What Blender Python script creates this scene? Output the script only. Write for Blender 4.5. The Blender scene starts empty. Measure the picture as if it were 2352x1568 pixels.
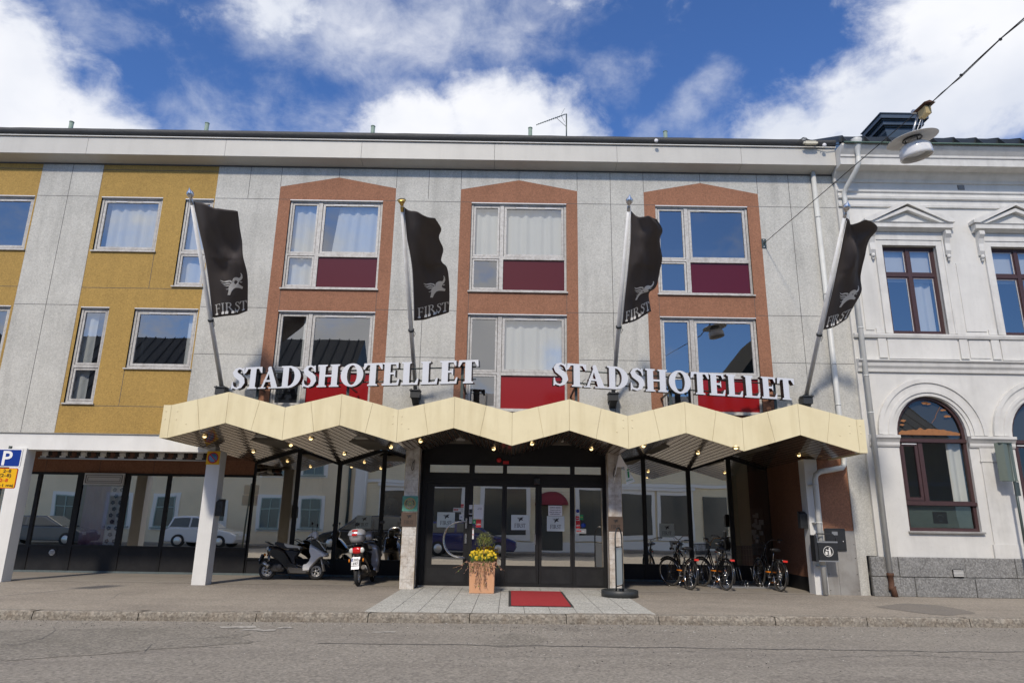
import bpy, bmesh, math, random
from mathutils import Vector, Matrix, noise as mnoise
from mathutils.geometry import delaunay_2d_cdt
R = math.radians
S = bpy.context.scene
C = S.collection
random.seed(7)
# ---------------------------------------------------------------- camera
CZ, F_PX, PITCH, ROLL = 1.45, 1568.0, R(14.9), R(0.89)
cam = bpy.data.objects.new('camera', bpy.data.cameras.new('camera')); C.objects.link(cam)
cam.data.sensor_width = 36.0; cam.data.lens = 36.0 * F_PX / 2352.0
cam.data.clip_start = 0.05; cam.data.clip_end = 2000
cam.matrix_world = Matrix.Translation((0, 0, CZ)) @ Matrix.Rotation(R(90) + PITCH, 4, 'X') @ Matrix.Rotation(ROLL, 4, 'Z')
S.camera = cam
def ray(u, v):
    x = (u - 1176) / F_PX; y = -(v - 784) / F_PX
    c, s = math.cos(ROLL), math.sin(ROLL)
    x2 = x * c - y * s; y2 = x * s + y * c
    return Vector((x2, math.cos(PITCH) - y2 * math.sin(PITCH), math.sin(PITCH) + y2 * math.cos(PITCH)))
def at(u, v, Y):            # a point of the plane at depth Y measured from the survey picture (2352 px wide)
    d = ray(u, v); t = Y / d.y
    return Vector((d.x * t, Y, CZ + d.z * t))
def ground(u, v, Z=0.0):
    d = ray(u, v); t = (Z - CZ) / d.z
    return Vector((d.x * t, d.y * t, Z))
# ---------------------------------------------------------------- world
W = bpy.data.worlds.new('World'); S.world = W; W.use_nodes = True
nt = W.node_tree; nt.nodes.clear()
def N(t, typ, **k):
    n = t.nodes.new(typ)
    for a, b in k.items():
        if a == 'ins':
            for i, val in b.items(): n.inputs[i].default_value = val
        else: setattr(n, a, b)
    return n
SUNV = Vector((-0.27, -1.0, 0.90)).normalized()
elev = math.asin(SUNV.z); rot = math.atan2(SUNV.x, SUNV.y)
sky = N(nt, 'ShaderNodeTexSky', sky_type='NISHITA', sun_disc=False, sun_elevation=elev, sun_rotation=rot, altitude=50, air_density=1.0, dust_density=0.3, ozone_density=3.0)
tc = N(nt, 'ShaderNodeTexCoord')
L = nt.links.new
def wmath(op, a, b=None, clamp=False):
    n = N(nt, 'ShaderNodeMath', operation=op, use_clamp=clamp)
    for i, x in enumerate((a, b)):
        if x is None: continue
        if isinstance(x, (int, float)): n.inputs[i].default_value = x
        else: L(x, n.inputs[i])
    return n.outputs[0]
wn = N(nt, 'ShaderNodeTexNoise', ins={'Scale': 2.2, 'Detail': 3, 'Roughness': .5}); L(tc.outputs['Generated'], wn.inputs['Vector'])
wv = N(nt, 'ShaderNodeVectorMath', operation='MULTIPLY_ADD'); L(wn.outputs['Color'], wv.inputs[0]); wv.inputs[1].default_value = (.22, .22, .22); 
wsub = N(nt, 'ShaderNodeVectorMath', operation='SUBTRACT'); L(tc.outputs['Generated'], wsub.inputs[0]); wsub.inputs[1].default_value = (.11, .11, .11); L(wsub.outputs[0], wv.inputs[2])
# (u, v, radius, weight); a fifth value marks thin haze
BL = [(20,270,225,1.2),(-110,150,180,1.1),(190,330,150,1.1),(300,350,100,.9),
      (650,-150,190,.6),(1290,-110,150,.55),
      (1000,330,170,.85),(1190,330,190,1.0),(1300,350,130,.85),(1110,250,130,.6),
      (1840,360,120,1.0),(2000,310,160,1.05),(2140,210,180,1.05),(2230,90,210,1.1),(2370,-10,220,1.1),
      (240,60,90,.75,1),(640,-90,170,.9,1),(860,-50,220,1.0,1),(1020,30,200,.95,1),(1210,20,190,.85,1),(780,290,230,.7,1),(540,310,190,.65,1),(980,200,170,.7,1),(1420,180,100,.5,1),(1640,190,80,.5,1),(1570,270,80,.7,1),(1490,340,90,.7,1),(1620,340,80,.5,1),(2200,300,110,.6,1),(2400,200,140,.9,1),(2060,90,90,.6,1)]
BR_ = [(1190,560,300,1.0),(1150,780,280,1.0),(760,800,300,.9),(900,1010,260,.5),(760,560,180,.35),(300,300,300,.7),(100,900,300,.5)]
acc = [None, None]
FILL_CLOUDS = [((.1, -.55, .95), .62), ((-.8, -.1, .75), .5), ((.85, -.15, .7), .5)]  # added clouds above and beside the view, unseen, to whiten the ambient light
for k, b_ in enumerate(BL + BR_):
    u, v, r, w = b_[:4]; g_ = len(b_) - 4; d = ray(u, v).normalized()
    if k >= len(BL): d.y = -d.y
    ds = N(nt, 'ShaderNodeVectorMath', operation='DISTANCE'); L(wv.outputs[0], ds.inputs[0]); ds.inputs[1].default_value = d
    mr = N(nt, 'ShaderNodeMapRange', interpolation_type='SMOOTHSTEP', ins={1: 0.0, 2: r / 1568 * 1.35, 3: w, 4: 0.0}); L(ds.outputs['Value'], mr.inputs[0])
    acc[g_] = mr.outputs[0] if acc[g_] is None else wmath('MAXIMUM', acc[g_], mr.outputs[0])
for d, r in FILL_CLOUDS:
    ds = N(nt, 'ShaderNodeVectorMath', operation='DISTANCE'); L(wv.outputs[0], ds.inputs[0]); ds.inputs[1].default_value = Vector(d).normalized()
    mr = N(nt, 'ShaderNodeMapRange', interpolation_type='SMOOTHSTEP', ins={1: 0.0, 2: r, 3: 1.5, 4: 0.0}); L(ds.outputs['Value'], mr.inputs[0])
    acc[0] = wmath('MAXIMUM', acc[0], mr.outputs[0])
mp = N(nt, 'ShaderNodeMapping'); mp.inputs['Scale'].default_value = (1, 1, 1.35); L(tc.outputs['Generated'], mp.inputs['Vector'])
n1 = N(nt, 'ShaderNodeTexNoise', ins={'Scale': 6.5, 'Detail': 10, 'Roughness': .60, 'Distortion': .3}); L(mp.outputs[0], n1.inputs['Vector'])
n2 = N(nt, 'ShaderNodeTexNoise', ins={'Scale': 17, 'Detail': 8, 'Roughness': .62, 'Distortion': .3}); L(mp.outputs[0], n2.inputs['Vector'])
dn = wmath('ADD', wmath('MULTIPLY', wmath('SUBTRACT', n1.outputs['Fac'], .5), 1.5), wmath('MULTIPLY', wmath('SUBTRACT', n2.outputs['Fac'], .5), .95))
den1 = N(nt, 'ShaderNodeMapRange', interpolation_type='SMOOTHSTEP', ins={1: .14, 2: .80, 3: 0.0, 4: 1.0}); L(wmath('ADD', acc[0], dn), den1.inputs[0])
den2 = N(nt, 'ShaderNodeMapRange', interpolation_type='SMOOTHSTEP', ins={1: .12, 2: 1.40, 3: 0.0, 4: .85}); L(wmath('ADD', acc[1], wmath('MULTIPLY', dn, 1.15)), den2.inputs[0])
den = N(nt, 'ShaderNodeMath', operation='MAXIMUM'); L(den1.outputs[0], den.inputs[0]); L(den2.outputs[0], den.inputs[1])
n3 = N(nt, 'ShaderNodeTexNoise', ins={'Scale': 4.0, 'Detail': 5, 'Roughness': .5}); L(mp.outputs[0], n3.inputs['Vector'])
cr = N(nt, 'ShaderNodeValToRGB'); cr.color_ramp.elements[0].position = .3; cr.color_ramp.elements[0].color = (5.6, 6.1, 7.2, 1)
cr.color_ramp.elements[1].position = .62; cr.color_ramp.elements[1].color = (8.4, 8.5, 8.9, 1); L(n3.outputs['Fac'], cr.inputs[0])
tint = N(nt, 'ShaderNodeMix', data_type='RGBA', blend_type='MULTIPLY'); tint.inputs[0].default_value = 1.0
L(sky.outputs[0], tint.inputs[6]); tint.inputs[7].default_value = (.66, .93, 1.36, 1)
mx = N(nt, 'ShaderNodeMix', data_type='RGBA'); L(den.outputs[0], mx.inputs[0]); L(tint.outputs[2], mx.inputs[6]); L(cr.outputs[0], mx.inputs[7])
ovs = N(nt, 'ShaderNodeVectorMath', operation='DISTANCE'); L(tc.outputs['Generated'], ovs.inputs[0]); ovs.inputs[1].default_value = Vector((0, -.35, .95)).normalized()  # added bright patch of sky near the zenith, out of frame, fills the shadows
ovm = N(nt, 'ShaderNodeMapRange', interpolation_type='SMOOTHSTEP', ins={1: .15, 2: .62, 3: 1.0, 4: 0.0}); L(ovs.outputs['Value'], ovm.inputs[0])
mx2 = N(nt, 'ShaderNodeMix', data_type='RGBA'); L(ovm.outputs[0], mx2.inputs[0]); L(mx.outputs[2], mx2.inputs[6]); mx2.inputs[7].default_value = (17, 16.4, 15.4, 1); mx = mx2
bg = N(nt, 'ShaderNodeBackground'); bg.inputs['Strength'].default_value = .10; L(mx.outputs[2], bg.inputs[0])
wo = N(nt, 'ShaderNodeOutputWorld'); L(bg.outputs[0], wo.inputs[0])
# ---------------------------------------------------------------- sun, exposure
sl = bpy.data.lights.new('sun', 'SUN'); sl.energy = 2.7; sl.angle = R(4); sl.color = (1, .90, .77)
so = bpy.data.objects.new('sun', sl); C.objects.link(so); so.location = (-20, -60, 60)
so.rotation_euler = (-SUNV).to_track_quat('-Z', 'Y').to_euler()
S.view_settings.view_transform = 'Standard'; S.view_settings.look = 'None'; S.view_settings.gamma = 1; S.view_settings.exposure = 0.2
S.cycles.max_bounces = 8; S.cycles.transparent_max_bounces = 12; S.cycles.caustics_reflective = False; S.cycles.caustics_refractive = False
# ---------------------------------------------------------------- mesh helpers
class MB:
    def __init__(s): s.v = []; s.f = []; s.m = []; s.sm = []
    def add(s, vs, fs, mi=0, sm=False):
        o = len(s.v); s.v += [tuple(p) for p in vs]
        for f in fs: s.f.append([i + o for i in f]); s.m.append(mi); s.sm.append(sm)
        return s
    def box(s, x0, x1, y0, y1, z0, z1, mi=0):
        x0, x1 = min(x0, x1), max(x0, x1); y0, y1 = min(y0, y1), max(y0, y1); z0, z1 = min(z0, z1), max(z0, z1)
        v = [(x, y, z) for x in (x0, x1) for y in (y0, y1) for z in (z0, z1)]
        return s.add(v, [(0,1,3,2),(4,6,7,5),(0,4,5,1),(2,3,7,6),(0,2,6,4),(1,5,7,3)], mi)
    def prism(s, poly, y0, y1, mi=0, plane='XZ', sm=False):
        n = len(poly)
        def P(a, b, c): return {'XZ': (a, c, b), 'XY': (a, b, c), 'YZ': (c, a, b)}[plane]
        v = [P(a, b, y0) for a, b in poly] + [P(a, b, y1) for a, b in poly]
        s.add(v, [list(range(n)), list(range(2 * n - 1, n - 1, -1))], mi)
        s.add(v, [(i, i + n, (i + 1) % n + n, (i + 1) % n) for i in range(n)], mi, sm)
        return s
    def tube(s, pts, r, n=8, mi=0, cap=True, sm=True):
        pts = [Vector(p) for p in pts]; k = len(pts)
        rs = r if isinstance(r, (list, tuple)) else [r] * k
        up = None; vs = []
        for i, p in enumerate(pts):
            d = (pts[min(i + 1, k - 1)] - pts[max(i - 1, 0)])
            if d.length < 1e-9: d = Vector((0, 0, 1))
            d.normalize()
            if up is None: up = d.orthogonal().normalized()
            else:
                up = up - d * up.dot(d)
                up = up.normalized() if up.length > 1e-6 else d.orthogonal().normalized()
            w = d.cross(up)
            for j in range(n):
                a = 2 * math.pi * j / n
                vs.append(p + (up * math.cos(a) + w * math.sin(a)) * rs[i])
        fs = [(i * n + j, i * n + (j + 1) % n, (i + 1) * n + (j + 1) % n, (i + 1) * n + j) for i in range(k - 1) for j in range(n)]
        s.add(vs, fs, mi, sm)
        if cap: s.add(vs, [list(range(n))[::-1], [(k - 1) * n + j for j in range(n)]], mi)
        return s
    def ring(s, c, rad, r, n=24, m=8, axis='Y', mi=0, sq=1.0, a0=0, a1=360, sm=True):
        c = Vector(c); full = abs(a1 - a0) >= 360; k = n if full else n + 1; vs = []
        for i in range(k):
            a = R(a0 + (a1 - a0) * i / n); ca, sa = math.cos(a), math.sin(a)
            for j in range(m):
                b = 2 * math.pi * j / m; q = rad + r * math.cos(b); w = r * sq * math.sin(b)
                vs.append(c + {'Y': Vector((q * ca, w, q * sa)), 'Z': Vector((q * ca, q * sa, w)), 'X': Vector((w, q * ca, q * sa))}[axis])
        fs = []
        for i in range(n):
            i2 = (i + 1) % k if full else i + 1
            for j in range(m): fs.append((i * m + j, i * m + (j + 1) % m, i2 * m + (j + 1) % m, i2 * m + j))
        return s.add(vs, fs, mi, sm)
    def lathe(s, prof, c, n=24, axis='Z', mi=0, sm=True):
        c = Vector(c); vs = []
        for (r, h) in prof:
            for j in range(n):
                a = 2 * math.pi * j / n; x, y = r * math.cos(a), r * math.sin(a)
                vs.append(c + {'Z': Vector((x, y, h)), 'Y': Vector((x, h, y)), 'X': Vector((h, x, y))}[axis])
        k = len(prof)
        return s.add(vs, [(i * n + j, i * n + (j + 1) % n, (i + 1) * n + (j + 1) % n, (i + 1) * n + j) for i in range(k - 1) for j in range(n)], mi, sm)
    def grid(s, fn, nu, nv, mi=0, sm=True):
        vs = [fn(i / nu, j / nv) for j in range(nv + 1) for i in range(nu + 1)]
        return s.add(vs, [(j * (nu + 1) + i, j * (nu + 1) + i + 1, (j + 1) * (nu + 1) + i + 1, (j + 1) * (nu + 1) + i) for j in range(nv) for i in range(nu)], mi, sm)
    def ball(s, c, rx, ry=None, rz=None, n=12, m=8, mi=0):
        ry = ry or rx; rz = rz or rx; c = Vector(c); vs = []
        for i in range(m + 1):
            t = math.pi * i / m
            for j in range(n):
                a = 2 * math.pi * j / n
                vs.append(c + Vector((rx * math.sin(t) * math.cos(a), ry * math.sin(t) * math.sin(a), rz * math.cos(t))))
        return s.add(vs, [(i * n + j, (i + 1) * n + j, (i + 1) * n + (j + 1) % n, i * n + (j + 1) % n) for i in range(m) for j in range(n)], mi, True)
    def flat(s, polys, fn, depth=None, mi=0):      # union of 2-D polygons laid through fn(x, y, d)
        vs, tris, edges = union2d(polys)
        s.add([fn(a, b, 0) for a, b in vs], tris, mi)
        if depth:
            s.add([fn(a, b, depth) for a, b in vs], [t[::-1] for t in tris], mi + 1 if depth < 0 else mi)
            n = len(vs)
            s.add([fn(a, b, 0) for a, b in vs] + [fn(a, b, depth) for a, b in vs], [(i, i + n, j + n, j) for i, j in edges], mi + 1 if depth < 0 else mi)
        return s
    def xf(s, M):
        s.v = [tuple(M @ Vector(p)) for p in s.v]; return s
    def build(s, name, mats, parent=None, bevel=0):
        me = bpy.data.meshes.new(name); me.from_pydata(s.v, [], s.f)
        mats = mats if isinstance(mats, (list, tuple)) else [mats]
        for m in mats: me.materials.append(m)
        for p, mi, sm in zip(me.polygons, s.m, s.sm): p.material_index = min(mi, len(mats) - 1); p.use_smooth = sm
        me.validate(); bm = bmesh.new(); bm.from_mesh(me); bmesh.ops.remove_doubles(bm, verts=bm.verts, dist=1e-5)
        bmesh.ops.recalc_face_normals(bm, faces=bm.faces); bm.to_mesh(me); bm.free()
        o = bpy.data.objects.new(name, me); C.objects.link(o); o.parent = parent
        if bevel:
            b = o.modifiers.new('b', 'BEVEL'); b.width = bevel; b.segments = 2; b.limit_method = 'ANGLE'; b.angle_limit = R(40)
        return o
def union2d(polys, holes=()):
    vs = []; fs = []
    for p in list(polys) + list(holes):
        if sum(p[i][0] * p[(i + 1) % len(p)][1] - p[(i + 1) % len(p)][0] * p[i][1] for i in range(len(p))) < 0: p = p[::-1]
        fs.append(list(range(len(vs), len(vs) + len(p)))); vs += [Vector((a, b)) for a, b in p]
    ov, oe, of, _, _, oo = delaunay_2d_cdt(vs, [], fs, 0, 1e-6, True)
    np_ = len(polys); tris = []
    for f, o in zip(of, oo):
        if any(i < np_ for i in o) and not any(i >= np_ for i in o): tris.append(tuple(f))
    cnt = {}
    for t in tris:
        for i in range(3):
            e = (t[i], t[(i + 1) % 3]); k = tuple(sorted(e)); cnt.setdefault(k, []).append(e)
    return [tuple(v) for v in ov], tris, [l[0] for l in cnt.values() if len(l) == 1]
def wall(mb, outers, holes, Y, back=None, mi=0):      # XZ wall sheet with openings and reveals
    vs, tris, edges = union2d(outers, holes)
    mb.add([(a, Y, b) for a, b in vs], tris, mi)
    if back:
        n = len(vs); mb.add([(a, Y, b) for a, b in vs] + [(a, Y + back, b) for a, b in vs], [(i, j, j + n, i + n) for i, j in edges], mi)
    return mb
def rect(x0, x1, z0, z1): return [(x0, z0), (x1, z0), (x1, z1), (x0, z1)]
def empty(name, loc=(0, 0, 0), rz=0):
    o = bpy.data.objects.new(name, None); C.objects.link(o); o.location = loc; o.rotation_euler.z = rz; o.empty_display_size = .2
    return o
def tag(o, label=None, cat=None, group=None, kind=None):
    for k, v in (('label', label), ('category', cat), ('group', group), ('kind', kind)):
        if v: o[k] = v
    return o
def kids(o): return [c for c in bpy.data.objects if c.parent == o]
def copy_tree(o, parent=None):
    c = o.copy(); C.objects.link(c); c.parent = parent
    for ch in kids(o): copy_tree(ch, c)
    return c
# ---------------------------------------------------------------- materials
def hexc(r, g, b): return tuple(((x / 255) / 12.92 if x / 255 <= .04045 else ((x / 255 + .055) / 1.055) ** 2.4) for x in (r, g, b)) + (1,)
def mat(name, col, rough=.6, metal=0, var=0, vscale=3, fine=0, fscale=60, bump=0, bscale=60, streak=0, spec=.5, coat=0, dark=None, cracks=0, wear=0, fine2=0, agg=0, ascale=38):
    m = bpy.data.materials.new(name); m.use_nodes = True; t = m.node_tree; b = t.nodes['Principled BSDF']
    if len(col) == 3: col = col + (1,)
    b.inputs['Roughness'].default_value = rough; b.inputs['Metallic'].default_value = metal
    b.inputs['Specular IOR Level'].default_value = spec; b.inputs['Coat Weight'].default_value = coat; b.inputs['Coat Roughness'].default_value = .05
    b.inputs['Base Color'].default_value = col
    if not (var or fine or bump or streak or cracks): return m
    tcn = t.nodes.new('ShaderNodeTexCoord'); src = tcn.outputs['Object']; cur = None
    def noise(sc, det, rg=.6, stretch=None):
        n = t.nodes.new('ShaderNodeTexNoise'); n.inputs['Scale'].default_value = sc; n.inputs['Detail'].default_value = det; n.inputs['Roughness'].default_value = rg
        if stretch:
            mpn = t.nodes.new('ShaderNodeMapping'); mpn.inputs['Scale'].default_value = stretch; t.links.new(src, mpn.inputs[0]); t.links.new(mpn.outputs[0], n.inputs['Vector'])
        else: t.links.new(src, n.inputs['Vector'])
        return n.outputs['Fac']
    def layer(cur, fac, amt, c2, lo=.35, hi=.7):
        mr = t.nodes.new('ShaderNodeMapRange'); mr.inputs[1].default_value = lo; mr.inputs[2].default_value = hi; mr.inputs[3].default_value = 0; mr.inputs[4].default_value = amt
        t.links.new(fac, mr.inputs[0]); mixn = t.nodes.new('ShaderNodeMix'); mixn.data_type = 'RGBA'
        t.links.new(mr.outputs[0], mixn.inputs[0])
        if cur is None: mixn.inputs[6].default_value = col
        else: t.links.new(cur, mixn.inputs[6])
        mixn.inputs[7].default_value = c2; return mixn.outputs[2]
    d = dark or tuple(c * .45 for c in col[:3]) + (1,)
    if len(d) == 3: d = d + (1,)
    if var: cur = layer(cur, noise(vscale, 6, .62), var, d, .42, .72)
    if streak: cur = layer(cur, noise(1.0, 6, .6, (3.2, 3.2, .35)), streak, d, .48, .75)
    if fine:
        cur = layer(cur, noise(fscale, 3, .7), fine, tuple(c * .22 for c in col[:3]) + (1,), .50, .72)
        cur = layer(cur, noise(fscale * .77, 3, .7), fine * .5, tuple(min(1, c * 1.5) for c in col[:3]) + (1,), .54, .72)
    if wear: cur = layer(cur, noise(1.0, 7, .62, (.22, 1.5, 1)), wear, d, .46, .74)
    if fine2: cur = layer(cur, noise(9, 8, .8), fine2, tuple(c * .4 for c in col[:3]) + (1,), .54, .66)
    if agg:
        vo = t.nodes.new('ShaderNodeTexVoronoi'); vo.inputs['Scale'].default_value = ascale; t.links.new(src, vo.inputs['Vector'])
        bw = t.nodes.new('ShaderNodeRGBToBW'); t.links.new(vo.outputs['Color'], bw.inputs[0])
        cur = layer(cur, bw.outputs[0], agg, tuple(c * .35 for c in col[:3]) + (1,), .5, .9)
        inv2 = t.nodes.new('ShaderNodeMath'); inv2.operation = 'SUBTRACT'; inv2.inputs[0].default_value = 1; t.links.new(bw.outputs[0], inv2.inputs[1])
        cur = layer(cur, inv2.outputs[0], agg * .7, tuple(min(1, c * 1.9) for c in col[:3]) + (1,), .55, .9)
    if cracks:
        vo = t.nodes.new('ShaderNodeTexVoronoi'); vo.feature = 'DISTANCE_TO_EDGE'; vo.inputs['Scale'].default_value = cracks
        nn = t.nodes.new('ShaderNodeTexNoise'); nn.inputs['Scale'].default_value = cracks * 3; nn.inputs['Detail'].default_value = 6; t.links.new(src, nn.inputs['Vector'])
        mm = t.nodes.new('ShaderNodeMix'); mm.data_type = 'VECTOR'; mm.inputs[0].default_value = .35; t.links.new(src, mm.inputs[4]); t.links.new(nn.outputs['Color'], mm.inputs[5])
        t.links.new(mm.outputs[1], vo.inputs['Vector']); inv = t.nodes.new('ShaderNodeMath'); inv.operation = 'SUBTRACT'; inv.inputs[0].default_value = .05
        t.links.new(vo.outputs['Distance'], inv.inputs[1]); cur = layer(cur, inv.outputs[0], .55, d, .02, .05)
    if cur is not None: t.links.new(cur, b.inputs['Base Color'])
    if bump:
        bn = t.nodes.new('ShaderNodeBump'); bn.inputs['Strength'].default_value = bump; bn.inputs['Distance'].default_value = .02
        t.links.new(noise(bscale, 4, .7), bn.inputs['Height']); t.links.new(bn.outputs[0], b.inputs['Normal'])
    return m
def glass_mat(name, refl, tintc=(.8, .84, .86, 1), rough=0.0, wob=.0, gcol=(.95, .97, 1, 1)):
    m = bpy.data.materials.new(name); m.use_nodes = True; t = m.node_tree; t.nodes.clear()
    tr = t.nodes.new('ShaderNodeBsdfTransparent'); tr.inputs[0].default_value = tintc
    gl = t.nodes.new('ShaderNodeBsdfGlossy'); gl.inputs['Roughness'].default_value = rough; gl.inputs[0].default_value = gcol
    lw = t.nodes.new('ShaderNodeLayerWeight'); lw.inputs['Blend'].default_value = .25
    mr = t.nodes.new('ShaderNodeMapRange'); mr.inputs[3].default_value = refl; mr.inputs[4].default_value = min(1, refl + .5); t.links.new(lw.outputs['Fresnel'], mr.inputs[0])
    mxn = t.nodes.new('ShaderNodeMixShader'); t.links.new(mr.outputs[0], mxn.inputs[0]); t.links.new(tr.outputs[0], mxn.inputs[1]); t.links.new(gl.outputs[0], mxn.inputs[2])
    if wob:
        tcn = t.nodes.new('ShaderNodeTexCoord'); nn = t.nodes.new('ShaderNodeTexNoise'); nn.inputs['Scale'].default_value = 1.1; nn.inputs['Detail'].default_value = 1
        t.links.new(tcn.outputs['Object'], nn.inputs['Vector']); bn = t.nodes.new('ShaderNodeBump'); bn.inputs['Strength'].default_value = 1; bn.inputs['Distance'].default_value = wob
        t.links.new(nn.outputs['Fac'], bn.inputs['Height']); t.links.new(bn.outputs[0], gl.inputs['Normal'])
    o = t.nodes.new('ShaderNodeOutputMaterial'); t.links.new(mxn.outputs[0], o.inputs[0]); return m
def emit_mat(name, col, st):
    m = bpy.data.materials.new(name); m.use_nodes = True; b = m.node_tree.nodes['Principled BSDF']
    b.inputs['Base Color'].default_value = col; b.inputs['Emission Color'].default_value = col; b.inputs['Emission Strength'].default_value = st; return m
M = {}
M['stucco'] = mat('stucco', (.51, .505, .47), .95, agg=.14, ascale=34, fine=.38, fscale=34, bump=.35, bscale=40, var=.34, vscale=.9, streak=.42)
M['yellow'] = mat('yellow', (.38, .245, .07), .95, agg=.2, ascale=34, fine=.4, fscale=34, bump=.35, bscale=40, streak=.2, var=.2, vscale=1.2)
M['brown'] = mat('brown', (.29, .138, .082), .95, agg=.22, ascale=34, fine=.45, fscale=34, bump=.35, bscale=40, streak=.2, var=.25, vscale=1.2)
M['joint'] = mat('joint', (.08, .08, .08), .9)
M['white_paint'] = mat('white_paint', (.72, .72, .70), .55, var=.16, vscale=2, streak=.15)
M['fascia'] = mat('fascia', (.50, .49, .455), .5, var=.15, vscale=1, streak=.15)
M['soffit_grey'] = mat('soffit_grey', (.36, .35, .33), .5)
M['felt'] = mat('felt', (.028, .030, .033), .6, bump=.6, bscale=25, var=.3, vscale=6)
M['copper'] = mat('copper', (.08, .14, .115), .7, var=.3, vscale=8)
M['win_frame'] = mat('win_frame', (.50, .49, .47), .5, var=.5, vscale=14, streak=.5, dark=(.16, .14, .12))
M['win_metal'] = mat('win_metal', (.6, .6, .62), .4)
M['glass_up'] = glass_mat('glass_up', .28, wob=.0008, gcol=(.98, .95, .90, 1))
M['glass_shop'] = glass_mat('glass_shop', .78, (.80, .82, .80, 1), wob=.0012, gcol=(1, .95, .84, 1))
M['burgundy'] = mat('burgundy', (.085, .010, .016), .2, spec=.35)
M['red_panel'] = mat('red_panel', (.25, .010, .012), .2, spec=.35)
M['curtain'] = mat('curtain', (.78, .76, .72), .9)
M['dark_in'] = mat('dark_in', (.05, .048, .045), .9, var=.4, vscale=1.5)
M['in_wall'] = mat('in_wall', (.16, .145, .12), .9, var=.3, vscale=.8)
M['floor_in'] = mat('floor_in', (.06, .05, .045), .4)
M['black_frame'] = mat('black_frame', (.010, .010, .011), .5, spec=.3, var=.3, vscale=5, dark=(.025, .025, .026))
M['black_panel'] = mat('black_panel', (.013, .013, .015), .55, spec=.3, fine=.3, fscale=40, dark=(.035, .035, .035), var=.4, vscale=3)
M['cream'] = mat('cream', (.76, .68, .45), .38, var=.22, vscale=1.5, dark=(.50, .41, .22), streak=.42, fine2=.10)
M['seam'] = mat('seam', (.45, .34, .15), .6)
M['slat'] = mat('slat', (.38, .32, .27), .14, metal=.8, coat=.5)
M['slat_gap'] = mat('slat_gap', (.16, .085, .04), .6)
M['brass'] = mat('brass', (.55, .38, .12), .3, metal=1)
M['bulb'] = emit_mat('bulb', (1, .72, .34, 1), 2.2)
M['marble'] = mat('marble', (.64, .62, .58), .35, var=.55, vscale=4.5, dark=(.30, .19, .09), cracks=6, fine=.4, fscale=9, streak=.5)
M['steel'] = mat('steel', (.6, .6, .6), .25, metal=1)
M['alu'] = mat('alu', (.42, .43, .44), .35, metal=.7)
M['pole'] = mat('pole', (.82, .82, .80), .4, var=.3, vscale=5)
M['iron'] = mat('iron', (.03, .033, .035), .5, var=.3, vscale=20)
M['flag'] = mat('flag', (.068, .057, .054), .75, fine=.25, fscale=200)
M['flag_print'] = mat('flag_print', (.72, .71, .68), .8)
M['letter'] = mat('letter', (.64, .66, .70), .3, coat=.3)
M['letter_side'] = mat('letter_side', (.030, .025, .022), .35)
M['white'] = mat('white', (.8, .8, .8), .5)
M['black'] = mat('black', (.012, .012, .013), .45)
M['rubber'] = mat('rubber', (.022, .022, .022), .8)
M['plaster'] = mat('plaster', (.62, .615, .59), .85, fine2=.12, var=.22, vscale=1.2, streak=.22, bump=.12, bscale=30)
M['mould'] = mat('mould', (.62, .615, .59), .8, var=.28, vscale=3, streak=.3)
M['granite'] = mat('granite', (.23, .23, .225), .8, agg=.5, ascale=34, fine=.6, fscale=26, var=.5, vscale=5, bump=.6, bscale=22)
M['wine_frame'] = mat('wine_frame', (.055, .026, .026), .5, var=.4, vscale=12)
M['slate_metal'] = mat('slate_metal', (.085, .11, .135), .35, metal=.3, var=.3, vscale=3)
M['roof_dark'] = mat('roof_dark', (.035, .042, .048), .4, metal=.3, var=.3, vscale=3)
M['pipe'] = mat('pipe', (.56, .57, .55), .45, var=.2, vscale=4, streak=.25)
M['rust'] = mat('rust', (.10, .045, .025), .8, var=.6, vscale=20, bump=.4)
M['zinc'] = mat('zinc', (.36, .35, .33), .45, metal=.3, var=.5, vscale=2.5, streak=.5, dark=(.16, .14, .12))
M['asphalt'] = mat('asphalt', (.265, .243, .212), .9, fine=.75, fscale=26, var=.35, vscale=.5, wear=.6, fine2=.4, agg=.38, ascale=36, bump=.6, bscale=40, dark=(.15, .135, .12))
M['pave'] = mat('pave', (.30, .265, .222), .92, fine=.6, fscale=28, var=.5, vscale=.7, wear=.45, fine2=.35, agg=.35, ascale=40, bump=.4, bscale=45, dark=(.16, .14, .12))
M['kerb'] = mat('kerb', (.25, .228, .195), .85, fine=.75, fscale=24, var=.7, fine2=.7, agg=.5, ascale=34, vscale=6, bump=.5, bscale=25, dark=(.15, .11, .075))
M['slab'] = mat('slab', (.43, .425, .395), .8, fine=.6, fscale=50, var=.35, vscale=1.5, fine2=.3, agg=.5, ascale=45)
M['slab_dark'] = mat('slab_dark', (.29, .26, .22), .85, fine=.3, fscale=40, var=.3, vscale=1.5)
M['grout'] = mat('grout', (.12, .115, .105), .9)
M['red_mat'] = mat('red_mat', (.33, .018, .022), .95, fine=.5, fscale=70, bump=.6, bscale=90)
M['terra'] = mat('terra', (.58, .31, .17), .85, var=.3, vscale=6, dark=(.62, .42, .30))
M['leaf'] = mat('leaf', (.10, .17, .03), .7, var=.5, vscale=30)
M['petal'] = mat('petal', (.80, .62, .03), .6)
M['dry'] = mat('dry', (.26, .14, .08), .8, var=.5, vscale=30)
M['sign_blue'] = mat('sign_blue', (.005, .035, .26), .35)
M['sign_yellow'] = mat('sign_yellow', (.80, .45, .01), .35)
M['sign_red'] = mat('sign_red', (.55, .02, .02), .35)
M['sign_back'] = mat('sign_back', (.07, .09, .085), .4, metal=.4, var=.3, vscale=6)
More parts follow.
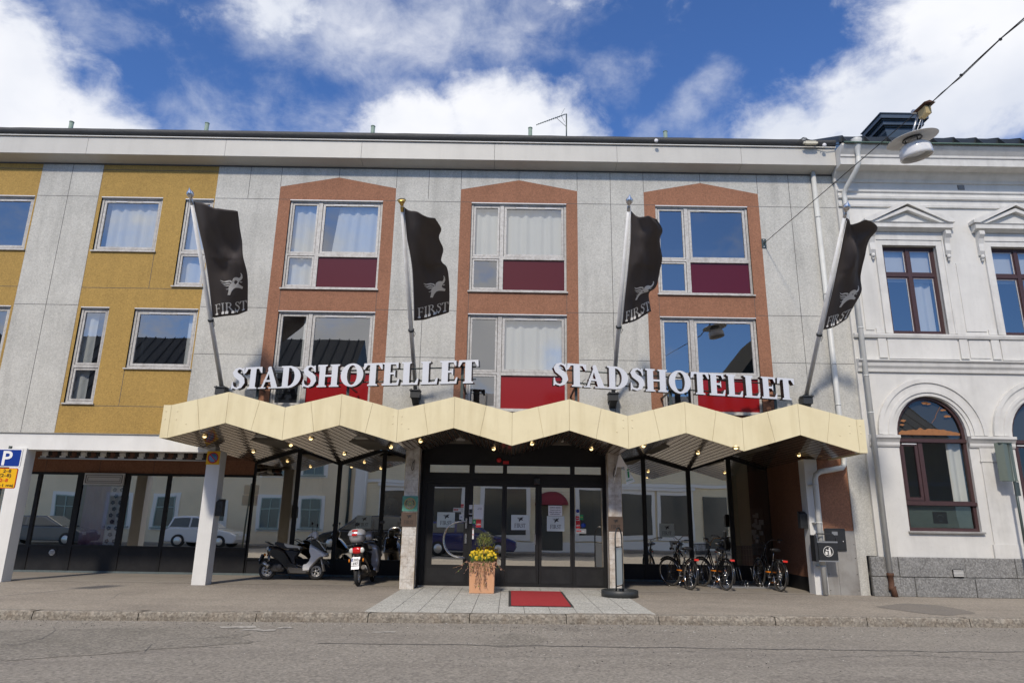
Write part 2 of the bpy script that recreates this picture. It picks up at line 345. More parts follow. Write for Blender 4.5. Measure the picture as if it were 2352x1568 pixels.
M['plastic_dark'] = mat('plastic_dark', (.025, .027, .03), .35, var=.3, vscale=8)
M['bronze'] = mat('bronze', (.085, .055, .038), .5, streak=.4)
M['patina'] = mat('patina', (.10, .30, .23), .7, var=.5, vscale=14, dark=(.05, .14, .11))
M['frost'] = mat('frost', (.60, .66, .64), .6)
M['cloth_white'] = mat('cloth_white', (.88, .88, .87), .8)
M['paper'] = mat('paper', (.72, .73, .74), .7)
M['red'] = mat('red', (.50, .02, .025), .5)
M['green'] = mat('green', (.02, .28, .10), .5)
# ---------------------------------------------------------------- serif lettering (union of polygons per glyph, cap height 1)
def ell(cx, cy, rx, ry, a0, a1, n=14):
    return [(cx + rx * math.cos(R(a0 + (a1 - a0) * i / n)), cy + ry * math.sin(R(a0 + (a1 - a0) * i / n))) for i in range(n + 1)]
def strip(outer, inner): return [[outer[i], outer[i + 1], inner[i + 1], inner[i]] for i in range(len(outer) - 1)]
def stroke(pts, ws):
    out = []; inn = []
    for i, (x, y) in enumerate(pts):
        a = pts[max(i - 1, 0)]; b = pts[min(i + 1, len(pts) - 1)]; dx, dy = b[0] - a[0], b[1] - a[1]; l = math.hypot(dx, dy) or 1
        nx, ny = -dy / l, dx / l; w = ws[i] / 2; out.append((x + nx * w, y + ny * w)); inn.append((x - nx * w, y - ny * w))
    return strip(out, inn)
def glyph(ch, T=.2, t=.07, s=.08, h=.055):
    rc = lambda x0, x1, y0, y1: [(x0, y0), (x1, y0), (x1, y1), (x0, y1)]
    def stem(x, top=True, bot=True, w=T):
        p = [rc(x, x + w, 0, 1)]
        if bot: p.append([(x - s, 0), (x + w + s, 0), (x + w + s, h), (x + w, h * 1.6), (x, h * 1.6), (x - s, h)])
        if top: p.append([(x - s, 1), (x - s, 1 - h), (x, 1 - h * 1.6), (x + w, 1 - h * 1.6), (x + w + s, 1 - h), (x + w + s, 1)])
        return p
    if ch == 'I': return stem(s), T + 2 * s
    if ch == 'L': return stem(s) + [rc(s, .60, 0, t), [(.42, 0), (.62, 0), (.65, .27), (.60, .27), (.52, t)]], .66
    if ch in 'EF':
        p = stem(s, bot=(ch == 'F')) + [rc(s, .58, 1 - t, 1), [(.42, 1), (.60, 1), (.60, .76), (.56, .76), (.50, 1 - t)], rc(s + T - .01, .48, .5 - t / 2 + .02, .5 + t / 2 + .02), [(.41, .5), (.49, .36), (.49, .68)]]
        if ch == 'E': p += [rc(0, .62, 0, t), [(.44, 0), (.62, 0), (.66, .27), (.61, .27), (.54, t)]]
        return p, (.67 if ch == 'E' else .62)
    if ch == 'T':
        w = .74; x = w / 2 - T / 2
        return stem(x, top=False) + [rc(.02, w - .02, 1 - t, 1), [(0, .72), (.05, .72), (.15, 1 - t), (.16, 1), (.02, 1)], [(w, .72), (w - .05, .72), (w - .15, 1 - t), (w - .16, 1), (w - .02, 1)]], w
    if ch == 'H': return stem(s) + stem(.80 - T - s + .06) + [rc(s + .05, .70, .5 - t / 2, .5 + t / 2)], .86
    if ch == 'A':
        return [[(.10, 0), (.10 + t * 1.1, 0), (.47, .93), (.42, 1)], [(.38, 1), (.46, 1), (.80, 0), (.80 - T * 1.08, 0), (.335, .93)], rc(.2, .64, .30, .30 + t),
                rc(0, .30, 0, h), rc(.80 - T - .14, .90, 0, h)], .88
    if ch == 'D':
        o = ell(.30, .5, .50, .5, -90, 90, 18); i = ell(.30, .5, .50 - T * 1.05, .5 - t, -90, 90, 18)
        return stem(s) + [rc(s, .31, 1 - t, 1), rc(s, .31, 0, t)] + strip(o, i), .82
    if ch == 'O':
        o = ell(.44, .5, .44, .52, 0, 360, 32); i = ell(.44, .5, .44 - T * 1.05, .52 - t, 0, 360, 32)
        return strip(o, i), .88
    if ch == 'R':
        o = ell(.34, .74, .28, .26, -90, 90, 14); i = ell(.34, .74, .28 - T * .95, .26 - t, -90, 90, 14)
        return stem(s) + [rc(s, .35, 1 - t, 1), rc(s, .35, .48, .48 + t)] + strip(o, i) + [[(.30, .50), (.30 + T * 1.1, .50), (.84, 0), (.84 - T * 1.25, 0)], rc(.62, .88, 0, h)], .84
    if ch == 'S':
        ps = [(.50, .80), (.44, .90), (.31, .965), (.18, .91), (.13, .78), (.19, .66), (.32, .56), (.43, .45), (.47, .29), (.40, .11), (.27, .035), (.13, .08), (.06, .20)]
        ws = [t * .8, t * 1.0, t, T * .55, T * .85, T * .98, T * 1.05, T * 1.02, T * .9, T * .6, t, t * 1.0, t * .8]
        return stroke(ps, ws) + [[(.46, .98), (.51, .98), (.53, .68), (.49, .68), (.44, .86)], [(.04, .34), (.08, .34), (.12, .10), (.07, 0), (.03, 0)]], .56
    return [], .3
KERN = {'ST': -.09, 'TA': -.17, 'AD': -.04, 'OT': -.06, 'TE': -.06, 'ET': -.05, 'DS': -.02, 'FI': .0, 'RS': -.04}
def serif(text, size, T=.2, t=.07, gap=.07, s=.08):
    out = []; x = 0
    for text_i, ch in enumerate(text):
        p, w = glyph(ch, T, t, s)
        out.append([[((x + a) * size, b * size) for a, b in q] for q in p]); x += w + gap + KERN.get(text[text_i:text_i + 2], 0)
    return out, (x - gap) * size
EMB = [[(188,5),(197,20),(198,45),(188,62),(172,73),(168,78),(162,90),(172,102),(196,118),(190,135),(162,125),(135,120),(115,125),(95,145),(83,172),(60,167),(68,140),(70,110),(80,88),(97,74),(110,72),(108,60),(116,46),(135,38),(155,40),(170,48),(182,38),(188,20),(184,9)],
       [(2,42),(30,50),(65,46),(90,50),(108,65),(100,72),(80,60),(50,60),(20,56)],[(8,61),(35,70),(65,67),(90,74),(86,82),(62,78),(35,79)],[(22,80),(45,88),(68,86),(82,90),(78,97),(50,95)],
       [(45,117),(60,118),(72,108),(72,116),(58,124)],[(174,76),(196,79),(186,85),(172,83)]]
def emblem(size): return [[(a / 200 * size, (175 - b) / 200 * size) for a, b in p] for p in EMB]
def sans(text, size, width=None, bold=True):      # upright capitals as a flat mesh (built-in font)
    cu = bpy.data.curves.new('t', 'FONT'); cu.body = text; cu.size = size; cu.resolution_u = 3
    if bold: cu.offset = size * .018
    o = bpy.data.objects.new('t', cu); C.objects.link(o); bpy.context.view_layer.update()
    me = o.evaluated_get(bpy.context.evaluated_depsgraph_get()).to_mesh()
    vs = [(v.co.x, v.co.y) for v in me.vertices]; fs = [tuple(p.vertices) for p in me.polygons]
    o.evaluated_get(bpy.context.evaluated_depsgraph_get()).to_mesh_clear(); bpy.data.objects.remove(o); bpy.data.curves.remove(cu)
    if not vs: return [], [], 0
    x0 = min(v[0] for v in vs); x1 = max(v[0] for v in vs); k = (width / (x1 - x0)) if width else 1
    return [((a - x0) * k, b) for a, b in vs], fs, (x1 - x0) * k
def put_sans(mb, text, size, fn, mi, x=0, y=0, width=None, centre=False):
    vs, fs, w = sans(text, size, width)
    off = x - w / 2 if centre else x
    mb.add([fn(a + off, b + y, 0) for a, b in vs], fs, mi)
# a decal: card + emblem + FIRST, in the XZ plane facing -Y
def first_card(name, cx, cz, w, h, Y, mats, parent, thick=.004):
    mb = MB(); mb.box(cx - w / 2, cx + w / 2, Y - thick, Y, cz - h / 2, cz + h / 2, 0)
    f = lambda ox, oz: (lambda a, b, d: (ox + a, Y - thick - .002, oz + b))
    e = w * .36; mb.flat(emblem(e), f(cx - e * .5, cz + h * .04), None, 1)
    g, tw = serif('FIRST', h * .27, .15, .055, .10); k = w * .62 / tw
    for p in g: mb.flat([[(a * k, b) for a, b in q] for q in p], f(cx - w * .31, cz - h * .34), None, 1)
    return mb.build(name, mats, parent)
# ================================================================ THE HOTEL
F = 16.3; YG = 19.3; YD = 16.7
hotel = tag(empty('hotel_building', (0, F, 0)), 'grey hotel with yellow and brown panels, cream zigzag canopy and glazed ground floor', 'hotel'); hotel.location = (0, 0, 0)
XR = 8.42
# bay geometry: (x0, x1) of the windows
bays = [(-5.84, -3.42), (-1.11, 1.36), (3.68, 6.08)]
bp = [(-6.14, -4.62, -3.10), (-1.40, .12, 1.65), (3.39, 4.89, 6.39)]
brown = [[(l, 3.4), (r, 3.4), (r, 9.89), (p, 10.18), (l, 9.89)] for l, p, r in bp]
yellow = [rect(-15.6, -12.46, 3.37, 10.9), rect(-10.86, -7.81, 3.37, 10.9)]
wins = []      # x0,x1,z0,z1,kind
for i, (a, b) in enumerate(bays): wins += [(a, b, 7.09, 9.51, 'bay', i, 3), (a, b, 4.07, 6.48, 'bay', i, 2)]
wins += [(-10.76, -9.16, 8.02, 9.51, 'one', 1, 3), (-14.1, -12.5, 8.02, 9.51, 'one', 0, 3), (-8.57, -7.83, 7.10, 9.49, 'two', 0, 3),
         (-10.77, -10.06, 4.09, 6.50, 'two', 1, 2), (-9.43, -7.84, 4.97, 6.49, 'one', 2, 2), (-13.3, -12.52, 4.09, 6.50, 'two', 2, 2)]
wh = [rect(w[0], w[1], w[2], w[3]) for w in wins]
mb = MB(); wall(mb, [rect(-16, XR, 3.37, 10.9)], wh + brown + yellow, F, None)
mb.box(-16, XR, F + .001, F + .30, 3.36, 3.369)
# panel joints of the grey render
def vj(x, z0, z1): mb.box(x - .006, x + .006, F - .0015, F + .01, z0, z1, 1)
def hj(x0, x1, z): mb.box(x0, x1, F - .0015, F + .01, z - .006, z + .006, 1)
for x in (-11.66,): vj(x, 3.37, 10.45)
for x, z0, z1 in ((-6.96, 9.55, 10.45), (-6.14, 9.9, 10.45), (-4.62, 10.18, 10.45), (-3.10, 9.9, 10.45), (-2.25, 9.6, 10.45), (-2.25, 3.4, 6.6), (-1.40, 9.9, 10.45), (.12, 10.18, 10.45), (1.65, 9.9, 10.45), (2.52, 3.4, 10.45), (3.39, 9.9, 10.45), (4.89, 10.17, 10.45), (6.39, 9.9, 10.45), (7.22, 3.4, 10.45)): vj(x, z0, z1)
for z in (9.53, 6.56, 5.35): 
    for a, b in ((-7.8, -6.14), (-3.1, -1.4), (1.65, 3.39), (6.39, XR)): hj(a, b, z)
hj(-12.45, -10.87, 9.53); hj(-12.45, -10.87, 6.56)
mb.build('wall', [M['stucco'], M['joint']], hotel)
for pl, r in zip(yellow, ((-15.6, -12.46), (-10.86, -7.81))):
    mb = MB(); wall(mb, [pl], wh, F - .002, None)
    for z in (10.3, 7.02, 4.03): mb.box(r[0], r[1], F - .0035, F, z - .006, z + .006, 1)
    mb.box(r[0] + .004, r[0] + .012, F - .0035, F, 3.4, 10.9, 1)
    if r[0] > -12: mb.box(-9.17, -9.158, F - .0035, F, 7.02, 8.02, 1); mb.box(-9.44, -9.428, F - .0035, F, 4.03, 4.97, 1)
    mb.build('yellow_panel', [M['yellow'], M['joint']], hotel)
for pl, (l, p, r), (a, b) in zip(brown, bp, bays):
    mb = MB(); wall(mb, [pl], wh, F - .002, None)
    mb.box(b - .005, b + .005, F - .0035, F, 6.5, 7.09, 1); mb.box(a - .005, a + .005, F - .0035, F, 6.5, 7.09, 1)
    mb.box(l, a, F - .0035, F, 9.524, 9.534, 1); mb.box(b, r, F - .0035, F, 9.524, 9.534, 1); mb.box(b, r, F - .0035, F, 6.55, 6.56, 1)
    mb.build('brown_panel', [M['brown'], M['joint']], hotel)
# back of the rooms, dark
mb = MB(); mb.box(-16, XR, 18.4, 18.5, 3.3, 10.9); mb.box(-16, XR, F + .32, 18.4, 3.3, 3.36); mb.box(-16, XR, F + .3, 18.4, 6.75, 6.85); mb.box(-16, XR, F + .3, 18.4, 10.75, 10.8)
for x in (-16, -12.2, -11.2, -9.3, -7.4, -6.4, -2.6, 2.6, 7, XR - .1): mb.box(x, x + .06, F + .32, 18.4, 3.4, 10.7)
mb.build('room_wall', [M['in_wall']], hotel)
# ---- upper windows
def hotel_window(x0, x1, z0, z1, kind, idx, floor):
    Yf = F + .045; fr = MB(); w = .055
    def frame(a, b, c, d, y, t, dp=.05, mi=0):
        fr.box(a, b, y, y + dp, d - t, d, mi); fr.box(a, b, y, y + dp, c, c + t, mi); fr.box(a, a + t, y, y + dp, c + t, d - t, mi); fr.box(b - t, b, y, y + dp, c + t, d - t, mi)
    frame(x0, x1, z0, z1, Yf, w, .09)
    fr.box(x0 - .03, x1 + .03, F - .05, F + .06, z0 - .035, z0 - .002, 0)       # sill
    fr.box(x0, x1, F - .012, F + .045, z1 - .012, z1 + .012, 1)
    panes = []; panels = []
    if kind == 'bay':
        xm = x0 + .75; zm = z0 + .93; xm2 = xm + .10
        fr.box(xm, xm2, Yf - .004, Yf + .09, z0 + w, z1 - w); fr.box(x0 + w, xm, Yf - .002, Yf + .08, zm - .035, zm + .02); fr.box(xm2, x1 - w, Yf - .012, Yf + .085, zm - .06, zm + .02)
        panes = [(x0 + w, xm, zm + .02, z1 - w, 1), (x0 + w, xm, z0 + w, zm - .035, 1), (xm2, x1 - w, zm + .02, z1 - w, 2)]
        panels = [(xm2, x1 - w, z0 + w, zm - .06)]
    elif kind == 'two':
        zm = z0 + .92; fr.box(x0 + w, x1 - w, Yf - .004, Yf + .09, zm - .04, zm + .03)
        panes = [(x0 + w, x1 - w, zm + .03, z1 - w, 1), (x0 + w, x1 - w, z0 + w, zm - .04, 1)]
    else: panes = [(x0 + w, x1 - w, z0 + w, z1 - w, 2)]
    g = MB()
    for a, b, c, d, k in panes:
        frame(a + .012, b - .012, c + .012, d - .012, Yf + .012, .045 if k == 1 else .06, .05)
        t = .055 if k == 1 else .07
        g.add([(a + t, Yf + .04, c + t), (b - t, Yf + .04, c + t), (b - t, Yf + .04, d - t), (a + t, Yf + .04, d - t)], [(0, 1, 2, 3)])
        if k == 2:
            ww = b - a
            for q in (.2, .68): fr.box(a + ww * q, a + ww * (q + .2), Yf + .004, Yf + .014, d - .062, d - .035, 1)
    W_ = fr.build('window', [M['win_frame'], M['win_metal']], hotel)
    g.build('pane', M['glass_up'], W_)
    for a, b, c, d in panels:
        p = MB(); p.box(a, b, Yf + .03, Yf + .04, c, d); p.build('spandrel', M['red_panel'] if floor == 2 else M['burgundy'], W_)
    return W_
def curtain(parent, x0, x1, z0, z1, Y=F + .22, k=9, taper=0, material=None):
    ph = random.random() * 6; mb = MB(); n = max(12, int((x1 - x0) * 26))
    def f(s, t):
        sh = taper * (1 - t) * (1 - s)
        return (x0 + (x1 - x0) * s + sh, Y + .028 * math.sin(s * (x1 - x0) * k * 2.2 + ph) * (.5 + .5 * (1 - t)) + .016 * math.sin(s * (x1 - x0) * 31 + ph * 2), z0 + (z1 - z0) * t)
    mb.grid(f, n, 4); mb.build('curtain', material or M['curtain'], parent)
for w in wins:
    o = hotel_window(*w); x0, x1, z0, z1, kind, i, fl = w
    if kind == 'bay' and fl == 3 and i == 0: curtain(o, x0 + .05, x0 + .72, z0 + .1, z1 - .05); curtain(o, x0 + 1.25, x1 - .05, z0 + .9, z1 - .05, taper=-.15)
    if kind == 'bay' and fl == 3 and i == 1: curtain(o, x0 + .9, x1 - .05, z0 + .9, z1 - .05); curtain(o, x0 + .05, x0 + .72, z0 + .95, z1 - .05)
    if kind == 'bay' and fl == 2 and i == 0: curtain(o, x0 + .60, x0 + .78, z0 + .1, z1 - .05)
    if kind == 'bay' and fl == 2 and i == 1: curtain(o, x0 + .9, x1 - .05, z0 + .9, z1 - .05); curtain(o, x0 + .05, x0 + .16, z0 + .1, z0 + .9)
    if kind == 'one' and i == 1: curtain(o, x0 + .18, x1 - .02, z0 + .05, z1 - .05)
    if kind == 'one' and i == 2: curtain(o, x1 - .30, x1 - .05, z0 + .05, z1 - .05)
    if kind == 'two' and i == 0: curtain(o, x0 + .08, x1 - .02, z0 + .05, z1 - .05)
    if kind == 'two' and i == 1: curtain(o, x0 + .05, x0 + .34, z0 + .05, z1 - .05)
M['vent'] = mat('vent', (.20, .27, .23), .7, var=.3, vscale=8); M['flash'] = mat('flash', (.11, .14, .145), .6, var=.5, vscale=8)
# ---- eave and roof
YE = 15.93
mb = MB()
xs = [-16, -15.2, -11.15, -7.55, -4.0, -.53, 2.66, 5.9, 8.36]
for a, b in zip(xs[:-1], xs[1:]):
    p = [(YE, 10.555), (YE, 11.02), (YE + .03, 11.02), (YE + .03, 10.58), (F - .003, 10.50), (F - .003, 10.475), (YE + .005, 10.55)]
    mb.prism([(y, z) for y, z in p], a + .004, b - .004, 0, 'YZ')
mb.box(-16, XR, F - .02, F - .003, 10.44, 10.472, 1)
mb.build('eave', [M['fascia'], M['joint']], hotel)
mb = MB()
mb.add([(-16, YE + .031, 10.6), (8.38, YE + .031, 10.6), (8.38, YE + .031, 11.0), (-16, YE + .031, 11.0)], [(0, 1, 2, 3)], 0)
def rim(s, t):
    x = -16 + 24.4 * s; a = t * 3.1416 * .9
    return (x, YE + .10 - .14 * math.sin(a * .9), 11.09 + .11 * (1 - math.cos(a)) / 1.0 + .012 * mnoise.noise(Vector((x * 1.7, t * 2, 0))))
mb.grid(rim, 160, 6, 0)
mb.box(-16, 8.38, YE - .045, YE + .03, 11.045, 11.062, 2)
mb.add([(-16, YE + .06, 11.30), (8.4, YE + .06, 11.30), (8.4, 21, 12.0), (-16, 21, 12.0)], [(0, 1, 2, 3)], 1)
roof = mb.build('roof', [M['felt'], M['copper'], M['white_paint']], hotel)
for u, v in ((165, 281), (476, 284), (857, 291), (1218, 295), (1528, 303)):
    p = at(u, v, 16.6); m = MB(); m.tube([(p.x, 16.6, 11.2), (p.x, 16.6, p.z)], .055, 12); m.tube([(p.x, 16.6, p.z - .01), (p.x, 16.6, p.z + .012)], .062, 12); m.build('vent_pipe', M['vent'], roof)
# ---- canopy
YC = 14.5
fx = [-7.26, -6.07, -4.83, -3.64, -2.41, -1.21, .03, 1.25, 2.50, 3.73, 4.94, 6.16, 7.38]
fb = [3.085, 3.42, 3.075, 3.41, 3.06, 3.39, 3.035, 3.375, 3.005, 3.36, 2.995, 3.355, 2.995]
bx_ = [-7.10, -5.88, -4.73, -3.50, -2.35, -1.18, .03, 1.24, 2.46, 3.71, 4.95, 6.09, 7.28]
bb = [2.97, 3.37, 2.99, 3.40, 3.02, 3.38, 3.02, 3.36, 3.0, 3.33, 2.97, 3.35, 2.98]
def zzk(k, Y):
    t = (Y - YC) / (YG - YC); i = int(min(max(k, 0), 11.9999)); f = k - i
    xa = fx[i] + (fx[i + 1] - fx[i]) * f; za = fb[i] + (fb[i + 1] - fb[i]) * f; xb = bx_[i] + (bx_[i + 1] - bx_[i]) * f; zb = bb[i] + (bb[i + 1] - bb[i]) * f
    return xa + (xb - xa) * t, za + (zb - za) * t
def zz(x, Y):
    lo, hi = 0., 12.
    for _ in range(40):
        m_ = (lo + hi) / 2
        if zzk(m_, Y)[0] < x: lo = m_
        else: hi = m_
    return zzk(lo, Y)[1]
mb = MB(); HT = [.70, .67] * 6 + [.71]
for i in range(12):
    x0, x1 = fx[i], fx[i + 1]; z0, z1 = fb[i], fb[i + 1]; h0, h1 = HT[i], HT[i + 1]
    for a, b in ((0., .5), (.5, 1.)):
        P = lambda q: (x0 + (x1 - x0) * q, z0 + (z1 - z0) * q, h0 + (h1 - h0) * q)
        g = .003; sk = .06 if i % 2 else -.06       # sheets meet on a slanted seam
        (xa, za, ha), (xb, zb, hb) = P(a), P(b)
        ta = xa + (sk if a == .5 else 0); tb = xb + (sk if b == .5 else 0); ba = xa - (sk if a == .5 else 0); bb2 = xb - (sk if b == .5 else 0)
        fz = lambda x: z0 + (z1 - z0) * (x - x0) / (x1 - x0)
        vs = [(ba + g, YC, fz(ba)), (bb2 - g, YC, fz(bb2)), (tb - g, YC, fz(tb) + hb), (ta + g, YC, fz(ta) + ha)]
        vs += [(x, YC + .05, z) for x, y, z in vs]
        mb.add(vs, [(0, 1, 2, 3), (4, 7, 6, 5), (0, 4, 5, 1), (3, 2, 6, 7), (0, 3, 7, 4), (1, 5, 6, 2)], 0)
for (xa, xb, zb, h) in ((-7.43, -7.26, fb[0], .70), (7.38, 7.55, fb[12], .71)):
    mb.box(xa + .003, xb - .003, YC, YC + .05, zb, zb + h, 0)
    xs_ = xa if xa < 0 else xb - .04
    mb.box(xs_ + .001, xs_ + .039, YC + .051, F - .01, zb, zb + h, 0)
mb.box(-7.26, -6.07, YC + .03, YC + .045, 3.45, 3.75, 1)
for i in range(12):      # dark backing behind the seams
    mb.add([(fx[i], YC + .02, fb[i] + .01), (fx[i + 1], YC + .02, fb[i + 1] + .01), (fx[i + 1], YC + .02, fb[i + 1] + .65), (fx[i], YC + .02, fb[i] + .65)], [(0, 1, 2, 3)], 1)
def rivet(x, z): mb.ball((x, YC - .002, z), .016, .008, .016, 8, 4, 0)
for x in (-7.36, -7.12): [rivet(x, 3.085 + q) for q in (.40, .57)]
rivet(-6.9, 3.39); rivet(7.0, 3.36)
for x in (7.22, 7.45): [rivet(x, 2.995 + q) for q in (.42, .58)]
for c in (-2.41, 2.50):
    for d in (-.10, .09): [rivet(c + d, 3.06 + q) for q in (.40, .56)]
    rivet(c + .24 if c < 0 else c - .24, 3.36)
canopy = mb.build('canopy', [M['cream'], M['seam']], hotel)
mb = MB()      # soffit: slats running front to back
for i in range(12):
    n = 12
    for j in range(n):
        a = i + j / n + .0035; b = i + (j + 1) / n - .011
        q = [zzk(a, YC + .055) + (YC + .055,), zzk(b, YC + .055) + (YC + .055,), zzk(b, YG) + (YG,), zzk(a, YG) + (YG,)]
        vs = [(x, y, z) for x, z, y in q]; vs += [(x, y, z + .02) for x, y, z in vs]
        mb.add(vs, [(0, 1, 2, 3), (0, 4, 5, 1), (2, 6, 7, 3), (0, 3, 7, 4), (1, 5, 6, 2)], 0)
    q = [zzk(i, YC + .05), zzk(i + 1, YC + .05), zzk(i + 1, YG), zzk(i, YG)]
    vs = [(q[0][0], YC + .05, q[0][1] + .021), (q[1][0], YC + .05, q[1][1] + .021), (q[2][0], YG, q[2][1] + .021), (q[3][0], YG, q[3][1] + .021)]
    mb.add(vs, [(0, 1, 2, 3)], 1)
mb.build('soffit', [M['slat'], M['slat_gap']], canopy)
mb = MB()
for i in range(12): mb.add([(fx[i], YC + .05, fb[i] + .66), (fx[i + 1], YC + .05, fb[i + 1] + .66), (fx[i + 1], F - .01, fb[i + 1] + .66), (fx[i], F - .01, fb[i] + .66)], [(0, 1, 2, 3)], 0)
mb.build('canopy_roof', M['felt'], canopy)
def on_soffit(u, v):
    d = ray(u, v); t = YC / d.y
    while t < 20 / d.y:
        p = Vector((0, 0, CZ)) + d * t
        if p.y > YC and p.z >= zz(p.x, min(p.y, YG)): return p
        t += .01
    return None
for u, v in [(470, 1001), (582, 1036), (668, 1021), (714, 1006), (791, 1041), (898, 1026), (966, 1012), (1134, 1030), (1222, 1018), (1358, 1030), (1435, 1060), (1478, 1023), (1603, 1039), (1642, 1059), (1690, 1027), (1835, 1044)]:
    p = on_soffit(u, v)
    if p is None or p.y > 19.2: continue
    m = MB(); m.lathe([(.075, .012), (.08, -.004), (.07, -.012), (.05, -.004)], p, 14, 'Z', 0); m.ball(p + Vector((0, 0, -.005)), .042, .042, .040, 10, 6, 1)
    m.build('downlight', [M['brass'], M['bulb']], canopy)
# ---- ground floor shell
mb = MB(); mb.box(-16, -7.44, F + .04, F + .40, 2.97, 3.36); mb.box(-7.439, -7.0, F + .04, F + .3, 2.97, 3.36)
mb.build('beam', M['white_paint'], hotel)
for x0, x1, ya in ((-11.76, -11.43, F), (-7.15, -6.83, F), (6.94, 7.24, F)):
    mb = MB(); mb.box(x0, x1, ya, ya + .33, 0, 3.0 if x0 < 0 else 3.02); mb.box(x0 + .1, x0 + .106, ya - .001, ya + .01, 0, 2.97); mb.build('column', M['white_paint'], hotel, bevel=.008)
# left ceiling (dark slats) and brown band over the shop windows
mb = MB()
for k in range(22): mb.box(-16, -7.12, F + .45 + k * .125, F + .56 + k * .125, 3.03, 3.05, 0)
mb.box(-16, -7.12, F + .40, YG, 3.051, 3.07, 1)
mb.build('ceiling', [M['slat'], M['slat_gap']], hotel)
mb = MB(); mb.box(-16, -7.06, YG - .02, YG + .2, 2.63, 3.029)
for x in (-14.2, -12.9, -11.4, -9.9, -8.4): mb.box(x, x + .008, YG - .022, YG - .019, 2.63, 3.029, 1)
mb.build('brown_band', [M['brown'], M['joint']], hotel)
# shop window frames; every glazed run is a window of its own
def shopwin(xa, xb, z0, z1a, z1b, parent=hotel, Y=YG, fw=.05, name='shop_window', base=True, zp=None, gm=None):
    m = MB(); d0, d1 = Y - .04, Y + .03
    top = lambda x: z1a + (z1b - z1a) * (x - xa) / (xb - xa)
    m.box(xa, xa + fw, d0, d1, .05, top(xa) ); m.box(xb - fw, xb, d0, d1, .05, top(xb))
    m.prism([(xa + fw, top(xa + fw) - .06), (xb - fw, top(xb - fw) - .06), (xb - fw, top(xb - fw)), (xa + fw, top(xa + fw))], d0 - .002, d1)
    m.box(xa + fw, xb - fw, d0 - .004, d1, z0 - .03, z0 + .03)
    m.box(xa + fw, xb - fw, d0 + .02, d1, .05, z0 - .03, 1)
    o = m.build(name, [M['black_frame'], M['black_panel']], parent)
    g = MB(); a, b = xa + fw, xb - fw; g.add([(a, Y, z0 + .03), (b, Y, z0 + .03), (b, Y, top(b) - .06), (a, Y, top(a) - .06)], [(0, 1, 2, 3)])
    g.build('pane', gm or M['glass_shop'], o); return o
lx = [-16, -14.4, -13.0, -11.9]
for a, b in zip(lx[:-1], lx[1:]): shopwin(a, b, .68, 2.63, 2.63)
wflap = shopwin(-11.899, -10.56, .68, 2.63, 2.63, fw=.1, gm=glass_mat('glass_clear', .30, (.9, .9, .9, 1)))
m = MB(); m.box(-11.74, -10.64, YG - .09, YG - .041, 2.30, 2.62, 0)
for q, dd in ((.05, .012), (.10, .004)):
    m.box(-11.74 + q, -10.64 - q, YG - .09 - dd, YG - .09, 2.30 + q, 2.31 + q, 1); m.box(-11.74 + q, -10.64 - q, YG - .09 - dd, YG - .09, 2.61 - q, 2.62 - q, 1)
    m.box(-11.74 + q, -11.73 + q, YG - .09 - dd, YG - .09, 2.31 + q, 2.61 - q, 1); m.box(-10.65 - q, -10.64 - q, YG - .09 - dd, YG - .09, 2.31 + q, 2.61 - q, 1)
m.build('vent_flap', [M['win_metal'], M['joint']], wflap)
M['purple'] = mat('purple', (.30, .17, .25), .9); M['flower_cloth'] = mat('flower_cloth', (.80, .79, .78), .9)
curtain(wflap, -11.75, -11.05, .72, 2.28, YG + .10, 14, material=M['purple'])
m = MB()
def fcl(s, t): return (-11.05 + .45 * s + .10 * (1 - t) * 0, YG + .09 + .02 * math.sin(s * 14), .72 + 1.56 * t)
m.grid(fcl, 20, 4, 0)
for r in range(9):
    for c in range(2):
        cx = -10.93 + c * .2 + (.06 if r % 2 else 0); cz = .82 + r * .17
        for k in range(5):
            a = k * 1.2566 + r; px, pz = cx + .035 * math.cos(a), cz + .035 * math.sin(a)
            m.add([(px + .028 * math.cos(b * .7854), YG + .062, pz + .028 * math.sin(b * .7854)) for b in range(8)], [tuple(range(8))], 1)
m.build('curtain', [M['flower_cloth'], mat('petal_dark', (.06, .03, .06), .9)], wflap)
shopwin(-10.559, -9.42, .68, 2.63, 2.63); shopwin(-9.419, -8.2, .68, 2.63, 2.63); shopwin(-8.199, -7.07, .68, 2.63, 2.63)
m = MB(); m.box(-16, -7.07, YG - .05, YG - .02, 0, .055); m.box(-7.069, -2.2, YG - .05, YG - .02, 0, .055); m.box(2.3, 7.1, YG - .05, YG - .02, 0, .055); m.build('base_flashing', M['flash'], hotel)
m = MB(); m.box(-12.42, -12.18, YG - .03, YG - .019, .40, .62, 1); m.lathe([(.001, -.012), (.075, -.012), (.08, 0)], (-12.30, YG - .03, .51), 16, 'Y', 0)
for k in range(5): m.box(-12.36, -12.24, YG - .047, YG - .042, .465 + k * .02, .472 + k * .02, 1)
m.build('wall_vent', [M['white_paint'], M['black_panel']], hotel)
gl = list(zip(bx_, bb))
for i in list(range(0, 4)) + list(range(8, 12)):
    (xa, za), (xb, zb) = gl[i], gl[i + 1]; z0 = .42
    if i == 8: xa = 2.35
    o = shopwin(xa + .0005, xb - .0005, z0, za - .004, zb - .004, fw=.055, gm=glass_mat('glass_clear', .32, (.92, .93, .92, 1)) if i == 11 else None)
    if i == 2: first_card('sticker', -3.97, 1.43, .40, .34, YG - .006, [M['frost'], M['plastic_dark']], o)
    if i == 9: first_card('sticker', 4.30, 1.33, .40, .36, YG - .006, [M['frost'], M['plastic_dark']], o)
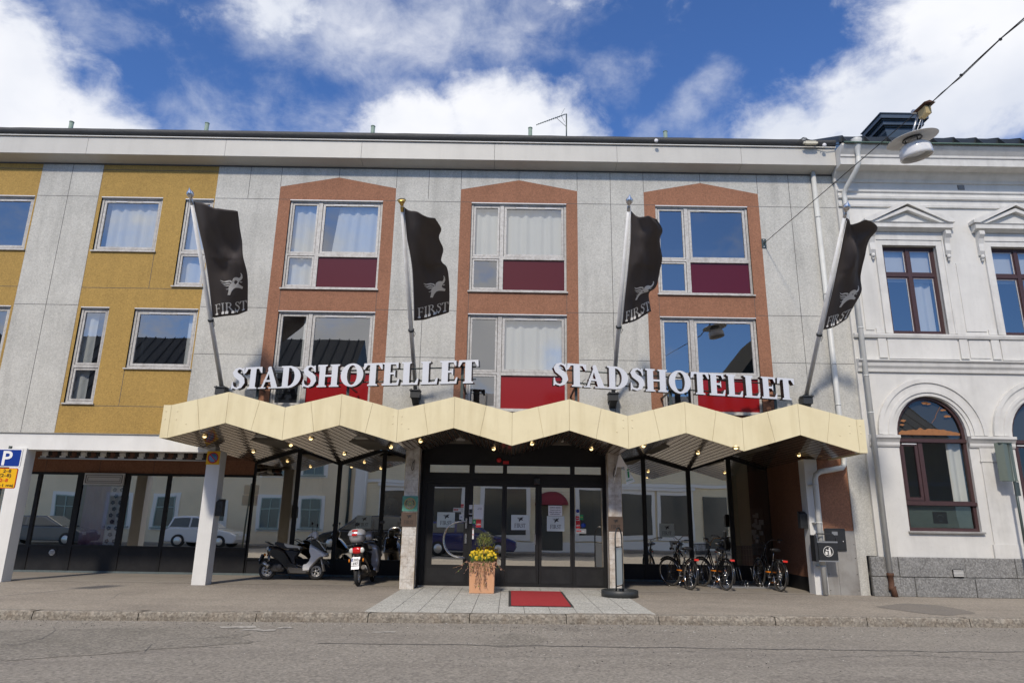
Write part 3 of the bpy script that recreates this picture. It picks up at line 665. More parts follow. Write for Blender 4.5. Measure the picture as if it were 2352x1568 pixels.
# right flank wall in the recess and the front around the downpipe
m = MB(); m.box(7.15, 7.2, F + .331, YG - .04, .32, 3.2, 0); m.box(7.145, 7.2, F + .331, YG - .04, 0, .319, 1); m.box(7.05, 7.2, F + .30, F + .331, 0, 3.0, 2)
m.build('flank_wall', [M['brown'], M['black_panel'], M['white_paint']], hotel)
m = MB(); m.box(7.24, 7.95, F + .02, F + .3, 1.40, 3.369, 0); m.build('brown_panel', M['brown'], hotel)
m = MB(); m.box(7.955, 8.17, F, F + .3, 0, .86, 0); m.box(7.955, XR, F, F + .3, .86, 3.368, 0); m.build('corner_wall', M['stucco'], hotel)
m = MB(); m.box(7.245, 7.953, F + .005, F + .3, 0, 1.395, 0); m.box(7.50, 7.505, F + .003, F + .006, .0, 1.39, 1)
for x in (7.28, 7.92):
    for z in (.1, .45, .8, 1.1): m.ball((x, F + .003, z), .012, .006, .012, 6, 4, 1)
m.build('metal_plating', [M['zinc'], M['joint']], hotel)
# downpipes of the hotel
m = MB(); m.tube([(7.86, F - .09, 10.5), (7.86, F - .09, 3.3), (7.86, F - .09, 3.02), (7.84, F - .10, 2.90), (7.76, F - .14, 2.82), (7.55, F - .16, 2.78), (7.22, F - .18, 2.72), (7.12, F - .18, 2.65), (7.08, F - .18, 2.52), (7.08, F - .18, .02)], .062, 14)
for z in (9.2, 7.1, 5.3, 4.3): m.tube([(7.86, F - .09, z), (7.86, F - .09, z + .035)], .068, 14)
for z in (2.4, 1.55, .6): m.tube([(7.08, F - .18, z), (7.08, F - .18, z + .035)], .070, 14); m.box(6.99, 7.17, F - .17, F - .001, z + .01, z + .025)
m.tube([(7.60, F - .05, 10.45), (7.60, F - .05, 3.5)], .02, 8) if 0 else None
m.build('downpipe', M['pipe'], hotel)
# ---- entrance
ent = MB(); pol = [(-2.09, .04), (2.29, .04)] + [(zzk(k, YD)[0], zzk(k, YD)[1] - .003) for k in (8, 7, 6, 5, 4)]
pol[2] = (2.29, zz(2.29, YD) - .003); pol[-1] = (-2.09, zz(-2.09, YD) - .003)
trans = [(-1.93, -.98), (-.85, -.17), (-.07, 1.45), (1.56, 2.20)]
holes = [rect(a, b, 2.61, 2.79) for a, b in trans] + [rect(-1.98, -.97, .045, 2.36), rect(-.87, -.18, .5, 2.30), rect(-.10, 1.50, .045, 2.34), rect(1.55, 2.22, .5, 2.30)]
wall(ent, [pol], holes, YD, .08)
ent.box(-2.09, 2.29, YD - .015, YD - .001, 2.84, 2.87); ent.box(-2.09, 2.29, YD - .012, YD - .001, 2.42, 2.45)
ent.box(-.84, -.20, YD - .01, YD - .001, .08, .44, 1); ent.box(1.58, 2.20, YD - .01, YD - .001, .08, .44, 1)
ent.box(-2.09, 2.29, YD - .02, YD + .02, 0, .038, 2)
ent.box(-2.29, -2.091, YD - .30, YD + .05, 0, 3.0); ent.box(2.291, 2.36, YD - .30, YD + .05, 0, 3.0)
ent.box(-2.2, -2.1, YD + .08, YG, 0, 3.0); ent.box(2.3, 2.36, YD + .08, YG, 0, 3.0)
entr = ent.build('entrance_front', [M['black_frame'], M['black_panel'], M['zinc']], hotel)
g = MB()
for a, b in trans: g.add([(a, YD + .03, 2.61), (b, YD + .03, 2.61), (b, YD + .03, 2.79), (a, YD + .03, 2.79)], [(0, 1, 2, 3)])
for a, b in ((-.87, -.18), (1.55, 2.22)): g.add([(a, YD + .03, .5), (b, YD + .03, .5), (b, YD + .03, 2.30), (a, YD + .03, 2.30)], [(0, 1, 2, 3)])
g.build('pane', M['glass_shop'], entr)
m = MB(); m.lathe([(.001, -.07), (.03, -.07), (.055, -.045), (.06, 0)], (-.27, YD - .001, 2.92), 14, 'Y', 0); m.build('alarm_lamp', M['red'], entr)
m = MB(); m.box(-.17, -.03, YD - .02, YD - .001, 2.83, 2.90, 0); m.build('alarm_sign', M['red'], entr)
m = MB(); m.box(.58, .72, YD - .09, YD - .002, 2.36, 2.50); m.box(.61, .69, YD - .12, YD - .09, 2.38, 2.44); m.build('door_sensor', M['plastic_dark'], entr, bevel=.01)
def door(x0, x1, z0, z1, gx0, gx1, gz0, gz1):
    m = MB(); wall(m, [rect(x0, x1, z0, z1)], [rect(gx0, gx1, gz0, gz1)], YD + .01, .05); m.box(x0 + .08, x1 - .06, YD + .003, YD + .009, .12, .42, 1)
    m.box(x0, x1, YD + .004, YD + .009, .13, .15); o = m.build('door', [M['black_frame'], M['black_panel']], hotel)
    g = MB(); g.add([(gx0, YD + .035, gz0), (gx1, YD + .035, gz0), (gx1, YD + .035, gz1), (gx0, YD + .035, gz1)], [(0, 1, 2, 3)]); g.build('pane', M['glass_shop'], o); return o
d1 = door(-1.975, -.975, .05, 2.355, -1.80, -1.07, .50, 2.27)
d2 = door(-.095, .695, .05, 2.335, -.065, .615, .50, 2.29)
d3 = door(.705, 1.495, .05, 2.335, .77, 1.44, .50, 2.29)
m = MB(); hx, hz = -1.02, 1.07; pts = [(hx, YD - .01, hz + .41), (hx, YD - .07, hz + .41)] + [(hx - .02 - .50 * math.sin(math.pi * i / 14) ** .75, YD - .075, hz + .41 * math.cos(math.pi * i / 14)) for i in range(1, 14)] + [(hx, YD - .07, hz - .41), (hx, YD - .01, hz - .41)]
m.tube(pts, .017, 10); m.build('handle', M['steel'], d1)
m = MB(); m.box(-1.04, -.995, YD - .006, YD + .005, 1.32, 1.55); m.box(-1.04, -.995, YD - .006, YD + .005, .98, 1.20); m.build('lock', M['steel'], d1)
m = MB(); m.box(.60, .625, YD - .003, YD + .008, .98, 1.22); m.build('lock', M['steel'], d2)
CM = [M['frost'], M['black']]
first_card('sticker', -1.50, 1.51, .42, .345, YD + .025, CM, d1)
first_card('sticker', .255, 1.475, .415, .345, YD + .025, CM, d2)
first_card('sticker', 1.10, 1.46, .415, .345, YD + .025, CM, d3)
def note(parent, x0, x1, z0, z1, Y, lines, bgm, ink, name='notice'):
    m = MB(); m.box(x0, x1, Y - .004, Y, z0, z1, 0); f = lambda a, b, d: (x0 + a, Y - .006, z0 + b)
    for (tx, ty, s, t, w) in lines: put_sans(m, t, s, f, 1, tx, ty, w, centre=True)
    return m.build(name, [bgm, ink], parent)
note(d3, .925, 1.255, 1.64, 1.875, YD + .025, [(.165, .175, .040, 'URSÄKTA RÖRAN!', .25), (.165, .12, .036, 'Vi bygger om för att', .25), (.165, .075, .036, 'skapa nya mötes- och', .27), (.165, .03, .036, 'konferenslokaler!', .23)], M['paper'], M['black'])
note(entr, -.845, -.62, 1.545, 1.875, YD - .006, [(.15, .24, .022, 'Kära gäst', .08), (.14, .21, .022, 'Dear Guest', .10)], M['paper'], M['black'])
note(entr, -.785, -.665, 1.35, 1.525, YD - .006, [(.06, .05, .045, 'LARM', .095)], M['red'], M['white'])
note(entr, -.86, -.79, 1.43, 1.525, YD - .006, [(.035, .02, .06, '+', .04)], M['green'], M['white'])
m = MB(); m.box(-.955, -.875, YD - .03, YD - .001, 1.64, 1.86); m.box(-.95, -.88, YD - .034, YD - .03, 1.66, 1.76, 1); m.build('intercom', [M['win_metal'], M['black']], entr)
m = MB(); m.box(-.945, -.88, YD - .025, YD - .001, 1.435, 1.585, 0); m.box(-.938, -.887, YD - .028, YD - .025, 1.555, 1.575, 1)
for r in range(4):
    for c in range(3): m.box(-.935 + c * .018, -.924 + c * .018, YD - .028, YD - .025, 1.455 + r * .022, 1.467 + r * .022, 1)
m.build('keypad', [M['win_metal'], M['black']], entr)
note(d1, -1.34, -1.10, 1.69, 1.79, YD + .025, [(.15, .04, .03, 'Skyltar', .06)], M['alu'], M['white'])
m = MB()
for k in range(3): m.ball((-1.31 + k * .038, YD + .018, 1.745), .017, .004, .017, 10, 5, 0)
m.build('sticker', M['red'], d1)
note(d1, -1.155, -1.09, 1.80, 1.875, YD + .025, [(.0325, .02, .03, 'LARM', .05)], M['red'], M['white'])
note(d1, -1.185, -1.095, 1.52, 1.64, YD + .025, [(.045, .05, .04, '#', .04)], M['paper'], M['sign_blue'])
note(entr, 1.575, 1.68, 1.36, 1.54, YD - .003 + .02, [(.05, .05, .045, 'LARM', .09)], M['red'], M['white'])
note(entr, 1.575, 1.655, 1.555, 1.64, YD + .017, [(.04, .03, .03, 'LARM', .06)], M['red'], M['white'])
note(entr, 1.675, 1.755, 1.555, 1.675, YD + .017, [(.04, .05, .03, '2017', .06)], M['green'], M['sign_yellow'])
note(entr, 1.575, 1.82, 1.245, 1.35, YD + .017, [(.17, .04, .03, 'Skyltar', .06)], M['alu'], M['white'])
m = MB(); m.lathe([(.001, -.004), (.055, -.004), (.055, 0)], (1.625, YD + .017, 1.755), 18, 'Y', 0); m.lathe([(.001, -.006), (.04, -.006), (.04, -.004)], (1.625, YD + .017, 1.755), 18, 'Y', 1)
m.lathe([(.001, -.004), (.055, -.004), (.055, 0)], (1.755, YD + .017, 1.43), 18, 'Y', 1)
for k in range(3): m.ball((1.605 + k * .038, YD + .010, 1.30), .017, .004, .017, 10, 5, 2)
m.build('sticker', [M['paper'], M['sign_blue'], M['red']], entr)
m = MB(); m.box(-.865, -.83, YD - .003, YD + .004, 1.08, 1.32, 0); m.box(-.862, -.833, YD - .005, YD - .003, 1.17, 1.19, 1); m.box(-.862, -.833, YD - .005, YD - .003, 1.29, 1.31, 1); m.build('sticker', [M['paper'], M['red']], entr)
# marble columns
def marble(x0, x1, ya, yb, zt):
    m = MB(); z = 0.0; k = 0; rnd = random.Random(int(x0 * 10))
    while z < zt - .01:
        h = min([.21, .27, .22, .25][k % 4], zt - z); xm = x0 + (x1 - x0) * [.52, .5, .5, .5][k % 4]
        for a, b in (((x0, xm), (xm, x1)) if k % 3 else ((x0, xm), (xm, x1))):
            m.box(a + .0015, b - .0015, ya - rnd.random() * .003, ya + .03, z + .0015, z + h - .0015, 0)
        m.box(x0 - .0005, x0 + .02, ya + .031, yb, z + .001, z + h - .002, 0); m.box(x1 - .02, x1 + .0005, ya + .031, yb, z + .001, z + h - .002, 0)
        z += h; k += 1
    m.box(x0 + .003, x1 - .003, ya + .005, yb - .001, 0, zt - .001, 1); m.box(x0 - .004, x0 + .0005, ya - .003, ya + .03, 0, zt, 2); m.box(x1 - .0005, x1 + .004, ya - .003, ya + .03, 0, zt, 2)
    return m.build('marble_column', [M['marble'], M['joint'], M['brass']], hotel)
mc1 = marble(-2.43, -2.11, 16.1, 16.4, 3.16); mc2 = marble(2.27, 2.58, 16.1, 16.4, 3.10)
def hook(x, z, p): m = MB(); m.tube([(x, 16.06, z + .22), (x, 16.05, z), (x - .03, 16.04, z - .03), (x - .05, 16.04, z), (x - .03, 16.04, z + .14), (x - .01, 16.06, z + .17)], .008, 6); m.build('hook', M['iron'], p)
hook(-2.23, 2.63, mc1); hook(2.44, 2.55, mc2)
m = MB(); m.box(-2.455, -2.10, 16.08, 16.096, 1.685, 2.02, 0)
cx, cz = -2.28, 1.853; Yp = 16.078
f0 = lambda a, b, d: (cx + a, Yp - .002 + d, cz + b)
gear = []
for i in range(24):
    a = 2 * math.pi * i / 24; gear.append([( (.118 * math.cos(a - .07)), .118 * math.sin(a - .07)), (.134 * math.cos(a - .05), .134 * math.sin(a - .05)), (.134 * math.cos(a + .05), .134 * math.sin(a + .05)), (.118 * math.cos(a + .07), .118 * math.sin(a + .07))])
m.flat(strip(ell(0, 0, .122, .122, 0, 360, 36), ell(0, 0, .108, .108, 0, 360, 36)) + gear, f0, None, 1)
m.flat(strip(ell(0, 0, .107, .107, 0, 360, 36), ell(0, 0, .078, .078, 0, 360, 36)), f0, None, 2)
m.flat(strip(ell(0, 0, .077, .077, 0, 360, 36), ell(0, 0, .066, .066, 0, 360, 36)) + strip(ell(0, 0, .026, .026, 0, 360, 18), ell(0, 0, .012, .012, 0, 360, 18)) + [[(.02 * math.cos(a - .35), .02 * math.sin(a - .35)), (.07 * math.cos(a - .08), .07 * math.sin(a - .08)), (.07 * math.cos(a + .08), .07 * math.sin(a + .08)), (.02 * math.cos(a + .35), .02 * math.sin(a + .35))] for a in [i * math.pi / 3 + .52 for i in range(6)]], f0, None, 1)
for word, c0 in (('ROTARY', 90), ('INTERNATIONAL', -90)):
    n = len(word); stp = 13 if n < 8 else 11
    for i, ch in enumerate(word):
        a = c0 - (i - (n - 1) / 2) * stp if c0 > 0 else c0 + (i - (n - 1) / 2) * stp
        ro = R(a - 90) if c0 > 0 else R(a + 90); vs, fs, w = sans(ch, .026)
        rr = .085 if c0 > 0 else .101
        m.add([(cx + rr * math.cos(R(a)) + (x - w / 2) * math.cos(ro) - y * math.sin(ro), Yp - .004, cz + rr * math.sin(R(a)) + (x - w / 2) * math.sin(ro) + y * math.cos(ro)) for x, y in vs], fs, 3)
m.build('emblem_plaque', [M['patina'], M['brass'], M['sign_back'], M['flag_print']], mc1)
first_card('name_plaque', -2.29, 1.505, .345, .32, 16.097, [M['bronze'], M['black']], mc1, .015)
first_card('name_plaque', 2.425, 1.475, .335, .32, 16.097, [M['bronze'], M['black']], mc2, .015)
# interior of the ground floor
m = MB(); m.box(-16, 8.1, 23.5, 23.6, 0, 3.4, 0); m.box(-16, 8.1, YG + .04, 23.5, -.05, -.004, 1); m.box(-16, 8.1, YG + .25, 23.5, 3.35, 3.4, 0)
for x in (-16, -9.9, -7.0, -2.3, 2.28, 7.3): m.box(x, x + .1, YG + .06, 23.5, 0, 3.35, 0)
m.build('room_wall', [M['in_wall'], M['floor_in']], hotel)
m = MB(); m.box(6.36, 6.82, 19.9, 20.4, .95, 3.35, 0); m.box(6.36, 6.82, 19.9, 20.4, 0, .94, 1)
for k in range(6): m.box(6.36, 6.82, 19.897, 19.9, .1 + k * .15, .105 + k * .15, 0); m.box(6.4 + k * .075, 6.405 + k * .075, 19.897, 19.9, 0, .94, 0)
m.box(-5.95, -5.55, 20.3, 20.7, 0, 3.35, 2)
m.build('inner_column', [M['cream'], M['slab_dark'], M['dark_in']], hotel)
# ================================================================ GROUND
def kerbY(x): return 11.97 + .054 * x
def struct(o): o['kind'] = 'structure'; return o
m = MB(); m.add([(-900, -900, -.25), (900, -900, -.25), (900, 900, -.25), (-900, 900, -.25)], [(0, 1, 2, 3)]); struct(m.build('ground', M['asphalt']))
m = MB(); n = 24; vs = []
for i in range(n + 1):
    x = -60 + 120 * i / n; vs += [(x, -3.0, -.14), (x, 4.5, -.06), (x, kerbY(max(-14, min(14, x))) + .05, -.135)]
m.add(vs, [f for i in range(n) for f in ((i * 3, i * 3 + 3, i * 3 + 4, i * 3 + 1), (i * 3 + 1, i * 3 + 4, i * 3 + 5, i * 3 + 2))])
struct(m.build('road', M['asphalt']))
m = MB(); xs = [-60, -14, -9, -2.38, 2.5, 9, 14, 60]
for a, b in zip(xs[:-1], xs[1:]):
    ca, cb = max(-14, min(14, a)), max(-14, min(14, b))
    m.add([(a, kerbY(ca) + .19, 0), (b, kerbY(cb) + .19, 0), (b, 23, 0), (a, 23, 0)], [(0, 1, 2, 3)])
struct(m.build('pavement', M['pave']))
m = MB(); m.add([(-60, -6.0, .0), (60, -6, .0), (60, -3, 0), (-60, -3, 0), (-60, -3, -.14), (60, -3, -.14)], [(0, 1, 2, 3), (3, 2, 5, 4)]); struct(m.build('far_pavement', M['pave']))
rnd = random.Random(3); m = MB()
js = [at(u, 1405, 12).x for u in (-700, -400, -120, 115, 343, 601, 850, 1079, 1301, 1516, 1790, 2010, 2260, 2500, 2760, 3100)]
js = [-30, -20] + js + [22, 30]
for a, b in zip(js[:-1], js[1:]):
    k = max(2, int((b - a) / .12)); dz = rnd.uniform(-.006, .008)
    def kp(s, t):
        x = a + .006 + (b - a - .012) * s; y = kerbY(max(-14, min(14, x))); q = [(.20, -.02), (.19, .006), (.02, .006), (.002, -.010), (-.012, -.06), (-.012, -.20)][int(round(t * 5))]
        w = .010 * mnoise.noise(Vector((x * 3.1, t * 7, 1.3))) + .006 * mnoise.noise(Vector((x * 13, t * 17, 4)))
        ed = .012 if (s == 0 or s == 1) and 0 < t < 1 else 0
        return (x, y + q[0] + (w if t > .5 else 0) + (ed if t > .5 else 0), q[1] + dz - ed + (w * .6 if 0 < t < .9 else 0))
    m.grid(kp, k, 5, 0, sm=False)
struct(m.build('kerb', M['kerb']))
# light slab paving in front of the entrance, one tile grid
m = MB(); g = .006; x = -2.38; row = .43
m.add([(-2.38, kerbY(-2.38) + .195, .002), (2.5, kerbY(2.5) + .195, .002), (2.5, YD, .002), (-2.38, YD, .002)], [(0, 1, 2, 3)], 1)
k = 0
while x < 2.49:
    x2 = min(x + .444, 2.5); y = YD
    while True:
        y2 = y - row; lo = kerbY((x + x2) / 2) + .20
        if y2 < lo: y2 = lo
        m.box(x + g, x2 - g, y2 + g, y - g, .001, .006 + rnd.uniform(-.001, .001), 0)
        if y2 <= lo + 1e-6 or y2 - lo < .03: break
        y = y2
    x = x2
struct(m.build('slab_paving', [M['slab'], M['grout']]))
m = MB(); m.add([(-16, 16.72, .0025), (-2.4, 16.72, .0025), (-2.4, YG - .03, .0025), (-16, YG - .03, .0025)], [(0, 1, 2, 3)], 1)
m.add([(2.5, 16.3, .0025), (7.1, 16.3, .0025), (7.1, YG - .03, .0025), (2.5, YG - .03, .0025)], [(0, 1, 2, 3)], 1)
for x0, x1, y0 in ((-16, -2.45, 16.74), (2.55, 7.1, 16.32)):
    y = y0; r = 0
    while y < YG - .1:
        x = x0 + (.35 if r % 2 else 0) - .7
        while x < x1:
            a, b = max(x, x0), min(x + .7, x1)
            if b - a > .05: m.box(a + .004, b - .004, y + .004, min(y + .7, YG - .05) - .004, .001, .006 + rnd.uniform(-.0008, .0008), 0)
            x += .7
        y += .7; r += 1
struct(m.build('slab_paving', [M['slab_dark'], M['grout']]))
def blob(name, pts, z, material, n=60, rough=.12, seed=1):
    m = MB(); c = sum((Vector(p) for p in pts), Vector((0, 0))) / len(pts); vs = []
    for i in range(n):
        a = i / n * len(pts); k = int(a); f = a - k; p = Vector(pts[k % len(pts)]).lerp(Vector(pts[(k + 1) % len(pts)]), f)
        w = 1 + rough * mnoise.noise(Vector((p.x * 2.2, p.y * 2.2, seed))); q = c + (p - c) * w; vs.append((q.x, q.y, z(q.x, q.y) if callable(z) else z))
    m.add(vs, [tuple(range(n))]); o = m.build(name, material); return struct(o)
rz = lambda x, y: (-.06 + (y - 4.5) / (kerbY(max(-14, min(14, x))) + .05 - 4.5) * (-.075)) + .004
M['patch_dark'] = mat('patch_dark', (.19, .17, .148), .9, fine=.6, fscale=22, var=.5, vscale=1.5, bump=.4, bscale=40, dark=(.16, .15, .14))
M['patch_grey'] = mat('patch_grey', (.215, .198, .172), .9, fine=.65, fscale=22, var=.6, vscale=1.0, bump=.4, bscale=40, agg=.6, ascale=36, dark=(.13, .12, .10))
M['paint_worn'] = mat('paint_worn', (.37, .35, .32), .9, fine=.9, fscale=12, var=.8, vscale=9, dark=(.22, .21, .19))
P2 = lambda u, v, Z=0: tuple(ground(u, v, Z))[:2]
blob('pavement_patch', [P2(2010, 1392), P2(2080, 1384), P2(2160, 1390), P2(2215, 1400), P2(2235, 1408), P2(2180, 1413), P2(2080, 1404)], .004, M['patch_dark'])
blob('road_patch', [P2(-200, 1452, -.12), P2(180, 1442, -.12), P2(420, 1440, -.12), P2(580, 1452, -.12), P2(560, 1478, -.12), P2(380, 1492, -.12), P2(40, 1520, -.12), P2(-250, 1540, -.12)], rz, M['patch_grey'])
blob('road_patch', [P2(1130, 1470, -.12), P2(1180, 1462, -.12), P2(1230, 1470, -.12), P2(1240, 1482, -.12), P2(1170, 1487, -.12), P2(1120, 1480, -.12)], rz, M['patch_grey'], rough=.5, seed=5)
for a, b, c, d in ((510, 1437, 585, 1441), (560, 1443, 598, 1446), (590, 1446, 630, 1449), (640, 1439, 668, 1441), (850, 1450, 905, 1452)):
    blob('road_marking', [P2(a, b, -.12), P2(c, b - 2, -.12), P2(c + 6, d, -.12), P2(a - 6, d + 1, -.12)], lambda x, y: rz(x, y) + .002, M['paint_worn'], 40, .5, a)
m = MB(); pts = []       # long crack in the road
for i in range(90):
    u = 730 + i * 22; v = 1474 + (u - 730) * .0135 + 3 * mnoise.noise(Vector((u * .01, 0, 0))); p = ground(u, v, -.1); pts.append(p)
vs = []
for i, p in enumerate(pts):
    w = .014 + .012 * mnoise.noise(Vector((i * .6, 3, 0))); vs += [(p.x, p.y - w, rz(p.x, p.y) + .001), (p.x, p.y + w, rz(p.x, p.y) + .001)]
m.add(vs, [(2 * i, 2 * i + 2, 2 * i + 3, 2 * i + 1) for i in range(len(pts) - 1)]); struct(m.build('road_crack', M['joint']))
def crack(pts, w=.008, z=None, seed=0):
    m = MB(); vs = []; q = []
    for i in range(len(pts) - 1):
        a, b = pts[i], pts[i + 1]; n = max(3, int(math.hypot(b[0] - a[0], b[1] - a[1]) / 10)); q += [(a[0] + (b[0] - a[0]) * k / n, a[1] + (b[1] - a[1]) * k / n) for k in range(n)]
    for i, (u, v) in enumerate(q):
        u += 5 * mnoise.noise(Vector((i * .4, seed, 1))); v += 2.2 * mnoise.noise(Vector((i * .5, seed, 7))); p = ground(u, v, -.11 if z is None else z); k = w * (.5 + abs(mnoise.noise(Vector((i * .7, seed, 3)))) * 1.6) * (0.1 if i in (0, len(q) - 1) else 1)
        zz_ = (rz(p.x, p.y) + .002) if z is None else z + .002; vs += [(p.x - k * .5, p.y - k, zz_), (p.x + k * .5, p.y + k, zz_)]
    m.add(vs, [(2 * i, 2 * i + 2, 2 * i + 3, 2 * i + 1) for i in range(len(q) - 1)]); struct(m.build('road_crack' if z is None else 'pavement_crack', M['joint']))
crack([(0, 1478), (40, 1482), (95, 1466), (130, 1445), (170, 1437)], .010, None, 1); crack([(330, 1500), (350, 1478), (400, 1466), (520, 1462), (560, 1450)], .008, None, 2)
crack([(520, 1488), (460, 1484), (500, 1478), (640, 1470)], .006, None, 3); crack([(1000, 1520), (1180, 1508), (1300, 1512), (1560, 1495), (1900, 1490)], .006, None, 4)
crack([(1700, 1568), (1760, 1530), (1900, 1510), (2100, 1505), (2352, 1520)], .007, None, 5); crack([(430, 1402), (520, 1392), (620, 1370), (660, 1358)], .006, 0, 6); crack([(120, 1392), (240, 1380), (300, 1352)], .006, 0, 7); crack([(1560, 1400), (1700, 1386), (1850, 1392), (1960, 1380)], .006, 0, 8)
blob('road_stain', [P2(1120, 1462, -.12), P2(1190, 1456, -.12), P2(1260, 1466, -.12), P2(1230, 1478, -.12), P2(1150, 1482, -.12)], rz, M['patch_grey'], 60, .6, 9)
m = MB(); rnd = random.Random(21)       # grit lying on the road and the slabs
def stone(x, y, z, s, mi):
    a = rnd.random() * 3; pts = [(x + s * math.cos(a + k * 1.571) * rnd.uniform(.6, 1.2), y + s * math.sin(a + k * 1.571) * rnd.uniform(.6, 1.2), z) for k in range(4)]
    m.add(pts + [(x, y, z + s * rnd.uniform(.4, .9))], [(0, 1, 4), (1, 2, 4), (2, 3, 4), (3, 0, 4)], mi)
for i in range(2600):
    x = rnd.uniform(-9.5, 10); yk = kerbY(x) - .02; y = yk - abs(rnd.gauss(0, .55)) if i % 3 else rnd.uniform(8.3, yk)
    if rnd.random() < .3: x = rnd.gauss(.9, 1.3)
    stone(x, y, rz(x, y) - .003, rnd.uniform(.004, .013), rnd.choice((0, 0, 1, 2)))
for i in range(900): x = rnd.uniform(-2.3, 2.45); y = rnd.uniform(12.4, 16.6); stone(x, y, .006, rnd.uniform(.003, .009), rnd.choice((0, 0, 1)))
o = m.build('grit', [M['rubber'], M['patch_dark'], M['slab']]); o['kind'] = 'stuff'; o['label'] = 'loose dark grit scattered along the kerb and slabs'; o['category'] = 'grit'
# ================================================================ WHITE STUCCO BUILDING ON THE RIGHT
YR = 16.22
rb = tag(empty('stucco_building'), 'white stucco townhouse with pediment windows above and round arched windows over granite base', 'townhouse')
XA, XB = 8.43, 22.0
cxs = [10.10, 12.88, 15.66, 18.44]
def archpoly(c, hw, z0, zs, rise, n=20): return [(c - hw, z0), (c + hw, z0)] + [(c + hw * math.cos(R(a)), zs + rise * math.sin(R(a))) for a in [180 * i / n for i in range(n + 1)]]
hu = [rect(c - .69, c + .69, 6.12, 8.46) for c in cxs]; ca = [10.03, 12.77, 15.51, 18.25]
ha = [archpoly(c, .83, 1.42, 3.62, .94) for c in ca]
m = MB(); wall(m, [rect(XA, XB, .84, 10.6)], hu + ha, YR, .16); m.box(XA - .02, XA, YR, 20, 0, 10.5); m.build('wall', M['plaster'], rb)
def course(m, prof, x0, x1, mi=0): m.prism([(YR - o, z) for o, z in prof], x0, x1, mi, 'YZ')
m = MB()       # cornice and mouldings, profile (projection, height)
course(m, [(-.02, 9.52), (.05, 9.52), (.06, 9.58), (.035, 9.60), (.035, 9.72), (.09, 9.74), (.10, 9.80), (.06, 9.83), (.05, 9.90), (.09, 9.93), (.09, 9.97), (.03, 9.99), (-.02, 9.99)], 8.425, XB)
m.build('moulding', M['mould'], rb)
m = MB(); course(m, [(-.02, 10.22), (.04, 10.22), (.06, 10.30), (.16, 10.40), (.20, 10.46), (.50, 10.47), (.50, 10.66), (.53, 10.68), (.53, 10.74), (.62, 10.86), (.66, 10.92), (.66, 10.98), (-.02, 10.98)], 8.365, XB)
m.build('cornice', M['mould'], rb)
m = MB(); course(m, [(-.02, 6.00), (.06, 6.00), (.08, 6.06), (.08, 6.10), (-.02, 6.115)], 8.42, XB)
course(m, [(-.02, 5.14), (.05, 5.14), (.06, 5.22), (.10, 5.28), (.11, 5.36), (.16, 5.40), (.16, 5.425), (-.02, 5.47)], 8.42, XB)
m.build('string_course', M['mould'], rb)
for c in cxs:
    m = MB()
    for s in (-1, 1): m.box(c + s * 1.0 - .1, c + s * 1.0 + .1, YR - .04, YR + .01, 5.50, 5.99); m.box(c + s * 1.0 - .1, c + s * 1.0 + .1, YR - .03, YR + .01, 6.12, 6.25)
    m.box(c - .86, c + .86, YR - .025, YR + .01, 5.48, 5.999); m.build('wall_panel', M['plaster'], rb)
for a, b in zip(cxs[:-1], cxs[1:]):
    m = MB(); m.box(a + 1.14, b - 1.14, YR - .02, YR + .01, 6.20, 8.0); m.box(a + 1.14, b - 1.14, YR - .02, YR + .01, 5.52, 5.98); m.build('wall_panel', M['plaster'], rb)
m = MB(); m.box(8.75, 8.96, YR - .02, YR + .01, 6.2, 8.0)
m.build('wall_panel', M['plaster'], rb)
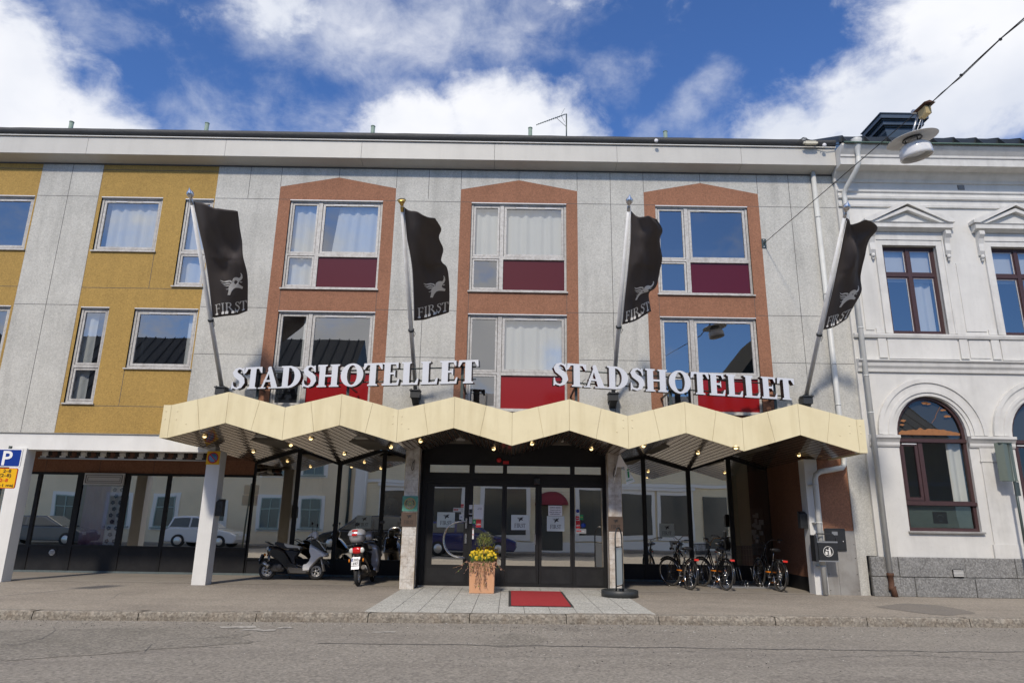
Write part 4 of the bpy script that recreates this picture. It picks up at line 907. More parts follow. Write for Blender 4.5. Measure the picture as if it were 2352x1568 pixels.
for c in cxs:      # pedimented window surrounds
    m = MB(); z = 8.46
    for s in (-1, 1): m.box(c + s * .69, c + s * .84, YR - .035, YR + .02, 6.12, z + .14)
    for s in (-1, 1): m.box(c + s * .84, c + s * .88, YR - .055, YR + .02, 6.12, z + .18)
    m.box(c - .689, c + .689, YR - .035, YR + .02, z, z + .14); m.box(c - .839, c + .839, YR - .055, YR + .02, z + .141, z + .181)
    m.box(c - .98, c + .98, YR - .03, YR + .02, z + .19, z + .36)
    course(m, [(-.02, z + .37), (.06, z + .37), (.16, z + .42), (.20, z + .43), (.20, z + .53), (.23, z + .56), (-.02, z + .57)], c - 1.10, c + 1.10)
    for (o, h, x, t) in ((.24, z + .575, 1.15, .075), (.19, z + .565, 1.08, .05)):
        zt = h + .49 if x > 1.1 else h + .44
        m.prism([(c - x, h), (c - x, h + t), (c, zt + t), (c + x, h + t), (c + x, h), (c + x - .16, h), (c, zt), (c - x + .16, h)] if x > 1.1 else [(c - x + .04, h + .003), (c, zt), (c + x - .04, h + .003), (c + x - .26, h + .003), (c, zt - .09), (c - x + .26, h + .003)], YR - o, YR + .02)
    m.prism([(c - .8, z + .575), (c, z + .575 + .33), (c + .8, z + .575)], YR - .08, YR + .02)
    for s in (-1, 1):      # console brackets
        b0 = c + s * .96
        m.prism([(YR + .02, z + .37), (YR - .19, z + .37), (YR - .20, z + .27), (YR - .13, z + .18), (YR - .09, z + .05), (YR - .10, z - .15), (YR - .05, z - .25), (YR + .02, z - .26)], b0 - .065, b0 + .065, 0, 'YZ')
        m.ball((b0, YR - .07, z - .30), .05, .05, .06, 8, 6); m.ball((b0, YR - .05, z - .38), .03, .03, .04, 8, 6)
    m.build('pediment', M['mould'], rb)
    # wooden window
    fr = MB(); Yw = YR + .10; x0, x1, z0, z1 = c - .69, c + .69, 6.12, 8.46; t = .07; zm = 7.70
    fr.box(x0, x1, Yw, Yw + .06, z1 - t, z1); fr.box(x0, x1, Yw, Yw + .06, z0, z0 + t); fr.box(x0, x0 + t, Yw, Yw + .06, z0 + t, z1 - t); fr.box(x1 - t, x1, Yw, Yw + .06, z0 + t, z1 - t)
    fr.box(c - .045, c + .045, Yw - .01, Yw + .06, z0 + t, z1 - t); fr.box(x0 + t, c - .045, Yw - .008, Yw + .06, zm - .045, zm + .045); fr.box(c + .045, x1 - t, Yw - .008, Yw + .06, zm - .045, zm + .045)
    for a, b in ((x0 + t, c - .045), (c + .045, x1 - t)):
        for d, e in ((z0 + t, zm - .045), (zm + .045, z1 - t)):
            q = .035; fr.box(a, b, Yw + .012, Yw + .05, d, d + q, 0); fr.box(a, b, Yw + .012, Yw + .05, e - q, e, 0); fr.box(a, a + q, Yw + .012, Yw + .05, d + q, e - q, 0); fr.box(b - q, b, Yw + .012, Yw + .05, d + q, e - q, 0)
            q2 = .012; fr.box(a + q, b - q, Yw + .02, Yw + .045, e - q - q2, e - q, 1); fr.box(b - q - q2, b - q, Yw + .02, Yw + .045, d + q, e - q - q2, 1)
    wo_ = fr.build('window', [M['wine_frame'], M['win_metal']], rb)
    g = MB(); g.add([(x0 + t, Yw + .035, z0 + t), (x1 - t, Yw + .035, z0 + t), (x1 - t, Yw + .035, z1 - t), (x0 + t, Yw + .035, z1 - t)], [(0, 1, 2, 3)]); g.build('pane', M['glass_up'], wo_)
    g = MB(); g.box(x0 + .05, x1 - .05, Yw + .13, Yw + .14, 7.55, z1); g.build('roller_blind', M['curtain'], wo_)
    curtain(wo_, c + .18, x1 - .12, z0 + .02, 7.6, Yw + .2)
M['glass_arch'] = glass_mat('glass_arch', .05, (.75, .77, .76, 1), wob=.001)
M['film'] = mat('film', (.10, .13, .12), .3, var=.5, vscale=2); M['ochre'] = mat('ochre', (.30, .13, .05), .8, var=.4, vscale=12)
for k, c in enumerate(ca):
    m = MB(); zs = 3.62
    for ro, ri, o in ((1.30, 1.20, .075), (1.20, 1.06, .045), (1.06, .98, .06), (.98, .90, .03)):
        pl = strip(ell(c, zs, ro, ro * 1.05, 0, 180, 28), ell(c, zs, ri, ri * 1.05, 0, 180, 28)); m.flat(pl, lambda a, b, d: (a, YR - o + d, b), o + .01)
    m.build('arch_moulding', M['mould'], rb)
    fr = MB(); Yw = YR + .08; t = .075; zt = 3.50
    op = archpoly(c, .83, 1.42, 3.62, .94); ip = [archpoly(c, .83 - t, zt + .05, 3.62, .94 - t), rect(c - .83 + t, c - .83 + .50, 2.10, zt - .05), rect(c - .83 + .60, c + .83 - t, 2.10, zt - .05), rect(c - .83 + t, c + .83 - t, 1.42 + t, 1.99)]
    wall(fr, [op], ip, Yw, .08); fr.box(c - .83, c + .83, Yw - .05, Yw - .001, 2.0, 2.08); fr.box(c - .83, c + .83, Yw - .03, Yw - .001, zt - .04, zt + .04)
    a, b, d, e = c - .83 + t + .01, c - .83 + .49, 2.11, zt - .06; q = .07
    fr.box(a, b, Yw + .01, Yw + .06, d, d + q); fr.box(a, b, Yw + .01, Yw + .06, e - q, e); fr.box(a, a + q, Yw + .01, Yw + .06, d + q, e - q); fr.box(b - q, b, Yw + .01, Yw + .06, d + q, e - q)
    fr.box(a + .03, b - .03, Yw - .012, Yw + .008, e - .035, e - .012, 1)
    wo_ = fr.build('arched_window', [M['wine_frame'], M['win_metal']], rb)
    g = MB(); g.prism([(x, z) for x, z in archpoly(c, .76, 1.5, 3.62, .87)], Yw + .050, Yw + .052) if 0 else g.add([(x, Yw + .045, z) for x, z in archpoly(c, .80, 1.5, 3.62, .90)], [tuple(range(23))]); g.build('pane', M['glass_arch'], wo_)
    g = MB(); g.box(c - .74, c + .74, Yw + .07, Yw + .075, 1.5, 1.99, 0); g.box(c - .17, c + .16, Yw + .062, Yw + .069, 1.60, 1.86, 1)
    g.flat(strip(ell(c, 1.71, .085, .085, 20, 160, 14), ell(c, 1.71, .07, .07, 20, 160, 14)) + [[(c - .04, 1.655), (c, 1.64), (c + .04, 1.65), (c + .04, 1.663), (c - .04, 1.668)]], lambda a, b, d: (a, Yw + .060, b), None, 2)
    g.build('window_film', [M['film'], M['black'], M['sign_back']], wo_)
    if k == 0:
        pts = [(c - .74, 3.64)]; n = 40
        for i in range(n + 1): x = c - .74 + 1.48 * i / n; pts.append((x, 3.70 + .09 * (1 - ((x - c) / .74) ** 2) + .05 * mnoise.noise(Vector((x * 9, 0, 0)))))
        pts.append((c + .74, 3.64)); g = MB(); g.add([(x, Yw + .040, z) for x, z in pts], [tuple(range(len(pts)))])
        for (x, z, s) in ((c - .58, 3.98, .06), (c - .62, 3.88, .05), (c, 4.42, .07), (c + .08, 4.40, .05), (c + .42, 4.25, .05), (c + .5, 4.1, .06)): g.add([(x + s * (1 + .6 * mnoise.noise(Vector((x + j, z, 2)))) * math.cos(j * .7) * 1.3, Yw + .040, z + s * .5 * math.sin(j * .7) * (1 + .7 * mnoise.noise(Vector((j, x, z))))) for j in range(9)], [tuple(range(9))])
        crk = [(c + .36, 4.33), (c + .30, 4.24), (c + .24, 4.15), (c + .2, 4.05), (c + .13, 3.97), (c + .1, 3.93)]
        for (xa, za), (xb, zb) in zip(crk[:-1], crk[1:]): g.add([(xa - .005, Yw + .040, za), (xa + .006, Yw + .040, za), (xb + .006, Yw + .040, zb), (xb - .005, Yw + .040, zb)], [(0, 1, 2, 3)])
        g.build('flaking_paint', M['ochre'], wo_)
    g = MB(); g.add([(x, Yw + .09, z) for x, z in archpoly(c, .78, 3.5, 3.62, .9)], [tuple(range(23))]); g.build('blind_panel', M['dark_in'], wo_)
    curtain(wo_, c + .42, c + .74, 2.1, 3.45, Yw + .15)
    g = MB(); g.box(c - .87, c + .87, YR - .07, YR + .07, 1.375, 1.415); g.build('window_sill', M['zinc'], wo_)
for a, b in [(8.5, ca[0] - .83)] + [(p + .83, q - .83) for p, q in zip(ca[:-1], ca[1:])]:
    m = MB()
    course(m, [(-.02, 3.34), (.03, 3.34), (.05, 3.38), (.05, 3.44), (.09, 3.50), (.13, 3.54), (.13, 3.60), (-.02, 3.615)], a, b)
    if b - a > .9:
        m.box(a + .22, b - .22, YR - .03, YR + .01, 3.05, 3.335); m.box(a + .2, b - .2, YR - .045, YR + .01, 3.01, 3.049); m.box(a + .22, b - .22, YR - .03, YR + .01, 1.15, 3.009); m.box(a + .18, b - .18, YR - .05, YR + .01, .85, 1.149)
    m.build('impost', M['mould'], rb)
m = MB(); m.box(8.19, XB, YR - .045, YR + .05, 0, .84, 1)
for r, z0, z1 in ((0, .0, .415), (1, .425, .85)):
    x = 8.18; k = 0
    while x < XB:
        w = [1.05, 1.35, .95, 1.5, 1.15][(k + r * 2) % 5]
        if k == 0: w = .62 if r else .95
        m.box(x + .006, x + w - .006, YR - .07 - .01 * ((k * 7 + r) % 3), YR, z0, z1, 0); x += w; k += 1
m.build('granite_base', [M['granite'], M['grout']], rb, bevel=.012)
m = MB(); m.box(9.98, 10.22, YR - .115, YR - .09, .44, .60, 0)
for k in range(5): m.box(9.99, 10.21, YR - .13, YR - .115, .455 + k * .028, .470 + k * .028, 1)
m.build('base_vent', [M['black'], M['white_paint']], rb)
m = MB(); m.box(11.62, 11.80, YR - .005, YR + .01, 10.06, 10.19, 0)
for k in range(5): m.box(11.63, 11.79, YR - .015, YR - .005, 10.07 + k * .024, 10.083 + k * .024, 1)
m.build('wall_vent', [M['black'], M['zinc']], rb)
m = MB(); a = .42
def rf(y, z): return z + (y - (YR - .70)) * .55
m.add([(8.42, YR - .70, 11.00), (XB, YR - .70, 11.00), (XB, 21.5, rf(21.5, 11.0)), (8.42, 21.5, rf(21.5, 11.0))], [(0, 1, 2, 3)])
m.add([(8.42, YR - .70, 10.985), (XB, YR - .70, 10.985), (XB, YR + .1, 10.985), (8.42, YR + .1, 10.985)], [(0, 1, 2, 3)])
m.box(8.42, XB, YR - .45, YR - .42, 11.10, 11.30)
x = 8.5
while x < XB: m.prism([(YR - .69, 11.0), (YR - .69, 11.03), (YR - .46, 11.33), (21.5, rf(21.5, 11.05)), (21.5, rf(21.5, 11.0))], x, x + .02, 0, 'YZ'); x += .58
m.tube([(8.4, YR - .72, 10.975), (XB, YR - .72, 10.975)], .022, 8, 1)
rroof = m.build('roof', [M['roof_dark'], M['copper']], rb)
p = at(2021, 258, 17.6); q = at(2136, 262, 17.6)
m = MB(); cx0, cx1, zt = p.x, q.x, p.z; Ya, Yb = 17.6, 18.75
for o, z0, z1 in ((0, zt - .03, zt), (.03, zt - .16, zt - .03), (.10, zt - .20, zt - .16), (.13, zt - .32, zt - .20), (.20, zt - .36, zt - .32), (.24, zt - .48, zt - .36)): m.box(cx0 + o, cx1 - o, Ya + o, Yb - o, z0, z1)
o = .30; zb = 11.0; s0 = .24
vs = [(cx0 + s0, Ya + s0, zt - .48), (cx1 - s0, Ya + s0, zt - .48), (cx1 - s0, Yb - s0, zt - .48), (cx0 + s0, Yb - s0, zt - .48), (cx0 + .42, Ya + .35, zt - 1.0), (cx1 - .42, Ya + .35, zt - 1.0), (cx1 - .42, Yb - .35, zt - 1.0), (cx0 + .42, Yb - .35, zt - 1.0)]
m.add(vs, [(0, 1, 5, 4), (1, 2, 6, 5), (2, 3, 7, 6), (3, 0, 4, 7)]); m.box(cx0 + .42, cx1 - .42, Ya + .35, Yb - .35, zb, zt - 1.0)
m.build('chimney', M['slate_metal'], rroof)
m = MB(); fx_, fy_ = 8.80, 15.62
m.lathe([(.135, 11.12), (.14, 11.10), (.12, 11.0), (.075, 10.82), (.055, 10.72), (.055, 10.6)], (fx_ - .02, fy_, 0), 18)
m.tube([(fx_ - .02, fy_, 10.62), (fx_ - .03, fy_, 10.45), (fx_ - .06, fy_ + .08, 10.32), (8.60, 16.02, 9.98), (8.56, YR - .12, 9.86), (8.56, YR - .12, 9.7), (8.56, YR - .12, .48)], .06, 14)
for z in (8.4, 6.2, 4.1, 5.0): m.tube([(8.56, YR - .12, z), (8.56, YR - .12, z + .03)], .066, 14)
m.build('downpipe', M['pipe'], rb)
m = MB(); m.tube([(8.56, YR - .12, .50), (8.56, YR - .12, .44), (8.56, YR - .12, .43), (8.56, YR - .12, .22), (8.57, YR - .12, .21), (8.57, YR - .12, .16), (8.58, YR - .14, .15), (8.60, YR - .16, .0)], [.075, .075, .06, .06, .08, .08, .062, .062], 14); m.build('drain_shoe', M['rust'], rb)
m = MB(); m.box(XA + .5, XB, 18.0, 18.1, .9, 10.5); m.build('room_wall', M['in_wall'], rb)
# ================================================================ LETTER SIGNS
def letter_sign(p0, p1, size, label):
    p0, p1 = Vector(p0), Vector(p1); L_ = (p1 - p0).length; r = (p1 - p0).normalized(); up = Vector((0, 0, 1)); nf = Vector((r.y, -r.x, 0)).normalized()
    t = tag(empty('letter_sign', (p0 + p1) / 2), label, 'sign', 'raised hotel name signs above the canopy'); t.location = (0, 0, 0)
    g, tw = serif('STADSHOTELLET', size, .235, .085, .055, .07); k = L_ / tw
    for ps in g:
        m = MB(); m.flat([[(a * k, b) for a, b in q] for q in ps], lambda a, b, d: p0 + r * a + up * b + nf * d, -.13, 0)
        m.build('letter', [M['letter'], M['letter_side']], t)
    m = MB()
    for z in (.12, .40): m.tube([p0 + r * .1 + up * z * size / .52 - nf * .17, p1 - r * .1 + up * z * size / .52 - nf * .17], .016, 6)
    for s in (.10, .48, .93):
        q = p0 + r * L_ * s - nf * .20; m.box(q.x - .03, q.x + .03, q.y - .02, q.y + .02, 3.75, q.z + .44); m.box(q.x - .02, q.x + .02, q.y, F - .01, q.z + .05, q.z + .08)
    m.build('mounting_frame', M['sign_back'], t); m = MB()
    for s in (.14, .42, .62, .80):
        q = p0 + r * L_ * s - nf * .15 + up * .14
        m.tube([q + r * (.05 * math.sin(i * .55)) * 2 + up * (-.10 * math.sin(i * .36)) for i in range(12)], .006, 5)
    m.build('cable', M['letter_side'], t)
letter_sign((-6.60, 15.80, 4.385), (-.72, 14.58, 4.385), .52, 'STADSHOTELLET in white raised letters, the left sign of two, climbing to the right')
letter_sign((.90, 14.60, 4.365), (6.68, 15.80, 4.335), .515, 'STADSHOTELLET in white raised letters, the right sign of two, sloping down to the right')
# ================================================================ FLAGPOLES AND FLAGS
flagdata = [
 (-6.93, (436, 440), [(444,462),(456,520),(471,590),(481,660),(488,729)], [(545,484),(549,518),(556,552),(559,586),(570,632),(569,689),(568,713)], 'leftmost, in front of the narrow yellow-side window'),
 (-2.29, (922, 455), [(926,474),(934,540),(946,608),(950,680),(951,736)], [(1000,503),(1013,522),(1007,540),(1017,567),(1013,596),(1027,616),(1032,643),(1033,680),(1031,716)], 'between the first and second brown window bays'),
 (2.44, (1446, 455), [(1449,484),(1448,550),(1442,620),(1434,690),(1429,745)], [(1508,504),(1522,528),(1517,547),(1522,588),(1517,617),(1507,658),(1491,672),(1491,690),(1495,715)], 'overlapping the third brown window bay'),
 (7.06, (1946, 470), [(1942,499),(1934,560),(1920,625),(1904,690),(1891,757)], [(1985,510),(2009,529),(1992,556),(1988,596),(1984,640),(1981,668),(1958,706),(1944,732)], 'rightmost, in front of the downpipes')]
ordn = ['leftmost', 'second', 'third', 'rightmost']
def ipl(L_, t):      # along the outline by length
    key = tuple(L_)
    if key not in ARC:
        ps = [ipl0(L_, i / 80) for i in range(81)]; cu = [0]
        for p, q in zip(ps[:-1], ps[1:]): cu.append(cu[-1] + math.hypot(q[0] - p[0], q[1] - p[1]))
        ARC[key] = (ps, cu)
    ps, cu = ARC[key]; w = t * cu[-1]
    for i in range(80):
        if cu[i + 1] >= w - 1e-9:
            f = (w - cu[i]) / max(1e-9, cu[i + 1] - cu[i]); return (ps[i][0] + (ps[i + 1][0] - ps[i][0]) * f, ps[i][1] + (ps[i + 1][1] - ps[i][1]) * f)
    return ps[-1]
ARC = {}
def ipl0(L_, t):
    a = t * (len(L_) - 1); i = min(int(a), len(L_) - 2); f = a - i; n = len(L_)
    p = [L_[max(i - 1, 0)], L_[i], L_[i + 1], L_[min(i + 2, n - 1)]]      # Catmull-Rom
    return tuple(.5 * (2 * p[1][c] + (p[2][c] - p[0][c]) * f + (2 * p[0][c] - 5 * p[1][c] + 4 * p[2][c] - p[3][c]) * f * f + (3 * p[1][c] - p[0][c] - 3 * p[2][c] + p[3][c]) * f ** 3) for c in (0, 1))
for k, (X, tp, left, right, where) in enumerate(flagdata):
    B = Vector((X, 16.08, 4.52)); lo, hi = 12., 16.
    for _ in range(30):
        mid = (lo + hi) / 2
        if at(tp[0], tp[1], mid).x * (1 if X > 0 else -1) < X * (1 if X > 0 else -1): lo = mid
        else: hi = mid
    T_ = at(tp[0], tp[1], lo); D = T_ - B
    pole = tag(empty('flagpole'), 'grey slanting wall flagpole, %s of the four, its foot on a bracket above the canopy' % ordn[k], 'flagpole', 'slanting flagpoles on the facade')
    m = MB(); m.tube([B, B + D * .5, B + D * .965], [.052, .046, .034], 14); m.build('pole', M['pole'], pole)
    m = MB(); e = B + D * .965; dn_ = D.normalized(); fr_ = dn_.to_track_quat('Z', 'Y').to_matrix().to_4x4()
    prof = [(.036, -.12), (.04, -.02), (.03, .0), (.035, .03), (.07, .07), (.078, .12), (.06, .16), (.02, .20), (.001, .25)] if k != 1 else [(.036, -.12), (.04, -.02), (.03, 0), (.04, .04), (.085, .11), (.088, .13), (.06, .145), (.001, .15)]
    m.lathe(prof, (0, 0, 0), 16); m.xf(Matrix.Translation(e) @ fr_); m.build('finial', M['steel'] if k != 1 else M['brass'], pole)
    m = MB(); m.box(X - .11, X + .11, F - .30, F - .003, 4.30, 4.46); m.box(X - .13, X + .13, F - .33, F - .08, 4.46, 4.49); m.prism([(F - .30, 4.30), (F - .01, 4.30), (F - .01, 4.16)], X - .08, X + .08, 0, 'YZ')
    for a in (-.09, .09):
        for b in (F - .29, F - .12): m.ball((X + a, b, 4.50), .02, .02, .015, 8, 4)
    m.build('bracket', M['iron'], pole)
    m = MB(); tie = B + D * (.36 if k in (0, 2) else .34)
    m.ring((0, 0, 0), .055, .014, 14, 6, 'Z'); m.ring((0, 0, .03), .06, .012, 14, 6, 'Z'); m.tube([(.05, 0, .03), (.09, -.02, -.06), (.06, -.03, -.14), (.05, 0, -.02)], .006, 6); m.xf(Matrix.Translation(tie) @ fr_); m.build('halyard_knot', M['iron'], pole)
    m = MB(); off = Vector((.045 if k < 2 else .045, -.03, 0)); m.tube([tie + off, B + D * .6 + off * 1.4, B + D * .95 + off], .005, 5); m.build('halyard', M['white'], pole)
    # the flag
    def pole_pt(u, v):
        a, b = 12., 16.2
        for _ in range(30):
            c_ = (a + b) / 2; p = at(u, v, c_); z = B.z + D.z * (c_ - B.y) / D.y
            if p.z < z: a = c_
            else: b = c_
        return at(u, v, a)
    NV = 48; NU = 26
    Lp = [pole_pt(*ipl(left, j / NV)) for j in range(NV + 1)]
    rgt = [ipl(right, j / NV) for j in range(NV + 1)]
    Yo = [.10 + .35 * (j / NV) * (1 if k < 2 else .6) for j in range(NV + 1)]
    Rp = [at(rgt[j][0], rgt[j][1], Lp[j].y - .25 + .25 * j / NV) for j in range(NV + 1)]
    seed = k * 5.3
    def surf(s, t, off=0):      # t from the top
        j = t * NV; i = min(int(j), NV - 1); f = j - i
        a = Lp[i].lerp(Lp[i + 1], f); b = Rp[i].lerp(Rp[i + 1], f); p = a.lerp(b, s)
        env = min(1, s * 3) * (.35 + .65 * min(1, max(0, (.72 - t) * 4 + .25)))
        d = .085 * math.sin(s * 4.2 + t * 6.5 + seed) + .05 * math.sin(s * 9 - t * 8 + seed * 2) + .06 * mnoise.noise(Vector((s * 3.5 + seed, t * 5, 0))) + .014 * mnoise.noise(Vector((s * 9, t * 11, seed)))
        sag = .05 * math.sin(math.pi * s) * (1 - t) 
        return Vector((p.x, p.y - d * env * 1.15 - off, p.z - sag * (1 if t < .5 else 0) - (.05 * math.sin(math.pi * s) if t > .98 else 0)))
    fl = tag(empty('flag'), 'black hanging flag with white winged elephant over FIRST, %s of four, %s' % (ordn[k], where) if False else 'black flag with winged elephant and FIRST, %s' % where, 'flag', 'black flags along the facade')
    m = MB(); m.grid(lambda s, t: surf(s, t), NU, NV); o = m.build('cloth', M['flag'], fl)
    sd = o.modifiers.new('s', 'SOLIDIFY'); sd.thickness = .003
    m = MB(); m.tube([surf(0, j / 24) for j in range(25)], .008, 6); m.build('hoist_edge', M['win_metal'], fl)
    W0 = .92; H0 = 2.55      # printing laid on the cloth, sampled finely so it follows the folds
    def fine(polys):
        out = []
        for p in polys:
            q = []
            for i in range(len(p)):
                a, b = Vector(p[i]), Vector(p[(i + 1) % len(p)]); n_ = max(1, int((b - a).length / .03))
                q += [tuple(a.lerp(b, j / n_)) for j in range(n_)]
            out.append(q)
        return out
    m = MB(); x0, y0, w = .25, .42, .58
    m.flat(fine([[(x0 + a, y0 + b) for a, b in q] for q in emblem(w)]), lambda a, b, d: surf(min(.985, a / W0), 1 - b / H0, .012)); m.build('emblem', M['flag_print'], fl)
    g, tw = serif('FIRST', .215, .14, .055, .11); sc = .80 / tw; m = MB()
    # emblem sits above the word
    for ps in g: m.flat(fine([[(.10 + a * sc, -.0 + .045 + b) for a, b in q] for q in ps]), lambda a, b, d: surf(min(.985, a / W0), 1 - b / H0, .012))
    m.build('lettering', M['flag_print'], fl)
# ================================================================ STREET LAMP ON ITS WIRE
A0 = Vector((6.44, F - .04, 8.49)); LP = at(2112, 268, 10.5); BX = at(2123, 250, 10.3); E1 = at(2352, 42, 8.05); dr = (E1 - BX).normalized()
wire = tag(empty('span_wire'), 'thin black wire from a wall plate beside the third brown bay across the sky', 'wire')
m = MB(); pts = [A0 - Vector((0, .06, 0))] + [A0.lerp(LP + Vector((0, 0, .12)), t) for t in (.25, .5, .75)] + [LP + Vector((0, 0, .12)), BX]
m.tube(pts, .009, 6); far = [BX + (E1 - BX) * t for t in (0, .2, .4, .6, .8, 1.0)] + [Vector((7.35, 0, 9.4)), Vector((7.6, -5, 10.2))]
m.tube([p - Vector((0, 0, .012 * math.sin(i * 1.3))) for i, p in enumerate(far)], .010, 6); m.tube([p + Vector((.014, 0, .02 * math.sin(i * 2.1))) for i, p in enumerate(far)], .007, 6)
for t in (.42, .8): q = BX + (E1 - BX) * t; m.box(q.x - .02, q.x + .015, q.y - .015, q.y + .015, q.z - .015, q.z + .015)
m.build('cable', M['black'], wire)
m = MB(); m.box(6.38, 6.50, F - .012, F - .001, 8.36, 8.62); m.tube([(6.44, F - .01, 8.5), (6.44, F - .08, 8.5)], .014, 6); m.ring((6.44, F - .09, 8.5), .022, .007, 10, 5, 'X')
for z in (8.40, 8.58): m.ball((6.44, F - .014, z), .018, .008, .018, 8, 4, 1)
m.build('anchor_plate', [M['sign_back'], M['steel']], wire)
lamp = tag(empty('street_lamp'), 'white dome street lamp with wide disc shade hanging on a wire before the chimney', 'street lamp')
dc = at(2095, 319, 10.5); tl = Matrix.Translation(dc) @ Matrix.Rotation(R(-9), 4, 'Y') @ Matrix.Rotation(R(4), 4, 'X')
m = MB(); m.lathe([(.001, .06), (.10, .055), (.14, .03), (.40, -.012), (.405, -.018), (.39, -.022), (.14, .015), (.12, -.01), (.001, -.01)], (0, 0, 0), 36); m.xf(tl); m.build('disc_shade', mat('lamp_white', (.62, .62, .60), .3, var=.2, vscale=8), lamp)
m = MB(); m.ring((0, 0, -.01), .15, .012, 24, 6, 'Z')
for a in (0, 120, 240): m.tube([(.11 * math.cos(R(a + 40)), .11 * math.sin(R(a + 40)), 0), (.10 * math.cos(R(a + 40)), .10 * math.sin(R(a + 40)), -.10)], .008, 6)
m.xf(tl); m.build('collar', M['iron'], lamp)
m = MB(); m.lathe([(.001, -.075), (.10, -.08), (.18, -.105), (.23, -.15), (.25, -.21), (.255, -.30), (.255, -.345), (.24, -.35), (.235, -.30), (.22, -.20)], (0, 0, 0), 36); m.xf(tl); m.build('dome', mat('dome_white', (.75, .75, .74), .12, coat=.6), lamp)
m = MB(); m.lathe([(.001, -.30), (.1, -.30), (.19, -.27), (.236, -.31)], (0, 0, 0), 30); m.xf(tl); m.build('reflector', M['alu'], lamp)
m = MB(); u_ = (LP + Vector((0, 0, .10))); m.tube([dc + Vector((0, 0, .05)), u_], .02, 8); m.box(u_.x - .12, u_.x + .12, u_.y - .03, u_.y + .03, u_.z - .03, u_.z + .02)
m.tube([dc + Vector((-.02, 0, .07)), dc + Vector((.10, 0, .14)), BX + Vector((-.02, 0, -.05))], .010, 6); m.tube([dc + Vector((.03, 0, .06)), dc + Vector((.16, 0, .12)), BX], .008, 6, 1)
m.build('hanger', [M['alu'], M['white']], lamp)
m = MB(); bq = Matrix.Translation(BX) @ dr.to_track_quat('X', 'Z').to_matrix().to_4x4()
m.box(-.10, .10, -.05, .05, -.14, 0, 0); m.add([(-.16, -.10, .03), (.16, -.10, .03), (.16, .10, .03), (-.16, .10, .03), (-.16, 0, .07), (.16, 0, .07)], [(0, 1, 5, 4), (3, 4, 5, 2), (0, 4, 3), (1, 2, 5), (0, 3, 2, 1)], 1)
m.xf(bq); m.build('junction_box', [M['brass'] if 0 else mat('ochre_box', (.42, .33, .16), .6), M['rust']], lamp)
# cables and floodlights at the gutter
fl_ = tag(empty('gutter_cable'), 'string of cables with pale connectors along the roof edge beside the funnel', 'cable')
m = MB(); m.tube([at(u, v, 15.80) for u, v in ((1835, 322), (1845, 318), (1860, 322), (1880, 331), (1900, 335), (1925, 332), (1945, 334), (1975, 337), (2005, 340), (2018, 341))], .012, 5)
for c in ((1848, 323, .09), (1890, 334, .05), (1952, 329, .10), (2010, 338, .05)): q = at(c[0], c[1], 15.78); m.ring(q, c[2], .008, 14, 5, 'Y', a0=10, a1=190)
m.build('cable', M['black'], fl_)
for u, v in ((1862, 329), (1990, 337)): q = at(u, v, 15.76); m = MB(); m.box(q.x - .14, q.x + .14, q.y - .04, q.y + .04, q.z - .035, q.z + .045); m.box(q.x - .19, q.x - .14, q.y - .03, q.y + .03, q.z - .02, q.z + .03); m.box(q.x + .14, q.x + .18, q.y - .03, q.y + .03, q.z - .02, q.z + .03); m.build('connector', mat('connector', (.55, .52, .42), .5), fl_, bevel=.006)
for u, v in ((1893, 334), (1507, 324)): q = at(u, v, 15.76); m = MB(); m.lathe([(.001, -.03), (.05, -.03), (.05, .0)], q, 12, 'Y'); m.build('junction_box', M['win_metal'], fl_)
# antenna on the roof
an = tag(empty('roof_antenna'), 'thin rake shaped television antenna on the hotel roof under a white cloud', 'antenna')
b0 = at(1301, 316, 17.2); t0 = at(1301, 262, 17.2); e0 = at(1232, 287, 16.6)
m = MB(); m.tube([b0 - Vector((0, 0, .3)), t0], .018, 8); m.build('mast', M['sign_back'], an)
m = MB(); m.tube([t0, e0], .010, 6); dv = (e0 - t0); pr = Vector((.35, .9, 0)).normalized()
for i in range(13):
    q = t0 + dv * (.12 + .07 * i); h = (.14 - .004 * i); m.tube([q - pr * h + Vector((0, 0, -h * .9)), q, q + pr * h + Vector((0, 0, h * .9))], .008, 5)
q = t0 + dv * .12
for s in (-1, 1): m.tube([q + Vector((.02, 0, .16 * s)), q + Vector((-.05, .0, .02 * s)), q + Vector((.05, 0, .22 * s))], .005, 5)
m.tube([t0 + Vector((0, 0, -.42)), t0 + dv * .35], .007, 5)
m.build('boom', M['sign_back'], an)
# ================================================================ STREET SIGNS
def rrect(x0, x1, z0, z1, r, n=5):
    o = []
    for cx, cz, a in ((x1 - r, z1 - r, 0), (x0 + r, z1 - r, 90), (x0 + r, z0 + r, 180), (x1 - r, z0 + r, 270)): o += [(cx + r * math.cos(R(a + 90 * i / n)), cz + r * math.sin(R(a + 90 * i / n))) for i in range(n + 1)]
    return o
M['sign_rear'] = M['alu']; Y = 13.0; ps = tag(empty('parking_sign'), 'blue P sign above a yellow time plate on a grey post, far left', 'traffic sign')
m = MB(); m.tube([(-9.58, Y + .04, 0), (-9.46, Y + .04, 2.72)], .03, 12); m.build('post', M['sign_back'], ps)
m = MB(); x0, x1, z0, z1 = -9.73, -9.18, 2.325, 2.665
m.prism(rrect(x0, x1, z0, z1, .03), Y - .012, Y, 0); m.prism(rrect(x0, x1, z0, z1, .03), Y + .001, Y + .006, 2); m.prism(rrect(x0 + .018, x1 - .018, z0 + .018, z1 - .018, .02), Y - .015, Y - .0121, 1)
